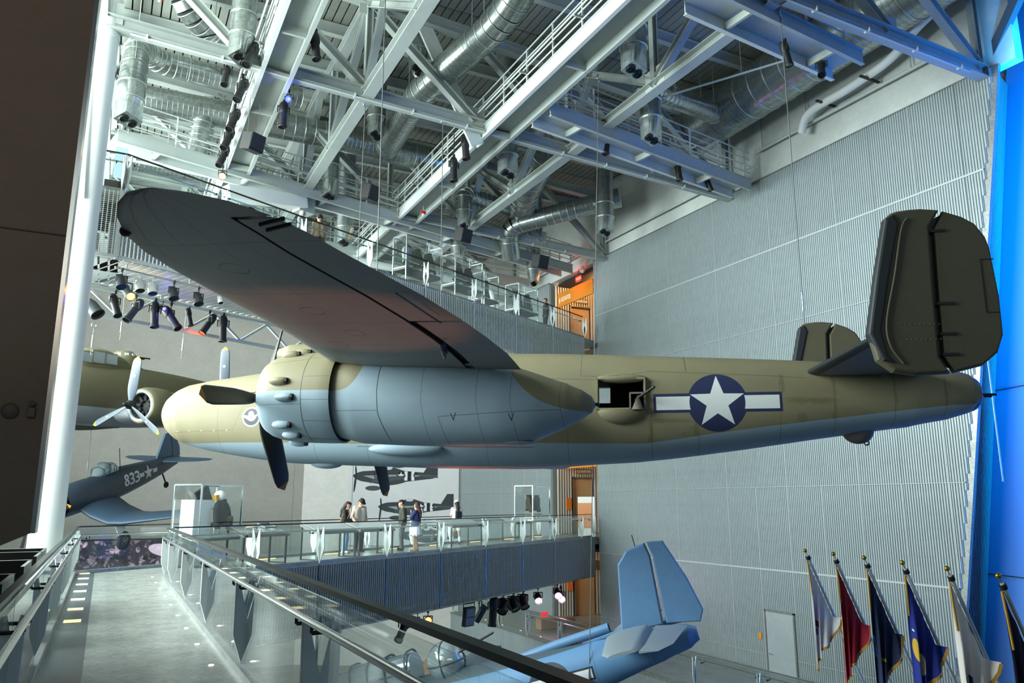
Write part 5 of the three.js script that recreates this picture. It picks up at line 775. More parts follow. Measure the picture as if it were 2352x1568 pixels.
  new G().tube(V(8.6, -0.25, 0), V(8.85, -0.8, 0), 0.04, 8).build('tail_leg', Mt.darkSteel, o); new G().add(new THREE.TorusGeometry(0.1, 0.07, 8, 18), new THREE.Matrix4().makeTranslation(8.9, -0.95, 0)).build('tail_wheel', Mt.rubber, o); new G().tube(V(5.3, 0.75, 0.1), V(5.3, 1.7, 0.1), 0.018, 6).build('aerial_mast', Mt.black, o);
}
{ // ---- torpedo bomber below the bridge
  const BL = 0x648fb8, o = craft('torpedo_bomber', 'pale blue torpedo bomber hung low beyond the glass balustrade', [4.1793, -4.9806, -23.5804], 0.8324, -0.27, -0.0184);
  const tex = canvas(2048, 512, (x, w, h) => { const X = a => a / 12.6 * w, Y = u => (1.4 - u) / 2.8 * h, s = w / 12.6; x.fillStyle = '#5f8bb4'; x.fillRect(0, 0, w, h); blotch(x, w, h, ['#6a95bc', '#5883ab', '#6d96ba'], 90, 10, 50, 0.3);
    x.fillStyle = '#4c5a63'; x.beginPath(); x.moveTo(0, 0); x.lineTo(X(10.2), 0); x.lineTo(X(10.2), Y(0.62)); x.quadraticCurveTo(X(8), Y(0.5), X(6), Y(0.55)); x.lineTo(0, Y(0.55)); x.fill();
    insignia(x, X(8.75), Y(-0.02), 0.52 * s, '#2b3442', '#e4e8ea', true, 0, 2.1);
    x.strokeStyle = 'rgba(50,70,90,.5)'; x.lineWidth = 2; for (const a of [7, 9.9, 11.3]) { x.beginPath(); x.moveTo(X(a), 0); x.lineTo(X(a), h); x.stroke(); } });
  const F = [[0.6, 0.72, -0.85, 0.8, 2], [2, 0.8, -0.95, 0.82, 2.1], [4, 0.8, -0.98, 0.8, 2.2], [6, 0.78, -0.95, 0.76, 2.2], [8, 0.7, -0.78, 0.66, 2.1], [10, 0.62, -0.5, 0.48, 2], [11.5, 0.55, -0.22, 0.32, 2], [12.2, 0.48, -0.08, 0.2, 2], [12.45, 0.38, 0.05, 0.08, 2]];
  mesh('fuselage', sideUV(loft(F, 36), 0, 12.6, -1.4, 1.4), std(0xffffff, 0.5, 0, { map: tex }), o);
  const blu = std(BL, 0.5, 0, { map: mottle, m: 1 }), gry = std(0x8b98a0, 0.5, 0, { map: mottle, m: 1 });
  mesh('fin', metric(plate([[9.4, 0.6], [10.7, 0.75], [11.05, 2.2], [11.35, 2.48], [11.85, 2.55], [11.9, 2.2], [11.72, 0.6]], 0, 0.06, 0.07, false)), blu, o);
  mesh('rudder', metric(plate([[11.95, 2.2], [11.9, 2.55], [12.3, 2.48], [12.6, 1.5], [12.75, 0.7], [12.6, 0.45], [11.8, 0.6]], 0, 0.05, 0.05, false)), blu, o);
  new G().tube(V(11.6, 2.5, 0), V(11.6, 2.8, 0), 0.012, 6).build('aerial_stub', Mt.darkSteel, o);
  new G().path([V(8.0, 0.62, 0), V(9.0, 0.72, 0), V(10.4, 0.82, 0)], 0.12, 10).build('fin_fillet', blu, o);
  for (const sg of [1, -1]) {
    const f = g => sg < 0 ? mirrorZ(g) : g, T = [[0.3, 10.3, 0.6, 12.3, 0.56, 0.1], [2.6, 10.55, 0.62, 12.1, 0.6, 0.09], [3.05, 10.75, 0.62, 11.8, 0.6, 0.06]];
    mesh('tailplane', f(wing(T, 0, 0.6, 14)), gry, o); mesh('elevator', f(wing(T.map(q => [...q.slice(0, 4), q[4] - 0.08, q[5]]), 0.63, 1, 10)), gry, o);
    mesh('wing', f(wing([[0.7, 2.9, -0.5, 5.9, -0.62, 0.15], [2.6, 3.1, -0.4, 5.8, -0.5, 0.14], [6.0, 3.6, 0.0, 5.4, -0.06, 0.11], [7.8, 4.0, 0.2, 5.1, 0.16, 0.08]])), gry, o);
  }
  // greenhouse canopy with frames, ball turret behind it
  new G().add(loft([[2.6, 0.78, 0.5, 0.2, 2], [3.0, 1.3, 0.5, 0.44, 2.4], [3.6, 1.46, 0.5, 0.48, 2.4], [5.2, 1.42, 0.5, 0.46, 2.4]], 24)).build('greenhouse_glass', std(0xb7c6cc, 0.06, 0.55), o);
  for (const x of [3.0, 3.5, 4.0, 4.5, 5.1]) { const h = x < 3.2 ? 1.32 : 1.48; new G().path([V(x, 0.7, 0.5), V(x, h - 0.16, 0.45), V(x, h - 0.02, 0.25), V(x, h, 0), V(x, h - 0.02, -0.25), V(x, h - 0.16, -0.45), V(x, 0.7, -0.5)], 0.03, 6).build('canopy_frame', std(0x5d6a72, 0.5), o); }
  for (const z of [0.48, -0.48]) new G().tube(V(2.9, 1.0, z), V(5.2, 1.05, z), 0.03, 6).build('canopy_rail', std(0x5d6a72, 0.5), o);
  const bt = new G().ball(V(6.05, 0.98, 0), 0.5, 24).build('ball_turret', std(0xc9d4d6, 0.05, 0.6), o);
  for (const rot of [[0, 0, 0], [Math.PI / 2, 0, 0], [0, Math.PI / 2, 0]]) new G().add(new THREE.TorusGeometry(0.505, 0.022, 6, 36), new THREE.Matrix4().makeRotationFromEuler(new THREE.Euler(...rot)).setPosition(6.05, 0.98, 0)).build('turret_frame', std(0x50595e, 0.5), bt);
  new G().tube(V(6.3, 1.1, 0.1), V(7.5, 1.4, 0.1), 0.028, 8).build('turret_gun', Mt.black, bt);
}
{ // wing tip, warm light on grey painted as brown, of an aircraft parked beyond the torpedo bomber
  const o = thing('wing_tip', 'wing tip coloured brown for warm light, with a black pitot rod beyond the blue torpedo bomber', 'aircraft wing'); o.position.set(11.0, -4.4, -27.2); o.rotation.set(0.15, 0.5, 0.1);
  mesh('tip_panel', wing([[-1.0, -0.3, 0, 1.4, 0.1, 0.12], [0.6, -0.2, 0.05, 1.3, 0.12, 0.11], [1.3, 0.1, 0.1, 1.1, 0.15, 0.08], [1.5, 0.4, 0.12, 0.9, 0.15, 0.04]]), std(0x8f7356, 0.55), o); new G().tube(V(-0.1, -0.12, 0.8), V(1.3, 0.35, 1.4), 0.025, 8).tube(V(0.9, 0.1, 1.1), V(1.35, 0.6, 1.3), 0.018, 6).build('pitot_rod', Mt.black, o);
}

// ================================================================ exhibits on the galleries
function place(o, p, yaw) { o.position.copy(p); o.rotation.y = yaw; return o; }
const FY = Math.atan2(-FD.z, FD.x), UY = Math.atan2(-UD.z, UD.x);
function glassCase(label, p, yaw, w, d, y0, h, frame = Mt.stainless) {
  const o = thing('glass_case', label, 'display case'); place(o, p, yaw);
  for (const [x, z] of [[-1, -1], [1, -1], [-1, 1], [1, 1]]) new G().box(x * w / 2 - 0.02, 0, z * d / 2 - 0.02, x * w / 2 + 0.02, h, z * d / 2 + 0.02).build('upright', frame, o);
  for (const y of [y0, h]) { new G().box(-w / 2, y - 0.02, -d / 2 - 0.02, w / 2, y + 0.02, -d / 2 + 0.02).box(-w / 2, y - 0.02, d / 2 - 0.02, w / 2, y + 0.02, d / 2 + 0.02).box(-w / 2 - 0.02, y - 0.02, -d / 2, -w / 2 + 0.02, y + 0.02, d / 2).box(w / 2 - 0.02, y - 0.02, -d / 2, w / 2 + 0.02, y + 0.02, d / 2).build('rim', frame, o); }
  new G().box(-w / 2, y0 - 0.09, -d / 2, w / 2, y0 - 0.02, d / 2).build('tray', std(0x6c706d, 0.5), o);
  for (const s of [-1, 1]) { new G().box(-w / 2 + 0.02, y0 + 0.02, s * d / 2 - 0.004, w / 2 - 0.02, h - 0.02, s * d / 2 + 0.004).build('pane', Mt.clearGlass, o); new G().box(s * w / 2 - 0.004, y0 + 0.02, -d / 2 + 0.02, s * w / 2 + 0.004, h - 0.02, d / 2 - 0.02).build('pane', Mt.clearGlass, o); }
  new G().box(-w / 2, h - 0.004, -d / 2, w / 2, h + 0.004, d / 2).build('pane', Mt.clearGlass, o);
  return o;
}
function jacket(label, p, yaw, col, stand = 0) { // p: hem centre
  const o = thing('flight_jacket', label, 'jacket'), m = std(col, 0.85, 0, { map: mottle, m: 1 }); place(o, p, yaw);
  const b = loft([[0, 0.17, -0.17, 0.27, 2.2], [0.12, 0.15, -0.15, 0.24, 2.2], [0.4, 0.16, -0.16, 0.28, 2.2], [0.56, 0.15, -0.14, 0.27, 2.1], [0.64, 0.1, -0.1, 0.18, 2], [0.68, 0.08, -0.08, 0.1, 2]], 22); b.applyMatrix4(new THREE.Matrix4().makeBasis(V(0, 1, 0), V(0, 0, 1), V(1, 0, 0))); new G().add(b).build('body', m, o);
  for (const s of [-1, 1]) { new G().path([V(s * 0.2, 0.57, 0), V(s * 0.31, 0.45, 0.02), V(s * 0.36, 0.22, 0.05), V(s * 0.37, 0.0, 0.1)], 0.075, 10, 16).build('sleeve', m, o); new G().tube(V(s * 0.37, 0.0, 0.1), V(s * 0.372, -0.06, 0.11), 0.062, 10).build('cuff', std(0x2d2620, 0.9), o); }
  new G().add(new THREE.TorusGeometry(0.1, 0.035, 8, 18), new THREE.Matrix4().makeRotationX(Math.PI / 2).setPosition(0, 0.67, 0)).build('collar', std(0x3b2e22, 0.9), o);
  new G().box(-0.23, 0.02, -0.16, 0.23, 0.07, 0.16).build('waistband', std(0x2d2620, 0.9), o);
  if (stand) new G().tube(V(0, 0.05, 0), V(0, -stand, 0), 0.014, 6).build('mount_rod', Mt.stainless, o);
  return o;
}
function readingTable(label, p, yaw, w, lit) {
  const o = thing('reading_table', label, 'display table'); place(o, p, yaw);
  const t = new THREE.BoxGeometry(w, 0.06, 0.75); t.rotateX(0.3); t.translate(0, 0.86, 0); new G().add(t).build('table_top', std(0x7d7670, 0.35), o);
  const g = new THREE.BoxGeometry(w - 0.1, 0.012, 0.65); g.rotateX(0.3); g.translate(0, 0.902, 0.012); new G().add(g).build('print_panel', std(0xb6bcbc, 0.2), o);
  for (const x of [-w / 2 + 0.05, w / 2 - 0.05]) { new G().box(x - 0.02, 0, -0.33, x + 0.02, 0.93, -0.29).build('leg', Mt.darkSteel, o); new G().box(x - 0.02, 0, 0.27, x + 0.02, 0.74, 0.31).build('leg', Mt.darkSteel, o); new G().box(x - 0.02, 0, -0.33, x + 0.02, 0.03, 0.31).build('foot_bar', Mt.darkSteel, o); }
  return o;
}
readingTable('sloping exhibit table nearest the bridge, with small objects on it', fat(0.35, 1.15), FY, 1.6);
readingTable('sloping exhibit table in front of the woman with the orange bag', fat(3.0, 1.0), FY, 1.75);
readingTable('sloping exhibit table in front of the man in the beige shirt', fat(4.85, 1.0), FY, 1.75);
readingTable('sloping exhibit table beside the visitor with the white cap', fat(10.0, 0.85), FY, 2.2);
readingTable('sloping exhibit table before the case with two jackets', fat(15.6, 1.45), FY, 1.6);
{ // corner case by the end of the bridge with flying kit
  glassCase('tall glass case of flying kit at the end of the bridge', V(2.45, 0, -22.0), FY + 0.15, 1.55, 0.85, 0.75, 2.05);
  const pl = new G().cbox([2.15, 1.22, -21.95], 0.55, 0.92, 0.5, [0, FY, 0]).build('white_plinth', Mt.white); tag(pl, 'white plinth inside the glass case by the bridge', 'plinth');
  const dk = new G().cbox([2.3, 1.76, -22.0], 0.42, 0.48, 0.06, [0.25, FY, 0.42]).build('dark_board', Mt.black); tag(dk, 'tilted black board inside the glass case by the bridge', 'board');
  const hl = thing('flying_helmet', 'white and yellow flying helmet in the glass case by the bridge', 'helmet'); new G().ball(V(2.72, 1.78, -22.1), 0.15, 18, 0.95).build('shell', std(0xe6e6e0, 0.35), hl); new G().cbox([2.64, 1.74, -22.02], 0.16, 0.14, 0.16, [0, 0.5, 0.2]).build('yellow_panel', std(0xc8992c, 0.5), hl);
  jacket('black flying suit top in the glass case by the bridge', V(2.78, 1.0, -22.15), FY + 0.4, 0x17181b, 0.25);
  const bt = new G().rbox([3.0, 1.18, -22.3], 0.22, 0.16, 0.16, 0.03, [0, 0.4, 0.1]).build('leather_pouch', std(0x6b5a34, 0.8)); tag(bt, 'small tan leather pouch in the glass case by the bridge', 'pouch');
  for (const [i, lab] of [[0, 'pale coiled cord on the table nearest the bridge'], [1, 'metal bracket frame on the table nearest the bridge']]) { const o = i ? new G().bar(fat(0.55, 1.1, 0.95), fat(0.95, 1.1, 0.95), 0.03, 0.05).bar(fat(0.55, 1.4, 1.05), fat(0.95, 1.4, 1.05), 0.03, 0.05).bar(fat(0.55, 1.1, 0.95), fat(0.55, 1.4, 1.05), 0.03, 0.05).bar(fat(0.95, 1.1, 0.95), fat(0.95, 1.4, 1.05), 0.03, 0.05) : new G().add(new THREE.TorusGeometry(0.14, 0.03, 8, 20), new THREE.Matrix4().makeRotationX(Math.PI / 2 - 0.2).setPosition(...fat(0.1, 1.15, 0.95).toArray())); tag(o.build(i ? 'bracket_frame' : 'coiled_cord', i ? Mt.alu : std(0xbfb8a4, 0.8)), lab, i ? 'bracket' : 'cord'); }
}
glassCase('glass case with two brown flight jackets on the middle gallery', fat(17.2, 1.5), FY, 1.75, 0.9, 0.85, 2.35);
jacket('brown flight jacket, the one nearer the bridge in the two-jacket case', fat(16.85, 1.5, 1.25), FY + 0.5, 0x57503f, 0.4);
jacket('dark brown flight jacket, nearer the elevator in the two-jacket case', fat(17.6, 1.5, 1.25), FY + 0.4, 0x3d3a33, 0.4);
// top gallery
glassCase('glass case with green and grey uniforms high on the top gallery', uat(11.9, 0.75), UY, 2.0, 0.7, 0.75, 2.0);
jacket('olive jacket with red collar in the first case of the top gallery', uat(11.85, 0.75, 1.0), UY + 0.3, 0x5a5c38, 0.25); jacket('grey-green jacket in the first case of the top gallery', uat(12.5, 0.75, 1.0), UY + 0.3, 0x575a4c, 0.25); jacket('pale silver jacket in the first case of the top gallery', uat(11.3, 0.75, 1.0), UY + 0.3, 0xa9aeb0, 0.25);
glassCase('glass case with two dark uniforms in the middle of the top gallery', uat(14.6, 0.75), UY, 1.75, 0.7, 0.75, 2.0);
jacket('dark grey uniform jacket in the middle case of the top gallery', uat(14.3, 0.75, 1.0), UY + 0.3, 0x3f4242, 0.25); jacket('dark brown uniform jacket in the middle case of the top gallery', uat(14.95, 0.75, 1.0), UY + 0.3, 0x3b302c, 0.25);
glassCase('small glass case with one leather jacket on the top gallery', uat(16.3, 0.9), UY, 1.0, 0.7, 0.6, 1.75); jacket('worn dark leather jacket in the small case of the top gallery', uat(16.3, 0.9, 0.8), UY + 0.5, 0x35353a, 0.2);
glassCase('glass case with two leather jackets near the top lobby', uat(18.9, 0.8), UY, 1.5, 0.75, 0.6, 1.75); jacket('leather jacket with a red patch near the top lobby', uat(18.55, 0.8, 0.8), UY + 0.3, 0x3c3232, 0.2); jacket('plain dark leather jacket near the top lobby', uat(19.3, 0.8, 0.8), UY + 0.3, 0x2e2c2e, 0.2);
{ const o = new G().cbox([WX - 0.35, 0.95, -33.3], 0.06, 1.9, 0.95, [0, 0.5, 0]).build('poster_stand', std(0xe9e6e0, 0.5)); tag(o, 'white and orange poster stand at the elevator end of the gallery', 'poster'); const q = new G().cbox([WX - 0.42, 1.0, -33.33], 0.03, 1.2, 0.78, [0, 0.5, 0]).build('poster_print', std(0xd98a52, 0.5), o); }
{ // ---- wall mural of fighters in black and white, on the back wall
  const mt = canvas(1024, 1024, (x, w, h) => {
    x.fillStyle = '#dcdcdc'; x.fillRect(0, 0, w, h); blotch(x, w, h, ['#e3e3e2', '#d2d3d5'], 60, 30, 120, 0.3);
    const X = a => (a - 14.2) / 7.25 * w, Y = u => (6 - u) / 7.25 * h;
    const fighter = (x0, y0, L, tail, bubble) => { x.save(); x.translate(X(x0), Y(y0)); const s = L / 7.25 * w; x.scale(s, s);
      x.fillStyle = '#3b4246'; x.beginPath(); x.moveTo(0, 0); x.quadraticCurveTo(0.02, -0.035, 0.12, -0.055); x.lineTo(0.3, -0.065); x.lineTo(0.36, -0.1); x.lineTo(0.47, -0.1); x.lineTo(0.6, -0.055); x.lineTo(0.82, -0.035); x.lineTo(0.9, -0.17); x.lineTo(0.985, -0.17); x.lineTo(0.985, 0.0); x.quadraticCurveTo(0.97, 0.04, 0.86, 0.045); x.lineTo(0.62, 0.075); x.quadraticCurveTo(0.45, 0.14, 0.3, 0.1); x.lineTo(0.1, 0.065); x.quadraticCurveTo(0.02, 0.04, 0, 0); x.fill();
      x.fillStyle = '#9aa2a5'; x.beginPath(); x.moveTo(0.12, 0.0); x.lineTo(0.4, -0.01); x.lineTo(0.6, -0.01); x.lineTo(0.8, 0.0); x.lineTo(0.6, 0.045); x.lineTo(0.3, 0.06); x.fill();
      x.fillStyle = '#e6e8e8'; for (const a of [0.6, 0.68]) x.fillRect(a, -0.05, 0.035, 0.11); x.fillStyle = '#24292c'; x.fillRect(0.637, -0.05, 0.04, 0.11); x.beginPath(); x.arc(0.56, 0, 0.05, 0, 7); x.fill(); x.fillStyle = '#eceeee'; x.beginPath(); for (let i = 0; i < 10; i++) { const a = -Math.PI / 2 + i * Math.PI / 5, r = (i % 2 ? 0.018 : 0.046); x.lineTo(0.56 + Math.cos(a) * r, Math.sin(a) * r); } x.fill();
      x.fillStyle = '#4b5358'; x.beginPath(); x.moveTo(0.26, 0.02); x.lineTo(0.62, 0.0); x.lineTo(0.56, 0.05); x.lineTo(0.2, 0.09); x.fill(); x.beginPath(); x.ellipse(0.24, 0.15, 0.09, 0.03, 0, 0, 7); x.fill(); x.beginPath(); x.moveTo(0.78, -0.02); x.lineTo(0.98, 0.0); x.lineTo(0.99, 0.03); x.lineTo(0.82, 0.02); x.fill();
      x.fillStyle = '#c8cfd2'; x.beginPath(); x.ellipse(0.41, -0.09, 0.05, 0.022, 0, 0, 7); x.fill(); x.fillStyle = '#2c3134'; x.beginPath(); x.ellipse(0.03, 0.08, 0.012, 0.12, 0.1, 0, 7); x.fill(); x.beginPath(); x.ellipse(0.035, -0.06, 0.01, 0.06, -0.1, 0, 7); x.fill();
      x.font = 'bold 0.085px sans-serif'; x.scale(0.01, 0.01); x.font = 'bold 8px sans-serif'; x.fillStyle = '#1f2427'; x.fillText(tail, 70, 3); x.fillText(bubble, 24, 2); x.fillStyle = '#d8dcdc'; x.font = 'bold 4px sans-serif'; x.restore(); };
    fighter(14.45, 3.45, 5.7, 'C', 'LO'); fighter(16.2, 1.35, 5.0, 'S', 'E2'); fighter(17.6, -0.55, 4.4, '', '');
  });
  const g = clean(new THREE.BoxGeometry(7.7, 7.25, 0.03)); const o = mesh('mural', g, std(0xffffff, 0.85, 0, { map: mt })); o.position.set(18.36, 2.38, -52.12); o.rotation.y = -0.545; tag(o, 'black and white wall mural of three fighter aircraft', 'mural');
}
{ // ---- video screen low on the back wall beyond the bridge
  const st = canvas(1024, 512, (x, w, h) => { x.fillStyle = '#2b2630'; x.fillRect(0, 0, w, h); for (let i = 0; i < 420; i++) { const y = rr(0, h), l = Math.pow(rnd(), 1.5); const v = Math.floor(40 + 210 * l); x.fillStyle = `rgba(${v},${Math.floor(v * 0.9)},${v},.55)`; x.beginPath(); x.ellipse(rr(0, w), y, rr(4, 46), rr(3, 22), rr(0, 3), 0, 7); x.fill(); } for (let i = 0; i < 60; i++) { x.fillStyle = 'rgba(20,16,24,.7)'; x.beginPath(); x.ellipse(rr(0, w), rr(0, h * 0.7), rr(6, 50), rr(5, 26), rr(0, 3), 0, 7); x.fill(); } x.fillStyle = 'rgba(240,220,240,.8)'; x.beginPath(); x.ellipse(w * 0.85, h * 0.2, 150, 60, 0.2, 0, 7); x.fill(); x.beginPath(); x.ellipse(w * 0.55, h * 0.62, 180, 45, -0.3, 0, 7); x.fill(); });
  const o = thing('video_screen', 'wide video screen with black and white footage beyond the bridge end', 'screen'); const s = mesh('display_panel', clean(new THREE.BoxGeometry(6.4, 3.2, 0.06)), std(0x0a0a0a, 0.4, 0, { emissive: C(0xffffff), emissiveMap: st, emissiveIntensity: 0.95 }), o); s.position.set(1.5, -2.3, -55.8); new G().box(-1.8, -4.0, -55.95, 4.8, -0.6, -55.84).build('bezel', Mt.black, o);
  const l = new THREE.RectAreaLight(0xe8d8f0, 0.5, 6.4, 3.2); l.position.set(1.5, -2.3, -55.7); l.lookAt(1.5, -2.3, -40); l.name = 'video_screen_light'; scene.add(l);
}
{ const o = thing('hanging_screen', 'black hanging screen with a glowing pane above it behind the white column', 'screen'); new G().cbox([-0.5, 9.35, -21.95], 0.5, 1.15, 0.06).build('dark_panel', Mt.black, o); new G().cbox([-0.42, 10.45, -21.95], 0.3, 0.85, 0.05).build('glow_pane', std(0x101418, 0.3, 0, { emissive: C(0xbfeaf5), emissiveIntensity: 0.9 }), o); }  // upper pane glows in place of bright daylit glass

// ================================================================ people
function sdf(bones, res = 44, k = 0.025) { // bones: [a, ra, b, rb]; smooth union of tapered capsules, meshed
  const lo = V(9, 9, 9), hi = V(-9, -9, -9); for (const [a, ra, b, rb] of bones) { const r = Math.max(ra, rb) + 0.03; for (const p of [a, b]) { lo.min(p.clone().subScalar(r)); hi.max(p.clone().addScalar(r)); } }
  const c = lo.clone().add(hi).multiplyScalar(0.5), half = Math.max(hi.x - lo.x, hi.y - lo.y, hi.z - lo.z) / 2 * 1.06, mc = new MarchingCubes(res, new THREE.MeshBasicMaterial(), false, false, 120000); mc.isolation = 0;
  const F = mc.field, h = res / 2;
  const B = bones.map(([a, ra, b, rb]) => { const d = b.clone().sub(a); return [a.x, a.y, a.z, ra, d.x, d.y, d.z, rb, d.lengthSq() || 1e-9]; });
  for (let z = 0; z < res; z++) for (let y = 0; y < res; y++) for (let x = 0; x < res; x++) {
    const px = c.x + (x - h) / h * half, py = c.y + (y - h) / h * half, pz = c.z + (z - h) / h * half; let d = 9;
    for (const q of B) { const ex = px - q[0], ey = py - q[1], ez = pz - q[2]; let t = (ex * q[4] + ey * q[5] + ez * q[6]) / q[8]; t = t < 0 ? 0 : t > 1 ? 1 : t; const fx = ex - q[4] * t, fy = ey - q[5] * t, fz = ez - q[6] * t, e = Math.sqrt(fx * fx + fy * fy + fz * fz) - (q[3] + (q[7] - q[3]) * t); const m = Math.max(k - Math.abs(d - e), 0) / k; d = Math.min(d, e) - m * m * k * 0.25; }
    F[z * res * res + y * res + x] = -d;
  }
  mc.update(); const n = mc.count, P = new Float32Array(n * 3); for (let i = 0; i < n; i++) { P[3 * i] = c.x + mc.positionArray[3 * i] * half; P[3 * i + 1] = c.y + mc.positionArray[3 * i + 1] * half; P[3 * i + 2] = c.z + mc.positionArray[3 * i + 2] * half; }
  let g = new THREE.BufferGeometry(); g.setAttribute('position', new THREE.BufferAttribute(P, 3)); g = mergeVertices(g, 1e-4); g.computeVertexNormals(); return clean(g);
}
function hand(w, dir, side) { // palm, four unequal bent fingers, thumb from the side of the palm
  const d = dir.clone().normalize(), s = new THREE.Vector3().crossVectors(d, V(0, 0, 1)).normalize(), n = new THREE.Vector3().crossVectors(s, d).normalize(), b = [], at = (a, i, j) => w.clone().addScaledVector(d, a).addScaledVector(s, i).addScaledVector(n, j);
  b.push([at(0, 0, 0), 0.026, at(0.05, 0, 0), 0.03], [at(0.05, -0.022, 0), 0.016, at(0.085, -0.026, 0), 0.014], [at(0.05, 0.022, 0), 0.016, at(0.085, 0.026, 0), 0.014]);
  [[-0.03, 0.07], [-0.01, 0.082], [0.01, 0.078], [0.029, 0.06]].forEach(([i, L]) => { b.push([at(0.085, i, 0), 0.0095, at(0.085 + L * 0.5, i * 1.08, 0.008), 0.009], [at(0.085 + L * 0.5, i * 1.08, 0.008), 0.009, at(0.085 + L * 0.92, i * 1.1, 0.03), 0.0075]); });
  b.push([at(0.03, 0.022 * side, 0.004), 0.012, at(0.062, 0.05 * side, 0.016), 0.0105], [at(0.062, 0.05 * side, 0.016), 0.0105, at(0.09, 0.054 * side, 0.026), 0.009]); return sdf(b, 40, 0.008);
}
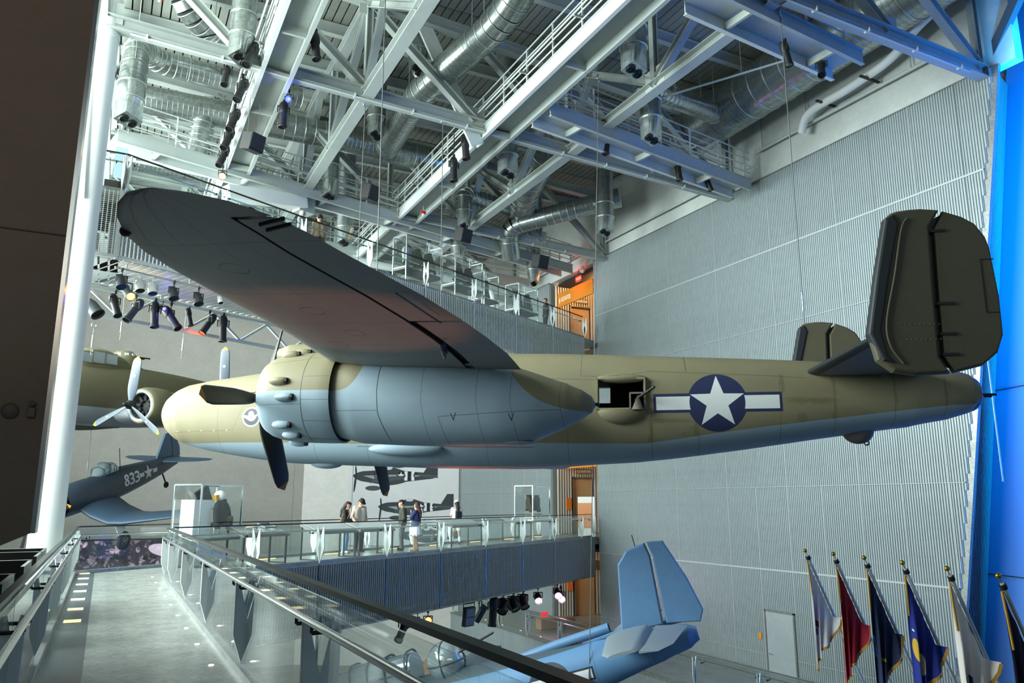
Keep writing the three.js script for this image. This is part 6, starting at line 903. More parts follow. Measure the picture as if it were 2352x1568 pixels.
// faces +z in its own frame; pose: headTilt (forward), headTurn, arms: [elbow, wrist] per side, stance
function person(label, p, yaw, o2) {
  const H = o2.h || 1.7, s = H / 1.75, o = thing('person', label, 'person'); place(o, p, yaw); o.scale.setScalar(s);
  const lean = o2.lean || 0, hip = [V(-0.09, 0.92, 0), V(0.09, 0.92, 0)], f = o2.feet || [[-0.1, 0.0], [0.1, 0.02]], ank = f.map(q => V(q[0], 0.085, q[1])), knee = hip.map((h, i) => V((h.x + ank[i].x) / 2, 0.5, (h.z + ank[i].z) / 2 + 0.035));
  const chest = V(0, 1.32, lean * 0.5), neck = V(0, 1.46, lean * 0.75 - 0.01), sh = [V(-0.18, 1.4, lean * 0.6), V(0.18, 1.4, lean * 0.6)], tilt = o2.tilt || 0, turn = o2.turn || 0;
  const el = o2.elbow || [V(-0.24, 1.12, -0.03), V(0.24, 1.12, -0.03)], wr = o2.wrist || [V(-0.25, 0.87, 0.07), V(0.25, 0.87, 0.07)], w = o2.wide || 1;
  const fw = V(Math.sin(turn) * Math.cos(tilt), -Math.sin(tilt), Math.cos(turn) * Math.cos(tilt)), uu = V(Math.sin(turn) * Math.sin(tilt), Math.cos(tilt), Math.cos(turn) * Math.sin(tilt)), rt = new THREE.Vector3().crossVectors(uu, fw);
  const hc = neck.clone().addScaledVector(uu, 0.15).addScaledVector(fw, 0.03), hp = (a, b, c) => hc.clone().addScaledVector(rt, a).addScaledVector(uu, b).addScaledVector(fw, c);
  const torso = [[V(-0.07 * w, 0.96, 0), 0.115 * w, V(-0.09 * w, 1.33, lean * 0.5), 0.105 * w], [V(0.07 * w, 0.96, 0), 0.115 * w, V(0.09 * w, 1.33, lean * 0.5), 0.105 * w], [sh[0], 0.06, sh[1], 0.06]];
  const arm = i => [[sh[i], 0.056, el[i], 0.043], [el[i], 0.042, wr[i], 0.029]], leg = i => [[hip[i], 0.092, knee[i], 0.062], [knee[i], 0.06, ank[i], 0.04]];
  const body = new G(); body.add(sdf([...torso, [V(0, 1.4, lean * 0.65), 0.06, hc, 0.055], ...arm(0), ...arm(1), ...leg(0), ...leg(1), ...ank.map((a, i) => [a, 0.038, V(a.x + (i ? 0.02 : -0.02), 0.04, a.z + 0.15), 0.032])], 76));
  body.add(sdf([[hp(0, 0.03, -0.015), 0.094, hp(0, 0.03, 0.01), 0.088], [hp(0, -0.04, 0.03), 0.066, hp(0, -0.075, 0.055), 0.046], [hp(0, 0.015, 0.09), 0.012, hp(0, -0.015, 0.112), 0.017], [hp(-0.085, 0, 0), 0.014, hp(-0.088, 0.02, -0.005), 0.016], [hp(0.085, 0, 0), 0.014, hp(0.088, 0.02, -0.005), 0.016], [hp(-0.02, -0.048, 0.088), 0.012, hp(0.02, -0.048, 0.088), 0.012], [neck.clone().add(V(0, -0.04, 0)), 0.055, hc, 0.05]], 44, 0.015));
  for (const i of [0, 1]) body.add(hand(wr[i], o2.handDir ? o2.handDir[i] : wr[i].clone().sub(el[i]), i ? -1 : 1));
  body.build('body', std(o2.skin || 0xc79a7e, 0.6), o);
  for (const e of [-0.032, 0.032]) new G().ball(hp(e, 0.02, 0.083), 0.011, 8).build('eye', std(0x2a211c, 0.3), o);
  const fat2 = (b, d) => b.map(([a, ra, c, rb]) => [a, ra + d, c, rb + d]);
  const top = [...fat2(torso, 0.018)]; for (const i of [0, 1]) { top.push([sh[i], 0.075, el[i].clone().lerp(sh[i], o2.sleeve === 'long' ? 0 : 0.25), 0.062]); if (o2.sleeve === 'long') top.push([el[i], 0.06, wr[i].clone().lerp(el[i], 0.08), 0.044]); }
  new G().add(sdf(top, 60)).build('top', std(o2.top, 0.85), o);
  if (o2.skirt) { const g = loft([[0.55, 0.2, -0.2, 0.24, 2], [0.7, 0.19, -0.19, 0.22, 2], [0.9, 0.16, -0.16, 0.18, 2], [1.0, 0.14, -0.14, 0.17, 2]], 40); const pp = g.attributes.position; for (let i = 0; i < pp.count; i++) { const a = Math.atan2(pp.getY(i), pp.getZ(i)), q = 1 + 0.07 * Math.sin(a * 11) * (1 - Math.min(1, (pp.getX(i) - 0.55) / 0.4)); pp.setY(i, pp.getY(i) * q); pp.setZ(i, pp.getZ(i) * q); } g.computeVertexNormals(); g.applyMatrix4(new THREE.Matrix4().makeBasis(V(0, 1, 0), V(0, 0, 1), V(1, 0, 0))); new G().add(g).build('skirt', std(o2.skirt, 0.9), o); const hm = new G(); hm.add(new THREE.TorusGeometry(0.215, 0.022, 6, 40), new THREE.Matrix4().makeRotationX(Math.PI / 2).setPosition(0, 0.57, 0)); hm.build('skirt_hem', std(o2.hem || 0x6f7478, 0.9), o); }
  else { const lg = [[V(-0.06, 0.94, 0), 0.125, V(0.06, 0.94, 0), 0.125]]; for (const i of [0, 1]) { if (o2.shorts) lg.push([hip[i], 0.115, knee[i].clone().lerp(hip[i], 0.2), 0.1]); else lg.push([hip[i], 0.112, knee[i], 0.082], [knee[i], 0.08, ank[i], 0.066]); } new G().add(sdf(lg, 60)).build(o2.shorts ? 'shorts' : 'trousers', std(o2.bottom, 0.85), o); }
  for (const i of [0, 1]) { const a = ank[i], sx = i ? 0.02 : -0.02; if (o2.socks) new G().tube(V(a.x, 0.09, a.z), a.clone().lerp(knee[i], 0.5), 0.047, 10, 0.062).build('sock', std(o2.socks, 0.9), o); new G().add(sdf([[V(a.x, 0.06, a.z - 0.04), 0.048, V(a.x + sx, 0.045, a.z + 0.13), 0.044], [V(a.x, 0.09, a.z), 0.048, V(a.x, 0.06, a.z), 0.05]], 32)).build('shoe', std(o2.shoe || 0x1c1c1e, 0.7), o); }
  const hr = [[hp(0, 0.055, -0.03), 0.092, hp(0, 0.065, 0.01), 0.084], [hp(-0.05, 0.02, -0.05), 0.05, hp(0.05, 0.02, -0.05), 0.05]]; if (o2.longHair) hr.push([hp(0, 0.0, -0.06), 0.085, neck.clone().add(V(0, -0.02, -0.1)), 0.075], [neck.clone().add(V(0, -0.02, -0.1)), 0.07, V(0.03, 1.24, lean * 0.5 - 0.16), 0.05]); new G().add(sdf(hr, 40, 0.02)).build('hair', std(o2.hair || 0x1d1713, 0.7), o);
  if (o2.cap) { const cap = new G(); cap.add(sdf([[hp(0, 0.075, -0.02), 0.094, hp(0, 0.08, 0.015), 0.09]], 34)); cap.build('cap', std(o2.cap, 0.8), o); if (o2.brim !== 0) { const b = new THREE.CylinderGeometry(0.085, 0.085, 0.012, 20); const m = new THREE.Matrix4().makeBasis(rt, uu, fw).setPosition(hp(0, 0.07, 0.1)); new G().add(b, m).build('cap_brim', std(o2.cap, 0.8), o); } }
  return o;
}
const toBack = Math.atan2(FN.x, FN.z), toCam = Math.atan2(-FN.x, -FN.z);
{ const w = person('woman with long dark hair, dark top and pale jeans looking at a table', fat(5.1, 2.2), toCam + 0.5, { h: 1.66, top: 0x20282a, sleeve: 'long', bottom: 0x8fb4d2, longHair: 1, hair: 0x241812, tilt: 0.35, shoe: 0xcfd2d2, elbow: [V(-0.23, 1.14, 0.02), V(0.22, 1.12, 0.02)], wrist: [V(-0.12, 1.05, 0.22), V(0.14, 1.05, 0.22)] });
  const b = thing('shoulder_bag', 'orange shoulder bag carried by the woman in pale jeans', 'bag'); place(b, fat(4.82, 2.1, 0.86), FY); new G().rbox([0, 0, 0], 0.3, 0.26, 0.1, 0.04).build('pouch', std(0xd07a4a, 0.7), b); new G().path([V(-0.12, 0.1, 0), V(0.05, 0.35, -0.02), V(0.2, 0.5, -0.05), V(0.2, 0.42, 0.12), V(0.1, 0.1, 0.04)], 0.014, 6, 24).build('strap', std(0xb5633a, 0.7), b); }
person('man in beige T-shirt and black cap looking down', fat(5.85, 2.25), toCam - 0.3, { h: 1.78, top: 0xd8cdb4, bottom: 0x17181a, cap: 0x121315, tilt: 0.6, wide: 1.12, hair: 0x2a211b, elbow: [V(-0.26, 1.14, 0.0), V(0.26, 1.14, 0.0)], wrist: [V(-0.2, 0.98, 0.16), V(0.2, 0.98, 0.16)] });
person('man in dark olive shirt with his back to the mural', fat(7.35, 1.55), toBack + 0.7, { h: 1.72, top: 0x3f4138, sleeve: 'long', bottom: 0x565a5e, tilt: 0.25, hair: 0x15120f, wide: 1.1 });
{ person('woman with auburn hair, navy cardigan and white skirt', fat(7.05, 0.75), toBack + 0.25, { h: 1.62, top: 0x28335a, sleeve: 'long', skirt: 0xe4e6e6, longHair: 1, hair: 0x4a2a20, shoe: 0xa98468, turn: -0.5, elbow: [V(-0.25, 1.15, 0.05), V(0.28, 1.2, 0.1)], wrist: [V(-0.22, 0.95, 0.15), V(0.14, 1.36, 0.16)] });
  const b = thing('hip_bag', 'small beige hip bag on a white strap worn by the auburn-haired woman', 'bag'); place(b, fat(7.33, 0.6, 0.82), FY); new G().rbox([0, 0, 0], 0.2, 0.15, 0.08, 0.03).build('pouch', std(0xc7b99c, 0.7), b); new G().path([V(0, 0.06, 0), V(-0.12, 0.3, 0.05), V(-0.26, 0.6, 0.02)], 0.016, 6, 16).build('strap', std(0xe4e2dc, 0.7), b); }
{ person('visitor with white cap, white shirt and bare legs beside the mural', fat(11.7, 2.1), toBack - 0.6, { h: 1.7, top: 0xe8e8e4, shorts: 1, bottom: 0xdad6cc, socks: 0xeeeeee, cap: 0xf0f0ee, longHair: 1, hair: 0x2a1d17, shoe: 0x3a3d42, feet: [[-0.1, -0.12], [0.1, 0.2]], elbow: [V(-0.23, 1.14, 0.02), V(0.23, 1.14, 0.02)], wrist: [V(-0.16, 1.0, 0.2), V(0.16, 1.0, 0.2)] });
  const b = thing('backpack', 'small black backpack on the visitor with the white cap', 'bag'); const q = fat(11.7, 2.1, 1.12); place(b, q.addScaledVector(V(Math.sin(toBack - 0.6), 0, Math.cos(toBack - 0.6)), -0.19), toBack - 0.6); new G().rbox([0, 0, 0], 0.26, 0.32, 0.13, 0.05).build('pack', std(0x17181b, 0.8), b); for (const s of [-0.1, 0.1]) new G().path([V(s, 0.14, 0.06), V(s, 0.25, 0.16), V(s, 0.2, 0.3), V(s, -0.05, 0.3), V(s, -0.12, 0.1)], 0.012, 6, 20).build('strap', Mt.black, b); }
person('grey-haired visitor at the glass of the top gallery, above the wing', uat(6.5, 1.0), Math.atan2(UN.x, UN.z) + 0.4, { h: 1.72, top: 0x7d8486, sleeve: 'long', bottom: 0x33363a, hair: 0x9c9c98 });
person('visitor in a dark cap and patterned shirt on the top gallery, above the wing', uat(7.15, 0.9), Math.atan2(UN.x, UN.z) - 0.3, { h: 1.75, top: 0x8d775c, bottom: 0x2c2c2e, cap: 0x1d2430, brim: 0 });
person('visitor in a dark coat by the rail near the top lobby', uat(21.0, 0.9), Math.atan2(UN.x, UN.z) + 0.9, { h: 1.72, top: 0x1d2022, sleeve: 'long', bottom: 0x222426, hair: 0x6b4028 });

// ================================================================ stage lamps, loudspeakers, cables, flags
const lampG = {}; // shared geometry
{ const L = (p, n = 16) => { const g = clean(new THREE.LatheGeometry(p.map(q => new THREE.Vector2(...q)), n)); g.rotateX(-Math.PI / 2); return g; }; // axis towards -z
  lampG.body = L([[0.001, -0.28], [0.07, -0.27], [0.1, -0.2], [0.105, -0.05], [0.085, 0.0]]); lampG.barrel = L([[0.085, 0.0], [0.085, 0.3], [0.1, 0.31], [0.1, 0.36], [0.085, 0.36], [0.08, 0.2], [0.001, 0.18]]);
  lampG.cone = L([[0.085, 0.0], [0.08, 0.28], [0.17, 0.52], [0.18, 0.86], [0.205, 0.88], [0.2, 0.92], [0.17, 0.9], [0.05, 0.4], [0.001, 0.4]], 22); lampG.can = L([[0.001, -0.2], [0.07, -0.19], [0.11, -0.1], [0.115, 0.14], [0.125, 0.15], [0.11, 0.14], [0.1, 0.02], [0.001, 0.02]]);
  lampG.lens = clean(new THREE.CircleGeometry(0.08, 18)); lampG.lens.rotateY(Math.PI); }
const lampMat = { black: Mt.black, grey: std(0x3a3f40, 0.45, 0.3), white: std(0xd5d8d4, 0.5) };
function stageLamp(label, clamp, dir, opt = {}) {
  const o = thing('stage_lamp', label, 'stage lamp', 'stage lamps'); o.position.copy(clamp); const m = lampMat[opt.mat || 'black'], d = dir.clone().normalize(), k = opt.k || 1;
  (opt.stem ? new G().tube(V(0, 0, 0), V(0, opt.stem, 0), 0.016, 6) : new G()).cbox([0, 0, 0], 0.05 * k, 0.1 * k, 0.06 * k).tube(V(0, -0.04, 0), V(0, -0.14 * k, 0), 0.014, 6).build('clamp', m, o);
  const head = new THREE.Group(); head.name = 'head'; o.add(head); head.position.set(0, -0.3 * k, 0); head.scale.setScalar(k); head.quaternion.setFromUnitVectors(V(0, 0, -1), d);
  const side = new THREE.Vector3().crossVectors(d, V(0, 1, 0)); if (side.lengthSq() < 0.01) side.set(1, 0, 0); side.normalize().multiplyScalar(0.13 * k); const c = V(0, -0.3 * k, 0);
  new G().poly([c.clone().add(side), c.clone().add(side).add(V(0, 0.16 * k, 0)), c.clone().sub(side).add(V(0, 0.16 * k, 0)), c.clone().sub(side)], 0.014 * k, 6).build('yoke', m, o);
  if (opt.type === 'can') mesh('housing', lampG.can, m, head); else { mesh('housing', lampG.body, m, head); mesh('lens_barrel', opt.type === 'cone' ? lampG.cone : lampG.barrel, m, head); }
  const ln = mesh('lens', lampG.lens, opt.lit ? std(0x111111, 0.3, 0, { emissive: C(opt.lit), emissiveIntensity: opt.e || 4 }) : opt.lensMat || Mt.blackGloss, head); ln.position.z = opt.type === 'can' ? -0.13 : opt.type === 'cone' ? -0.86 : -0.345; if (opt.type === 'cone') ln.scale.setScalar(2.1); if (opt.type === 'can') ln.scale.setScalar(1.2);
  if (opt.power) { const l = new THREE.SpotLight(opt.lit, opt.power, 0, opt.angle || 0.5, opt.pen ?? 0.35, 2); l.position.copy(clamp).add(c).addScaledVector(d, 0.5 * k); l.target.position.copy(l.position).addScaledVector(d, 5); l.castShadow = true; l.shadow.radius = 3; l.name = 'stage_lamp_beam'; scene.add(l, l.target); }
  else if (opt.lit) { const l = new THREE.PointLight(opt.lit, opt.glow || 0.4, 0, 2); l.position.copy(clamp).add(c).addScaledVector(d, (opt.type === 'can' ? 0.2 : 0.42) * k); l.name = 'stage_lamp_glow'; scene.add(l); }
  return o;
}
Mt.poleSilver = std(0xd4d8d8, 0.25, 0.5);
const blueLens = std(0x1d2a70, 0.2, 0.2);
// under the top gallery, beside the column
const ul = (t, i = 2.45) => uat(t, i, -2.05);
stageLamp('black spot lamp half hidden by the white column', ul(-0.15), V(0.35, -0.75, 0.4), { k: 1.25 });
stageLamp('large black spot lamp with a flared hood next to the white column', ul(0.2, 2.2), V(0.5, -0.7, 0.35), { type: 'cone', k: 0.95, mat: 'grey' });
stageLamp('black spot lamp leaning steeply, third from the column under the top gallery', ul(1.25), V(0.25, -0.85, 0.4), { k: 1.2 });
stageLamp('black spot lamp leaning the other way, fourth from the column under the top gallery', ul(1.85), V(-0.4, -0.8, 0.3), { k: 1.3, mat: 'grey' });
stageLamp('black lamp with a violet glowing lens beside it under the top gallery', ul(2.45), V(0.05, -0.95, 0.2), { k: 1.3, lensMat: blueLens });
stageLamp('small lamp glowing violet under the top gallery', uat(2.6, 2.3, -2.1), V(0.5, -0.4, 0.6), { type: 'can', k: 0.6, lit: 0x5a50ff, glow: 0.5 });
stageLamp('black spot lamp with flared front, sixth from the column under the top gallery', ul(2.95), V(0.45, -0.75, 0.35), { k: 1.35 });
stageLamp('small black lamp tucked behind the lattice girder under the top gallery', ul(3.55), V(0.2, -0.9, 0.1), { k: 0.9 });
stageLamp('black spot lamp with a red glowing mouth near the wing edge', ul(4.25), V(-0.45, -0.85, 0.2), { k: 1.2, lit: 0xff5a2a, e: 2, glow: 0.6 });
stageLamp('black spot lamp pointing straight down nearest the wing edge', ul(4.75), V(0.03, -1, 0.05), { k: 1.35 });
stageLamp('large lamp glowing orange under the top gallery', uat(0.95, 1.3, -1.86), V(0.3, -0.55, 0.75), { k: 1.3, mat: 'grey', lit: 0xffa050, e: 5, glow: 0.8 });
for (const [t, lab, mt, op] of [[0.3, 'short lamp with blue lens, first on the front pipe of the top gallery', 'grey', { lensMat: blueLens }], [0.8, 'short white lamp can, second on the front pipe of the top gallery', 'white', {}], [1.15, 'short white lamp can with blue lens, third on the front pipe', 'white', { lensMat: blueLens }], [1.75, 'grey lamp can, fourth on the front pipe of the top gallery', 'grey', {}], [2.5, 'grey lamp can, fifth on the front pipe of the top gallery', 'grey', {}], [3.2, 'small bare lamp, sixth on the front pipe of the top gallery', 'white', { k: 0.7 }], [4.3, 'tiny lamp, last on the front pipe before the wing', 'white', { k: 0.6 }]]) stageLamp(lab, uat(t, 0.25, -2.03), V(0.15, -0.9, 0.35), { type: 'can', k: 1.1, mat: mt, ...op });
// on the catwalks and trusses
stageLamp('black lamp under the first catwalk, in the gap by the diagonal', V(3.95, 14.1, -19.3), V(0.1, -0.95, 0.1), { k: 1.3 });
stageLamp('black lamp on the truss beside the air outlet', V(1.96, 13.65, -21.3), V(-0.1, -0.9, 0.3), { k: 1.1 });
stageLamp('black lamp hanging beside the blue-glowing lamp', V(3.72, 13.4, -22.2), V(0.0, -1, 0.05), { k: 1.3, stem: 0.3 });
stageLamp('lamp glowing blue under the first catwalk', V(3.8, 13.62, -21.9), V(-0.3, -0.5, 0.8), { type: 'can', k: 0.9, lit: 0x3a48ff, e: 5, glow: 0.8 });
{ const o = thing('lamp_ladder', 'pale ladder frame beside the first catwalk holding five black lamps', 'frame'); const q = [[14.15, -20.6], [13.9, -22.2], [13.6, -23.6], [13.5, -24.8], [13.35, -25.9], [12.72, -26.5]]; for (const x of [2.42, 2.66]) for (let i = 0; i + 1 < q.length; i++) new G().tube(V(x, q[i][0], q[i][1]), V(x, q[i + 1][0], q[i + 1][1]), 0.028, 6).build('ladder_rail', Mt.steelWhite, o); for (const [y, z] of q) { new G().tube(V(2.42, y, z), V(2.66, y, z), 0.02, 6).build('rung', Mt.steelWhite, o); new G().tube(V(2.66, y, z), V(2.9, 13.7, z), 0.018, 6).build('tie', Mt.steelWhite, o); } }
[['upper', 13.55, -20.6], ['second', 13.3, -22.2], ['third', 13.0, -23.6], ['fourth', 12.9, -24.8], ['lowest', 12.75, -25.9]].forEach(([n, y, z], i) => stageLamp('black lamp on the ladder by the first catwalk, ' + n + ' of five', V(2.5, y + 0.6, z), V(-0.25, -0.85, 0.25), { k: 1.35 }));
stageLamp('lamp glowing warm white at the foot of the lamp ladder', V(2.55, 12.7, -26.3), V(-0.1, -0.6, 0.8), { type: 'can', k: 1.0, lit: 0xffc890, e: 6, glow: 1.2 });
stageLamp('black lamp hanging from the second catwalk, upper of two', V(9.7, 13.75, -22.3), V(0.05, -1, 0.1), { k: 1.4, stem: 0.5 });
stageLamp('black lamp hanging from the second catwalk, lower of two', V(9.75, 13.4, -23.4), V(0.0, -1, 0.05), { k: 1.4, stem: 0.85 });
stageLamp('black lamp under the short catwalk, nearest the lengthwise truss', V(14.25, 14.1, -20.6), V(-0.2, -0.9, 0.1), { k: 1.3 });
stageLamp('black lamp under the short catwalk, second towards the wall', V(17.56, 13.95, -20.9), V(0.05, -1, 0.1), { k: 1.3 });
stageLamp('black lamp under the short catwalk, closest to the fluted wall', V(19.3, 13.9, -21.3), V(0.3, -0.9, 0.1), { k: 1.1 });
stageLamp('black lamp close above the tail, upper of two', V(14.6, 13.32, -12.95), V(0.15, -0.95, 0.1), { k: 1.1 });
stageLamp('black lamp close above the tail, lower of two', V(16.2, 13.45, -13.2), V(-0.4, -0.75, 0.3), { k: 1.1 });
stageLamp('warm uplight on the hall floor below the wing', V(4.4, -7.3, -8.4), V(-1.95, 11.5, -0.95), { type: 'can', k: 1.5, lit: 0xff9a66, power: 75, angle: 0.165, pen: 0.3 });
{ const o = new G().tube(V(4.4, -9, -8.4), V(4.4, -7.25, -8.4), 0.03, 8).build('lamp_stand', Mt.black); tag(o, 'black floor stand carrying the warm uplight', 'stand'); }
for (const [q, lab] of [[V(0.1, 14.95, -21.0), 'red alarm strobe on the truss beside the white column'], [V(10.6, 13.28, -28.6), 'red alarm strobe under the second catwalk']]) { const o = thing('alarm_strobe', lab, 'alarm'); new G().rbox([q.x, q.y, q.z], 0.22, 0.12, 0.1, 0.02).build('housing', std(0xc8242a, 0.4), o); new G().ball(V(q.x, q.y - 0.08, q.z), 0.05, 10).build('lens', Mt.white, o); new G().tube(q, V(q.x, q.y + 0.3, q.z), 0.015, 6).build('stem', Mt.steel, o); }
{ const o = new G().path([V(-0.75, 14.15, -21.2), V(0.6, 14.1, -21.4), V(2.0, 14.9, -21.6), V(2.9, 15.6, -21.6)], 0.025, 6, 30).build('power_cable', Mt.black); tag(o, 'black cable sagging from the white column to the truss', 'cable'); }
// below the middle gallery
const lg = (t, i = 0.4, y = -1.86) => fat(t, i, y);
stageLamp('black lamp below the mesh gallery, first past the balustrade', lg(6.0), V(-0.5, -0.6, 0.5), { k: 1.4 });
stageLamp('black lamp with a red rim below the mesh gallery', lg(6.6, 0.3), V(0.6, -0.25, 0.5), { k: 1.3 });
stageLamp('lamp glowing amber below the mesh gallery', lg(6.9, 0.1), V(7.0 - 9.77, 2.4 + 2.2, -14.0 + 25.0), { type: 'can', k: 1.1, lit: 0xff7a3c, e: 7, power: 70, angle: 0.14, pen: 0.6 });
function flood(label, p, yaw, tip) { const o = thing('flood_lamp', label, 'stage lamp', 'flood lamps'); place(o, p, yaw); const h = new THREE.Group(); h.name = 'head'; o.add(h); h.position.y = -0.5; h.rotation.x = tip; new G().rbox([0, 0, 0], 0.5, 0.66, 0.16, 0.02).build('housing', lampMat.grey, h); for (const y of [-0.15, 0.15]) new G().box(-0.21, y - 0.13, 0.081, 0.21, y + 0.13, 0.09).build('lens', std(0x6d7270, 0.3), h); new G().poly([V(-0.28, -0.5, 0), V(-0.28, -0.05, 0), V(0.28, -0.05, 0), V(0.28, -0.5, 0)], 0.018, 6).tube(V(0, -0.05, 0), V(0, 0.06, 0), 0.02, 6).build('yoke', Mt.black, o); return o; }
flood('square flood lamp facing the bridge below the mesh gallery', lg(9.6, 0.2), toCam - 0.2, 0.15); flood('square flood lamp tilted sideways below the mesh gallery', lg(10.5, 0.25), toCam + 0.7, 0.55);
stageLamp('long black lamp hanging straight down below the mesh gallery', lg(11.7), V(-0.08, -1, 0), { k: 1.7 });
['first', 'second', 'third', 'fourth', 'fifth', 'sixth'].forEach((n, i) => stageLamp('black lamp in the cluster below the mesh gallery, ' + n + ' from the flood lamps', lg(12.3 + i * 0.42, 0.3 + 0.25 * (i % 2)), V(-0.5 + 0.3 * i % 0.7, -0.6, 0.5), { type: 'can', k: 1.6 }));
stageLamp('lamp glowing pale pink at the end of the cluster', lg(15.1, 0.2), V(-0.3, -0.5, 0.8), { type: 'can', k: 1.4, lit: 0xffc8f0, e: 6, glow: 2 });
stageLamp('lamp glowing pink below the mesh gallery, upper of the last pair', lg(17.0, 0.2), V(-0.3, -0.4, 0.85), { type: 'can', k: 1.4, lit: 0xffb8f0, e: 8, glow: 3 }); stageLamp('lamp glowing pink below the mesh gallery, lower of the last pair', lg(17.35, 0.2, -2.05), V(-0.3, -0.4, 0.85), { type: 'can', k: 1.4, lit: 0xffc0f4, e: 8, glow: 3 });
// blue wash bar at the foot of the stage wall: housing, glowing strip and the light it gives
{ const o = thing('wash_light', 'tall blue wash batten beside the smooth stage wall', 'stage lamp'), x = 20.1, z = -8.6, a = V(22.8, 5, -11.4), mid = V(x, 5, z), d = a.clone().sub(mid).normalize(), s = V(d.z, 0, -d.x);
  new G().bar(V(x, -4.4, z).addScaledVector(d, -0.12), V(x, 13, z).addScaledVector(d, -0.12), 0.3, 0.14, d).build('housing', Mt.black, o); new G().bar(V(x, -3.2, z), V(x, 12.6, z), 0.18, 0.05, d).build('led_strip', std(0x000008, 0.4, 0, { emissive: BLUE, emissiveIntensity: 2 }), o);
  new G().box(x - 0.3, -4.4, z - 0.82, x + 0.44, 13, z - 0.8).build('barn_door', Mt.black, o); new G().box(x - 0.3, -4.4, z - 0.82, x - 0.28, 13, z + 0.3).build('back_shield', Mt.black, o); new G().box(x - 0.3, -4.5, z - 0.82, x + 0.44, -4.4, z + 0.3).box(x - 0.3, 13, z - 0.82, x + 0.44, 13.04, z + 0.3).build('foot_plate', Mt.black, o);
  const l = new THREE.RectAreaLight(BLUE, 700, 0.2, 15.6); l.position.set(x, 4.7, z).addScaledVector(d, 0.05); l.lookAt(a.x, 4.7, a.z); l.name = 'wash_light_beam'; scene.add(l); }
{ // unseen warm lamp added behind the viewpoint to brighten the dark pier
  const o = thing('added_pier_lamp', 'added warm lamp behind the viewpoint lighting the dark pier', 'lamp'), P0 = V(-4.2, 7.5, 6), d = V(-0.5, -0.12, -16).normalize(); new G().tube(P0.clone().addScaledVector(d, -0.35), P0, 0.12, 16).build('housing', Mt.black, o); new G().tube(P0, P0.clone().addScaledVector(d, 0.02), 0.1, 16).build('lens', std(0x111111, 0.4, 0, { emissive: C(0xffd9b0), emissiveIntensity: 3 }), o); new G().tube(P0.clone().addScaledVector(d, -0.2), P0.clone().addScaledVector(d, -0.2).add(V(0, 11, 0)), 0.02, 6).build('stem', Mt.black, o);
  const l = new THREE.SpotLight(0xffe2c4, 120, 0, 0.5, 0.7, 2); l.position.copy(P0).addScaledVector(d, 0.1); l.target.position.copy(P0).addScaledVector(d, 10); l.castShadow = true; l.shadow.radius = 4; l.name = 'added_pier_beam'; scene.add(l, l.target); }
// ---- loudspeakers
function speaker(label, p, yaw, s, wire = 1.6) { const o = thing('loudspeaker', label, 'loudspeaker', 'loudspeakers'); place(o, p, yaw); const sh = new THREE.Shape([[-0.26, -0.2], [0.26, -0.2], [0.32, 0.2], [-0.32, 0.2]].map(q => new THREE.Vector2(...q))); const g = new THREE.ExtrudeGeometry(sh, { depth: 0.55, bevelEnabled: true, bevelSize: 0.015, bevelThickness: 0.015, bevelSegments: 1 }); g.rotateX(-Math.PI / 2 + 0.25); g.scale(s, s, s); new G().add(g).build('cabinet', Mt.black, o); const gr = new THREE.BoxGeometry(0.52 * s, 0.5 * s, 0.02); gr.rotateX(0.25); gr.translate(0, 0.24 * s, 0.3 * s); new G().add(gr).build('grille', std(0x1e2224, 0.7), o); for (const x of [-0.2, 0.2]) new G().tube(V(x * s, 0.5 * s, 0), V(x * s, wire, 0), 0.008, 5).build('hanging_wire', Mt.cable, o); }
speaker('black loudspeaker hung by the first catwalk', V(2.95, 11.8, -22.6), 0.5, 0.9, 1.75); speaker('black loudspeaker hung above the wing centre', V(8.0, 13.0, -27.6), 0.5, 1.0, 4.75); speaker('black loudspeaker hung at the lengthwise truss end', V(12.5, 12.4, -28.9), 0.3, 1.0, 4.9); speaker('black loudspeaker hung near the top lobby', V(16.9, 12.2, -30.1), 0.2, 1.05, 5.1);
// ---- suspension cables with shackle, and turnbuckle at the foot
function cable(label, a, b, r = 0.013) { const o = thing('suspension_cable', label, 'cable'); new G().tube(a, b, r, 6).build('wire_rope', Mt.cable, o); const d = b.clone().sub(a).normalize(); new G().add(new THREE.TorusGeometry(0.09, 0.022, 6, 16), new THREE.Matrix4().makeRotationY(0.6).setPosition(a.x, a.y + 0.02, a.z)).build('shackle', Mt.stainless, o); new G().tube(b.clone().addScaledVector(d, -0.75), b.clone().addScaledVector(d, -0.3), 0.03, 8).build('turnbuckle', Mt.stainless, o); return o; }
cable('cable from the truss node down behind the wing', V(6.05, 13.6, -21.65), V(5.9, 4.2, -21.3)); cable('cable dropping behind the rear half of the wing', V(8.6, 13.6, -21.6), V(8.5, 4.3, -21.2)); cable('cable from the roof to the fuselage between the trusses', V(5.2, 16.9, -17.2), V(5.2, 4.7, -17.0)); cable('cable from the overhead truss to the far tail fin', V(13.95, 13.6, -12.45), V(14.29, 5.72, -12.75)); cable('long bright cable passing the fluted wall corner to the blue torpedo bomber', V(11.6, 13.6, -17.1), V(10.75, -3.05, -16.9), 0.011);
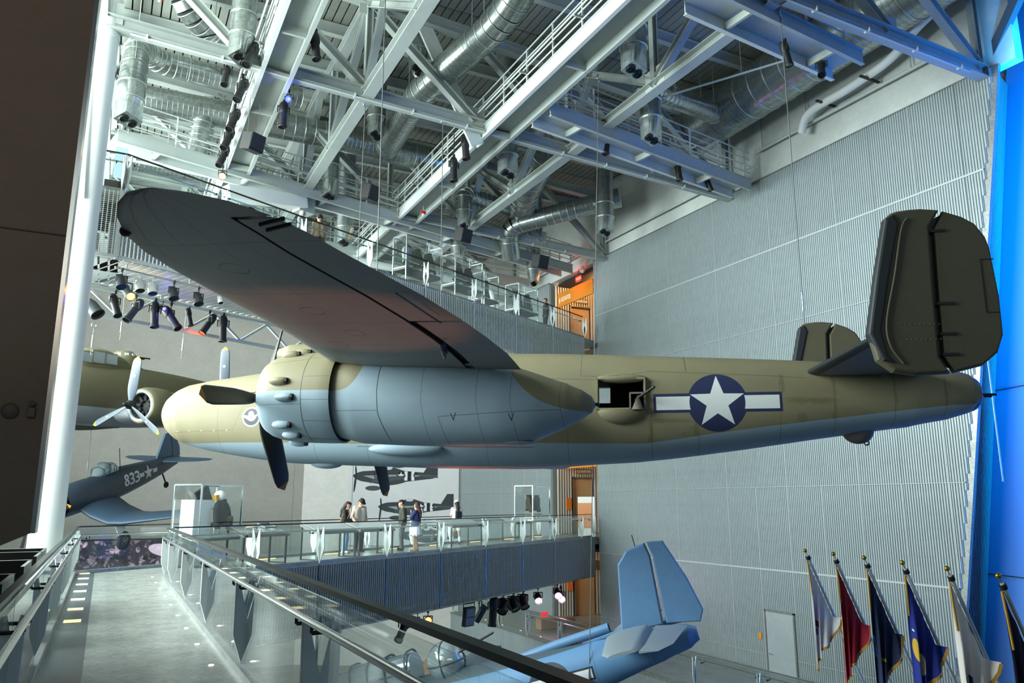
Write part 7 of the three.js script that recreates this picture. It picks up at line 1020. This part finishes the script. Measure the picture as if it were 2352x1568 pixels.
cable('cable to the drab bomber beside the column', V(-0.9, 8.0, -32), V(-0.9, 6.9, -32), 0.012); cable('cable above the turret of the drab bomber', V(0.0, 12, -33.4), V(0.0, 7.8, -33.4), 0.012); cable('cable to the inner engine of the drab bomber', V(2.1, 12, -29.6), V(2.0, 6.6, -29.6), 0.012); cable('cable to the cowl of the gull-winged fighter', V(-0.75, 7.5, -37.5), V(-0.72, 2.6, -38), 0.012); cable('cable down the back wall beside the drab bomber', V(9.6, 13, -46), V(9.6, -2, -46), 0.012); cable('cable in front of the mural beside the dark-haired woman', V(11.9, 13, -42), V(11.9, -2, -42), 0.014);
// ---- military flags on raked poles
{ const tops = [[13.5, 0.6, -12.5], [13.14, 0.6, -11.45], [12.74, 0.6, -10.4], [12.27, 0.6, -9.25], [11.8, 0.6, -8.12], [11.26, 0.6, -6.99]], dir = V(1.34, -2.69, 0.06).normalize(), R = V(0.889, 0, 0.457);
  const tex = [
    x => { x.fillStyle = '#e8e8ea'; x.fillRect(0, 0, 256, 512); x.fillStyle = '#3558b8'; x.fillRect(20, 190, 34, 150); x.fillStyle = '#a02436'; x.fillRect(58, 280, 22, 40); x.fillRect(30, 380, 26, 40); x.fillStyle = '#3558b8'; x.fillRect(62, 330, 10, 40); },
    x => { x.fillStyle = '#9c1630'; x.fillRect(0, 0, 256, 512); x.fillStyle = '#c79a2c'; x.fillRect(14, 210, 18, 100); x.fillRect(20, 330, 12, 30); },
    x => { x.fillStyle = '#16264a'; x.fillRect(0, 0, 256, 512); x.fillStyle = '#c9b33a'; x.fillRect(66, 200, 14, 70); x.fillRect(70, 280, 10, 40); x.fillStyle = '#4f7aa8'; x.fillRect(4, 250, 30, 90); x.fillStyle = '#c9b33a'; x.fillRect(110, 360, 30, 20); },
    x => { x.fillStyle = '#1a2c86'; x.fillRect(0, 0, 256, 512); x.fillStyle = '#c9c2a0'; x.beginPath(); x.ellipse(100, 350, 26, 60, 0, 0, 7); x.fill(); x.fillStyle = '#d0a83a'; x.beginPath(); x.ellipse(30, 280, 18, 46, 0, 0, 7); x.fill(); x.fillStyle = '#fff'; x.fillRect(20, 200, 8, 8); x.fillRect(60, 240, 6, 6); },
    x => { x.fillStyle = '#ece6de'; x.fillRect(0, 0, 256, 512); x.fillStyle = '#2c3558'; x.font = 'bold 44px serif'; x.save(); x.translate(40, 420); x.rotate(-1.45); x.fillText('COAST', 0, 0); x.restore(); x.save(); x.translate(96, 420); x.rotate(-1.45); x.font = 'bold 26px serif'; x.fillText('GUARD', 0, 0); x.restore(); x.fillRect(86, 300, 26, 90); x.fillStyle = '#a8343a'; for (let i = 0; i < 4; i++) x.fillRect(100 + i * 9, 390, 4, 60); },
    x => { x.fillStyle = '#141b38'; x.fillRect(0, 0, 256, 512); x.fillStyle = '#1f2f78'; x.fillRect(120, 200, 100, 312); x.fillStyle = '#c7b070'; x.fillRect(40, 440, 20, 30); }];
  const lab = ['white flag with blue and red emblem, farthest of the flag row', 'dark red flag with gold fringe, second farthest of the flag row', 'navy flag with yellow emblem, third farthest of the flag row', 'royal blue flag with a pale eagle, third nearest of the flag row', 'cream lettered flag, second nearest of the flag row', 'near-black flag, nearest of the flag row'];
  const names = ['farthest', 'second farthest', 'third farthest', 'third nearest', 'second nearest', 'nearest'];
  tops.forEach((t, i) => {
    const T = V(...t), end = T.clone().addScaledVector(dir, 5.2), p = thing('flag_pole', 'raked silver flag pole with gold ball, ' + names[i] + ' of six', 'flag pole');
    new G().tube(T.clone().addScaledVector(dir, 0.12), end, 0.03, 12).build('shaft', Mt.poleSilver, p); new G().ball(T, 0.042, 14).build('finial_ball', Mt.brass, p); new G().tube(T, T.clone().addScaledVector(dir, 0.14), 0.008, 6).build('finial_stem', Mt.brass, p);
    new G().tube(T.clone().addScaledVector(dir, 0.13), T.clone().addScaledVector(dir, 0.2), 0.05, 12).build('pulley_cap', Mt.darkSteel, p); new G().tube(T.clone().addScaledVector(dir, 0.2).addScaledVector(R, -0.06), T.clone().addScaledVector(dir, 4.6).addScaledVector(R, -0.05), 0.004, 5).build('halyard', Mt.stainless, p);
    const f = thing('flag', lab[i], 'flag'), m = std(0xffffff, 0.85, 0, { map: canvas(256, 512, x => tex[i](x)), side: THREE.DoubleSide }), nc = 30, nv = 26, pos = [], uv = [], idx = [], len = 2.15 + 0.12 * (i % 3), A = T.clone().addScaledVector(dir, 0.24).addScaledVector(R, -0.05), ph = i * 1.3, N = V(-0.457, 0, 0.889), bot = [];
    const P = (c, v) => { const hs = A.clone().addScaledVector(dir, 1.3 * c), cc = Math.min(1, c * 1.02), drop = len * Math.pow(1 - c, 0.75) * (1 + 0.03 * Math.sin(c * 19 + ph)), b = A.clone().addScaledVector(R, 0.02 + 0.2 * Math.pow(c, 0.7) + (c > 0.55 ? (c - 0.55) * 0.85 : 0)); b.y = hs.y - drop * (1 - 0.0 * c); if (b.y > hs.y) b.y = hs.y; const q = hs.clone().lerp(b, v); const fold = 0.055 * Math.min(1, v * 2.2 + 0.12) * Math.sin(c * 20 + ph + v * 1.2); q.addScaledVector(N, fold).addScaledVector(R, fold * 0.25); return q; };
    for (let v = 0; v <= nv; v++) for (let c = 0; c <= nc; c++) { const q = P(c / nc, v / nv); pos.push(q.x, q.y, q.z); uv.push(c / nc, 1 - v / nv); if (v === nv) bot.push(q); }
    for (let v = 0; v < nv; v++) for (let c = 0; c < nc; c++) { const a = v * (nc + 1) + c; idx.push(a, a + nc + 1, a + 1, a + 1, a + nc + 1, a + nc + 2); }
    const g = new THREE.BufferGeometry(); g.setAttribute('position', new THREE.Float32BufferAttribute(pos, 3)); g.setAttribute('uv', new THREE.Float32BufferAttribute(uv, 2)); g.setIndex(idx); g.computeVertexNormals(); mesh('cloth', clean(g), m, f);
    const fr = new G(); for (let c = 0; c < nc; c++) fr.bar(bot[c].clone().add(V(0, -0.02, 0)), bot[c + 1].clone().add(V(0, -0.02, 0)), 0.012, 0.05); stuff(fr.build('gold_fringe', std(0xb98a2e, 0.6), f));
    const tp = new G(); tp.path([P(0, 0), P(0.03, 0.12), P(0.05, 0.3)], 0.018, 6); tp.build('gold_edge', std(0xb98a2e, 0.6), f);
  });
  const s = new G().bar(V(15.85, -4.3, -12.5), V(13.55, -4.3, -6.7), 0.35, 0.3).build('flag_pole_rail', Mt.darkSteel); tag(s, 'dark rail holding the feet of the flag poles', 'rail');
}

renderer.render(scene, camera);
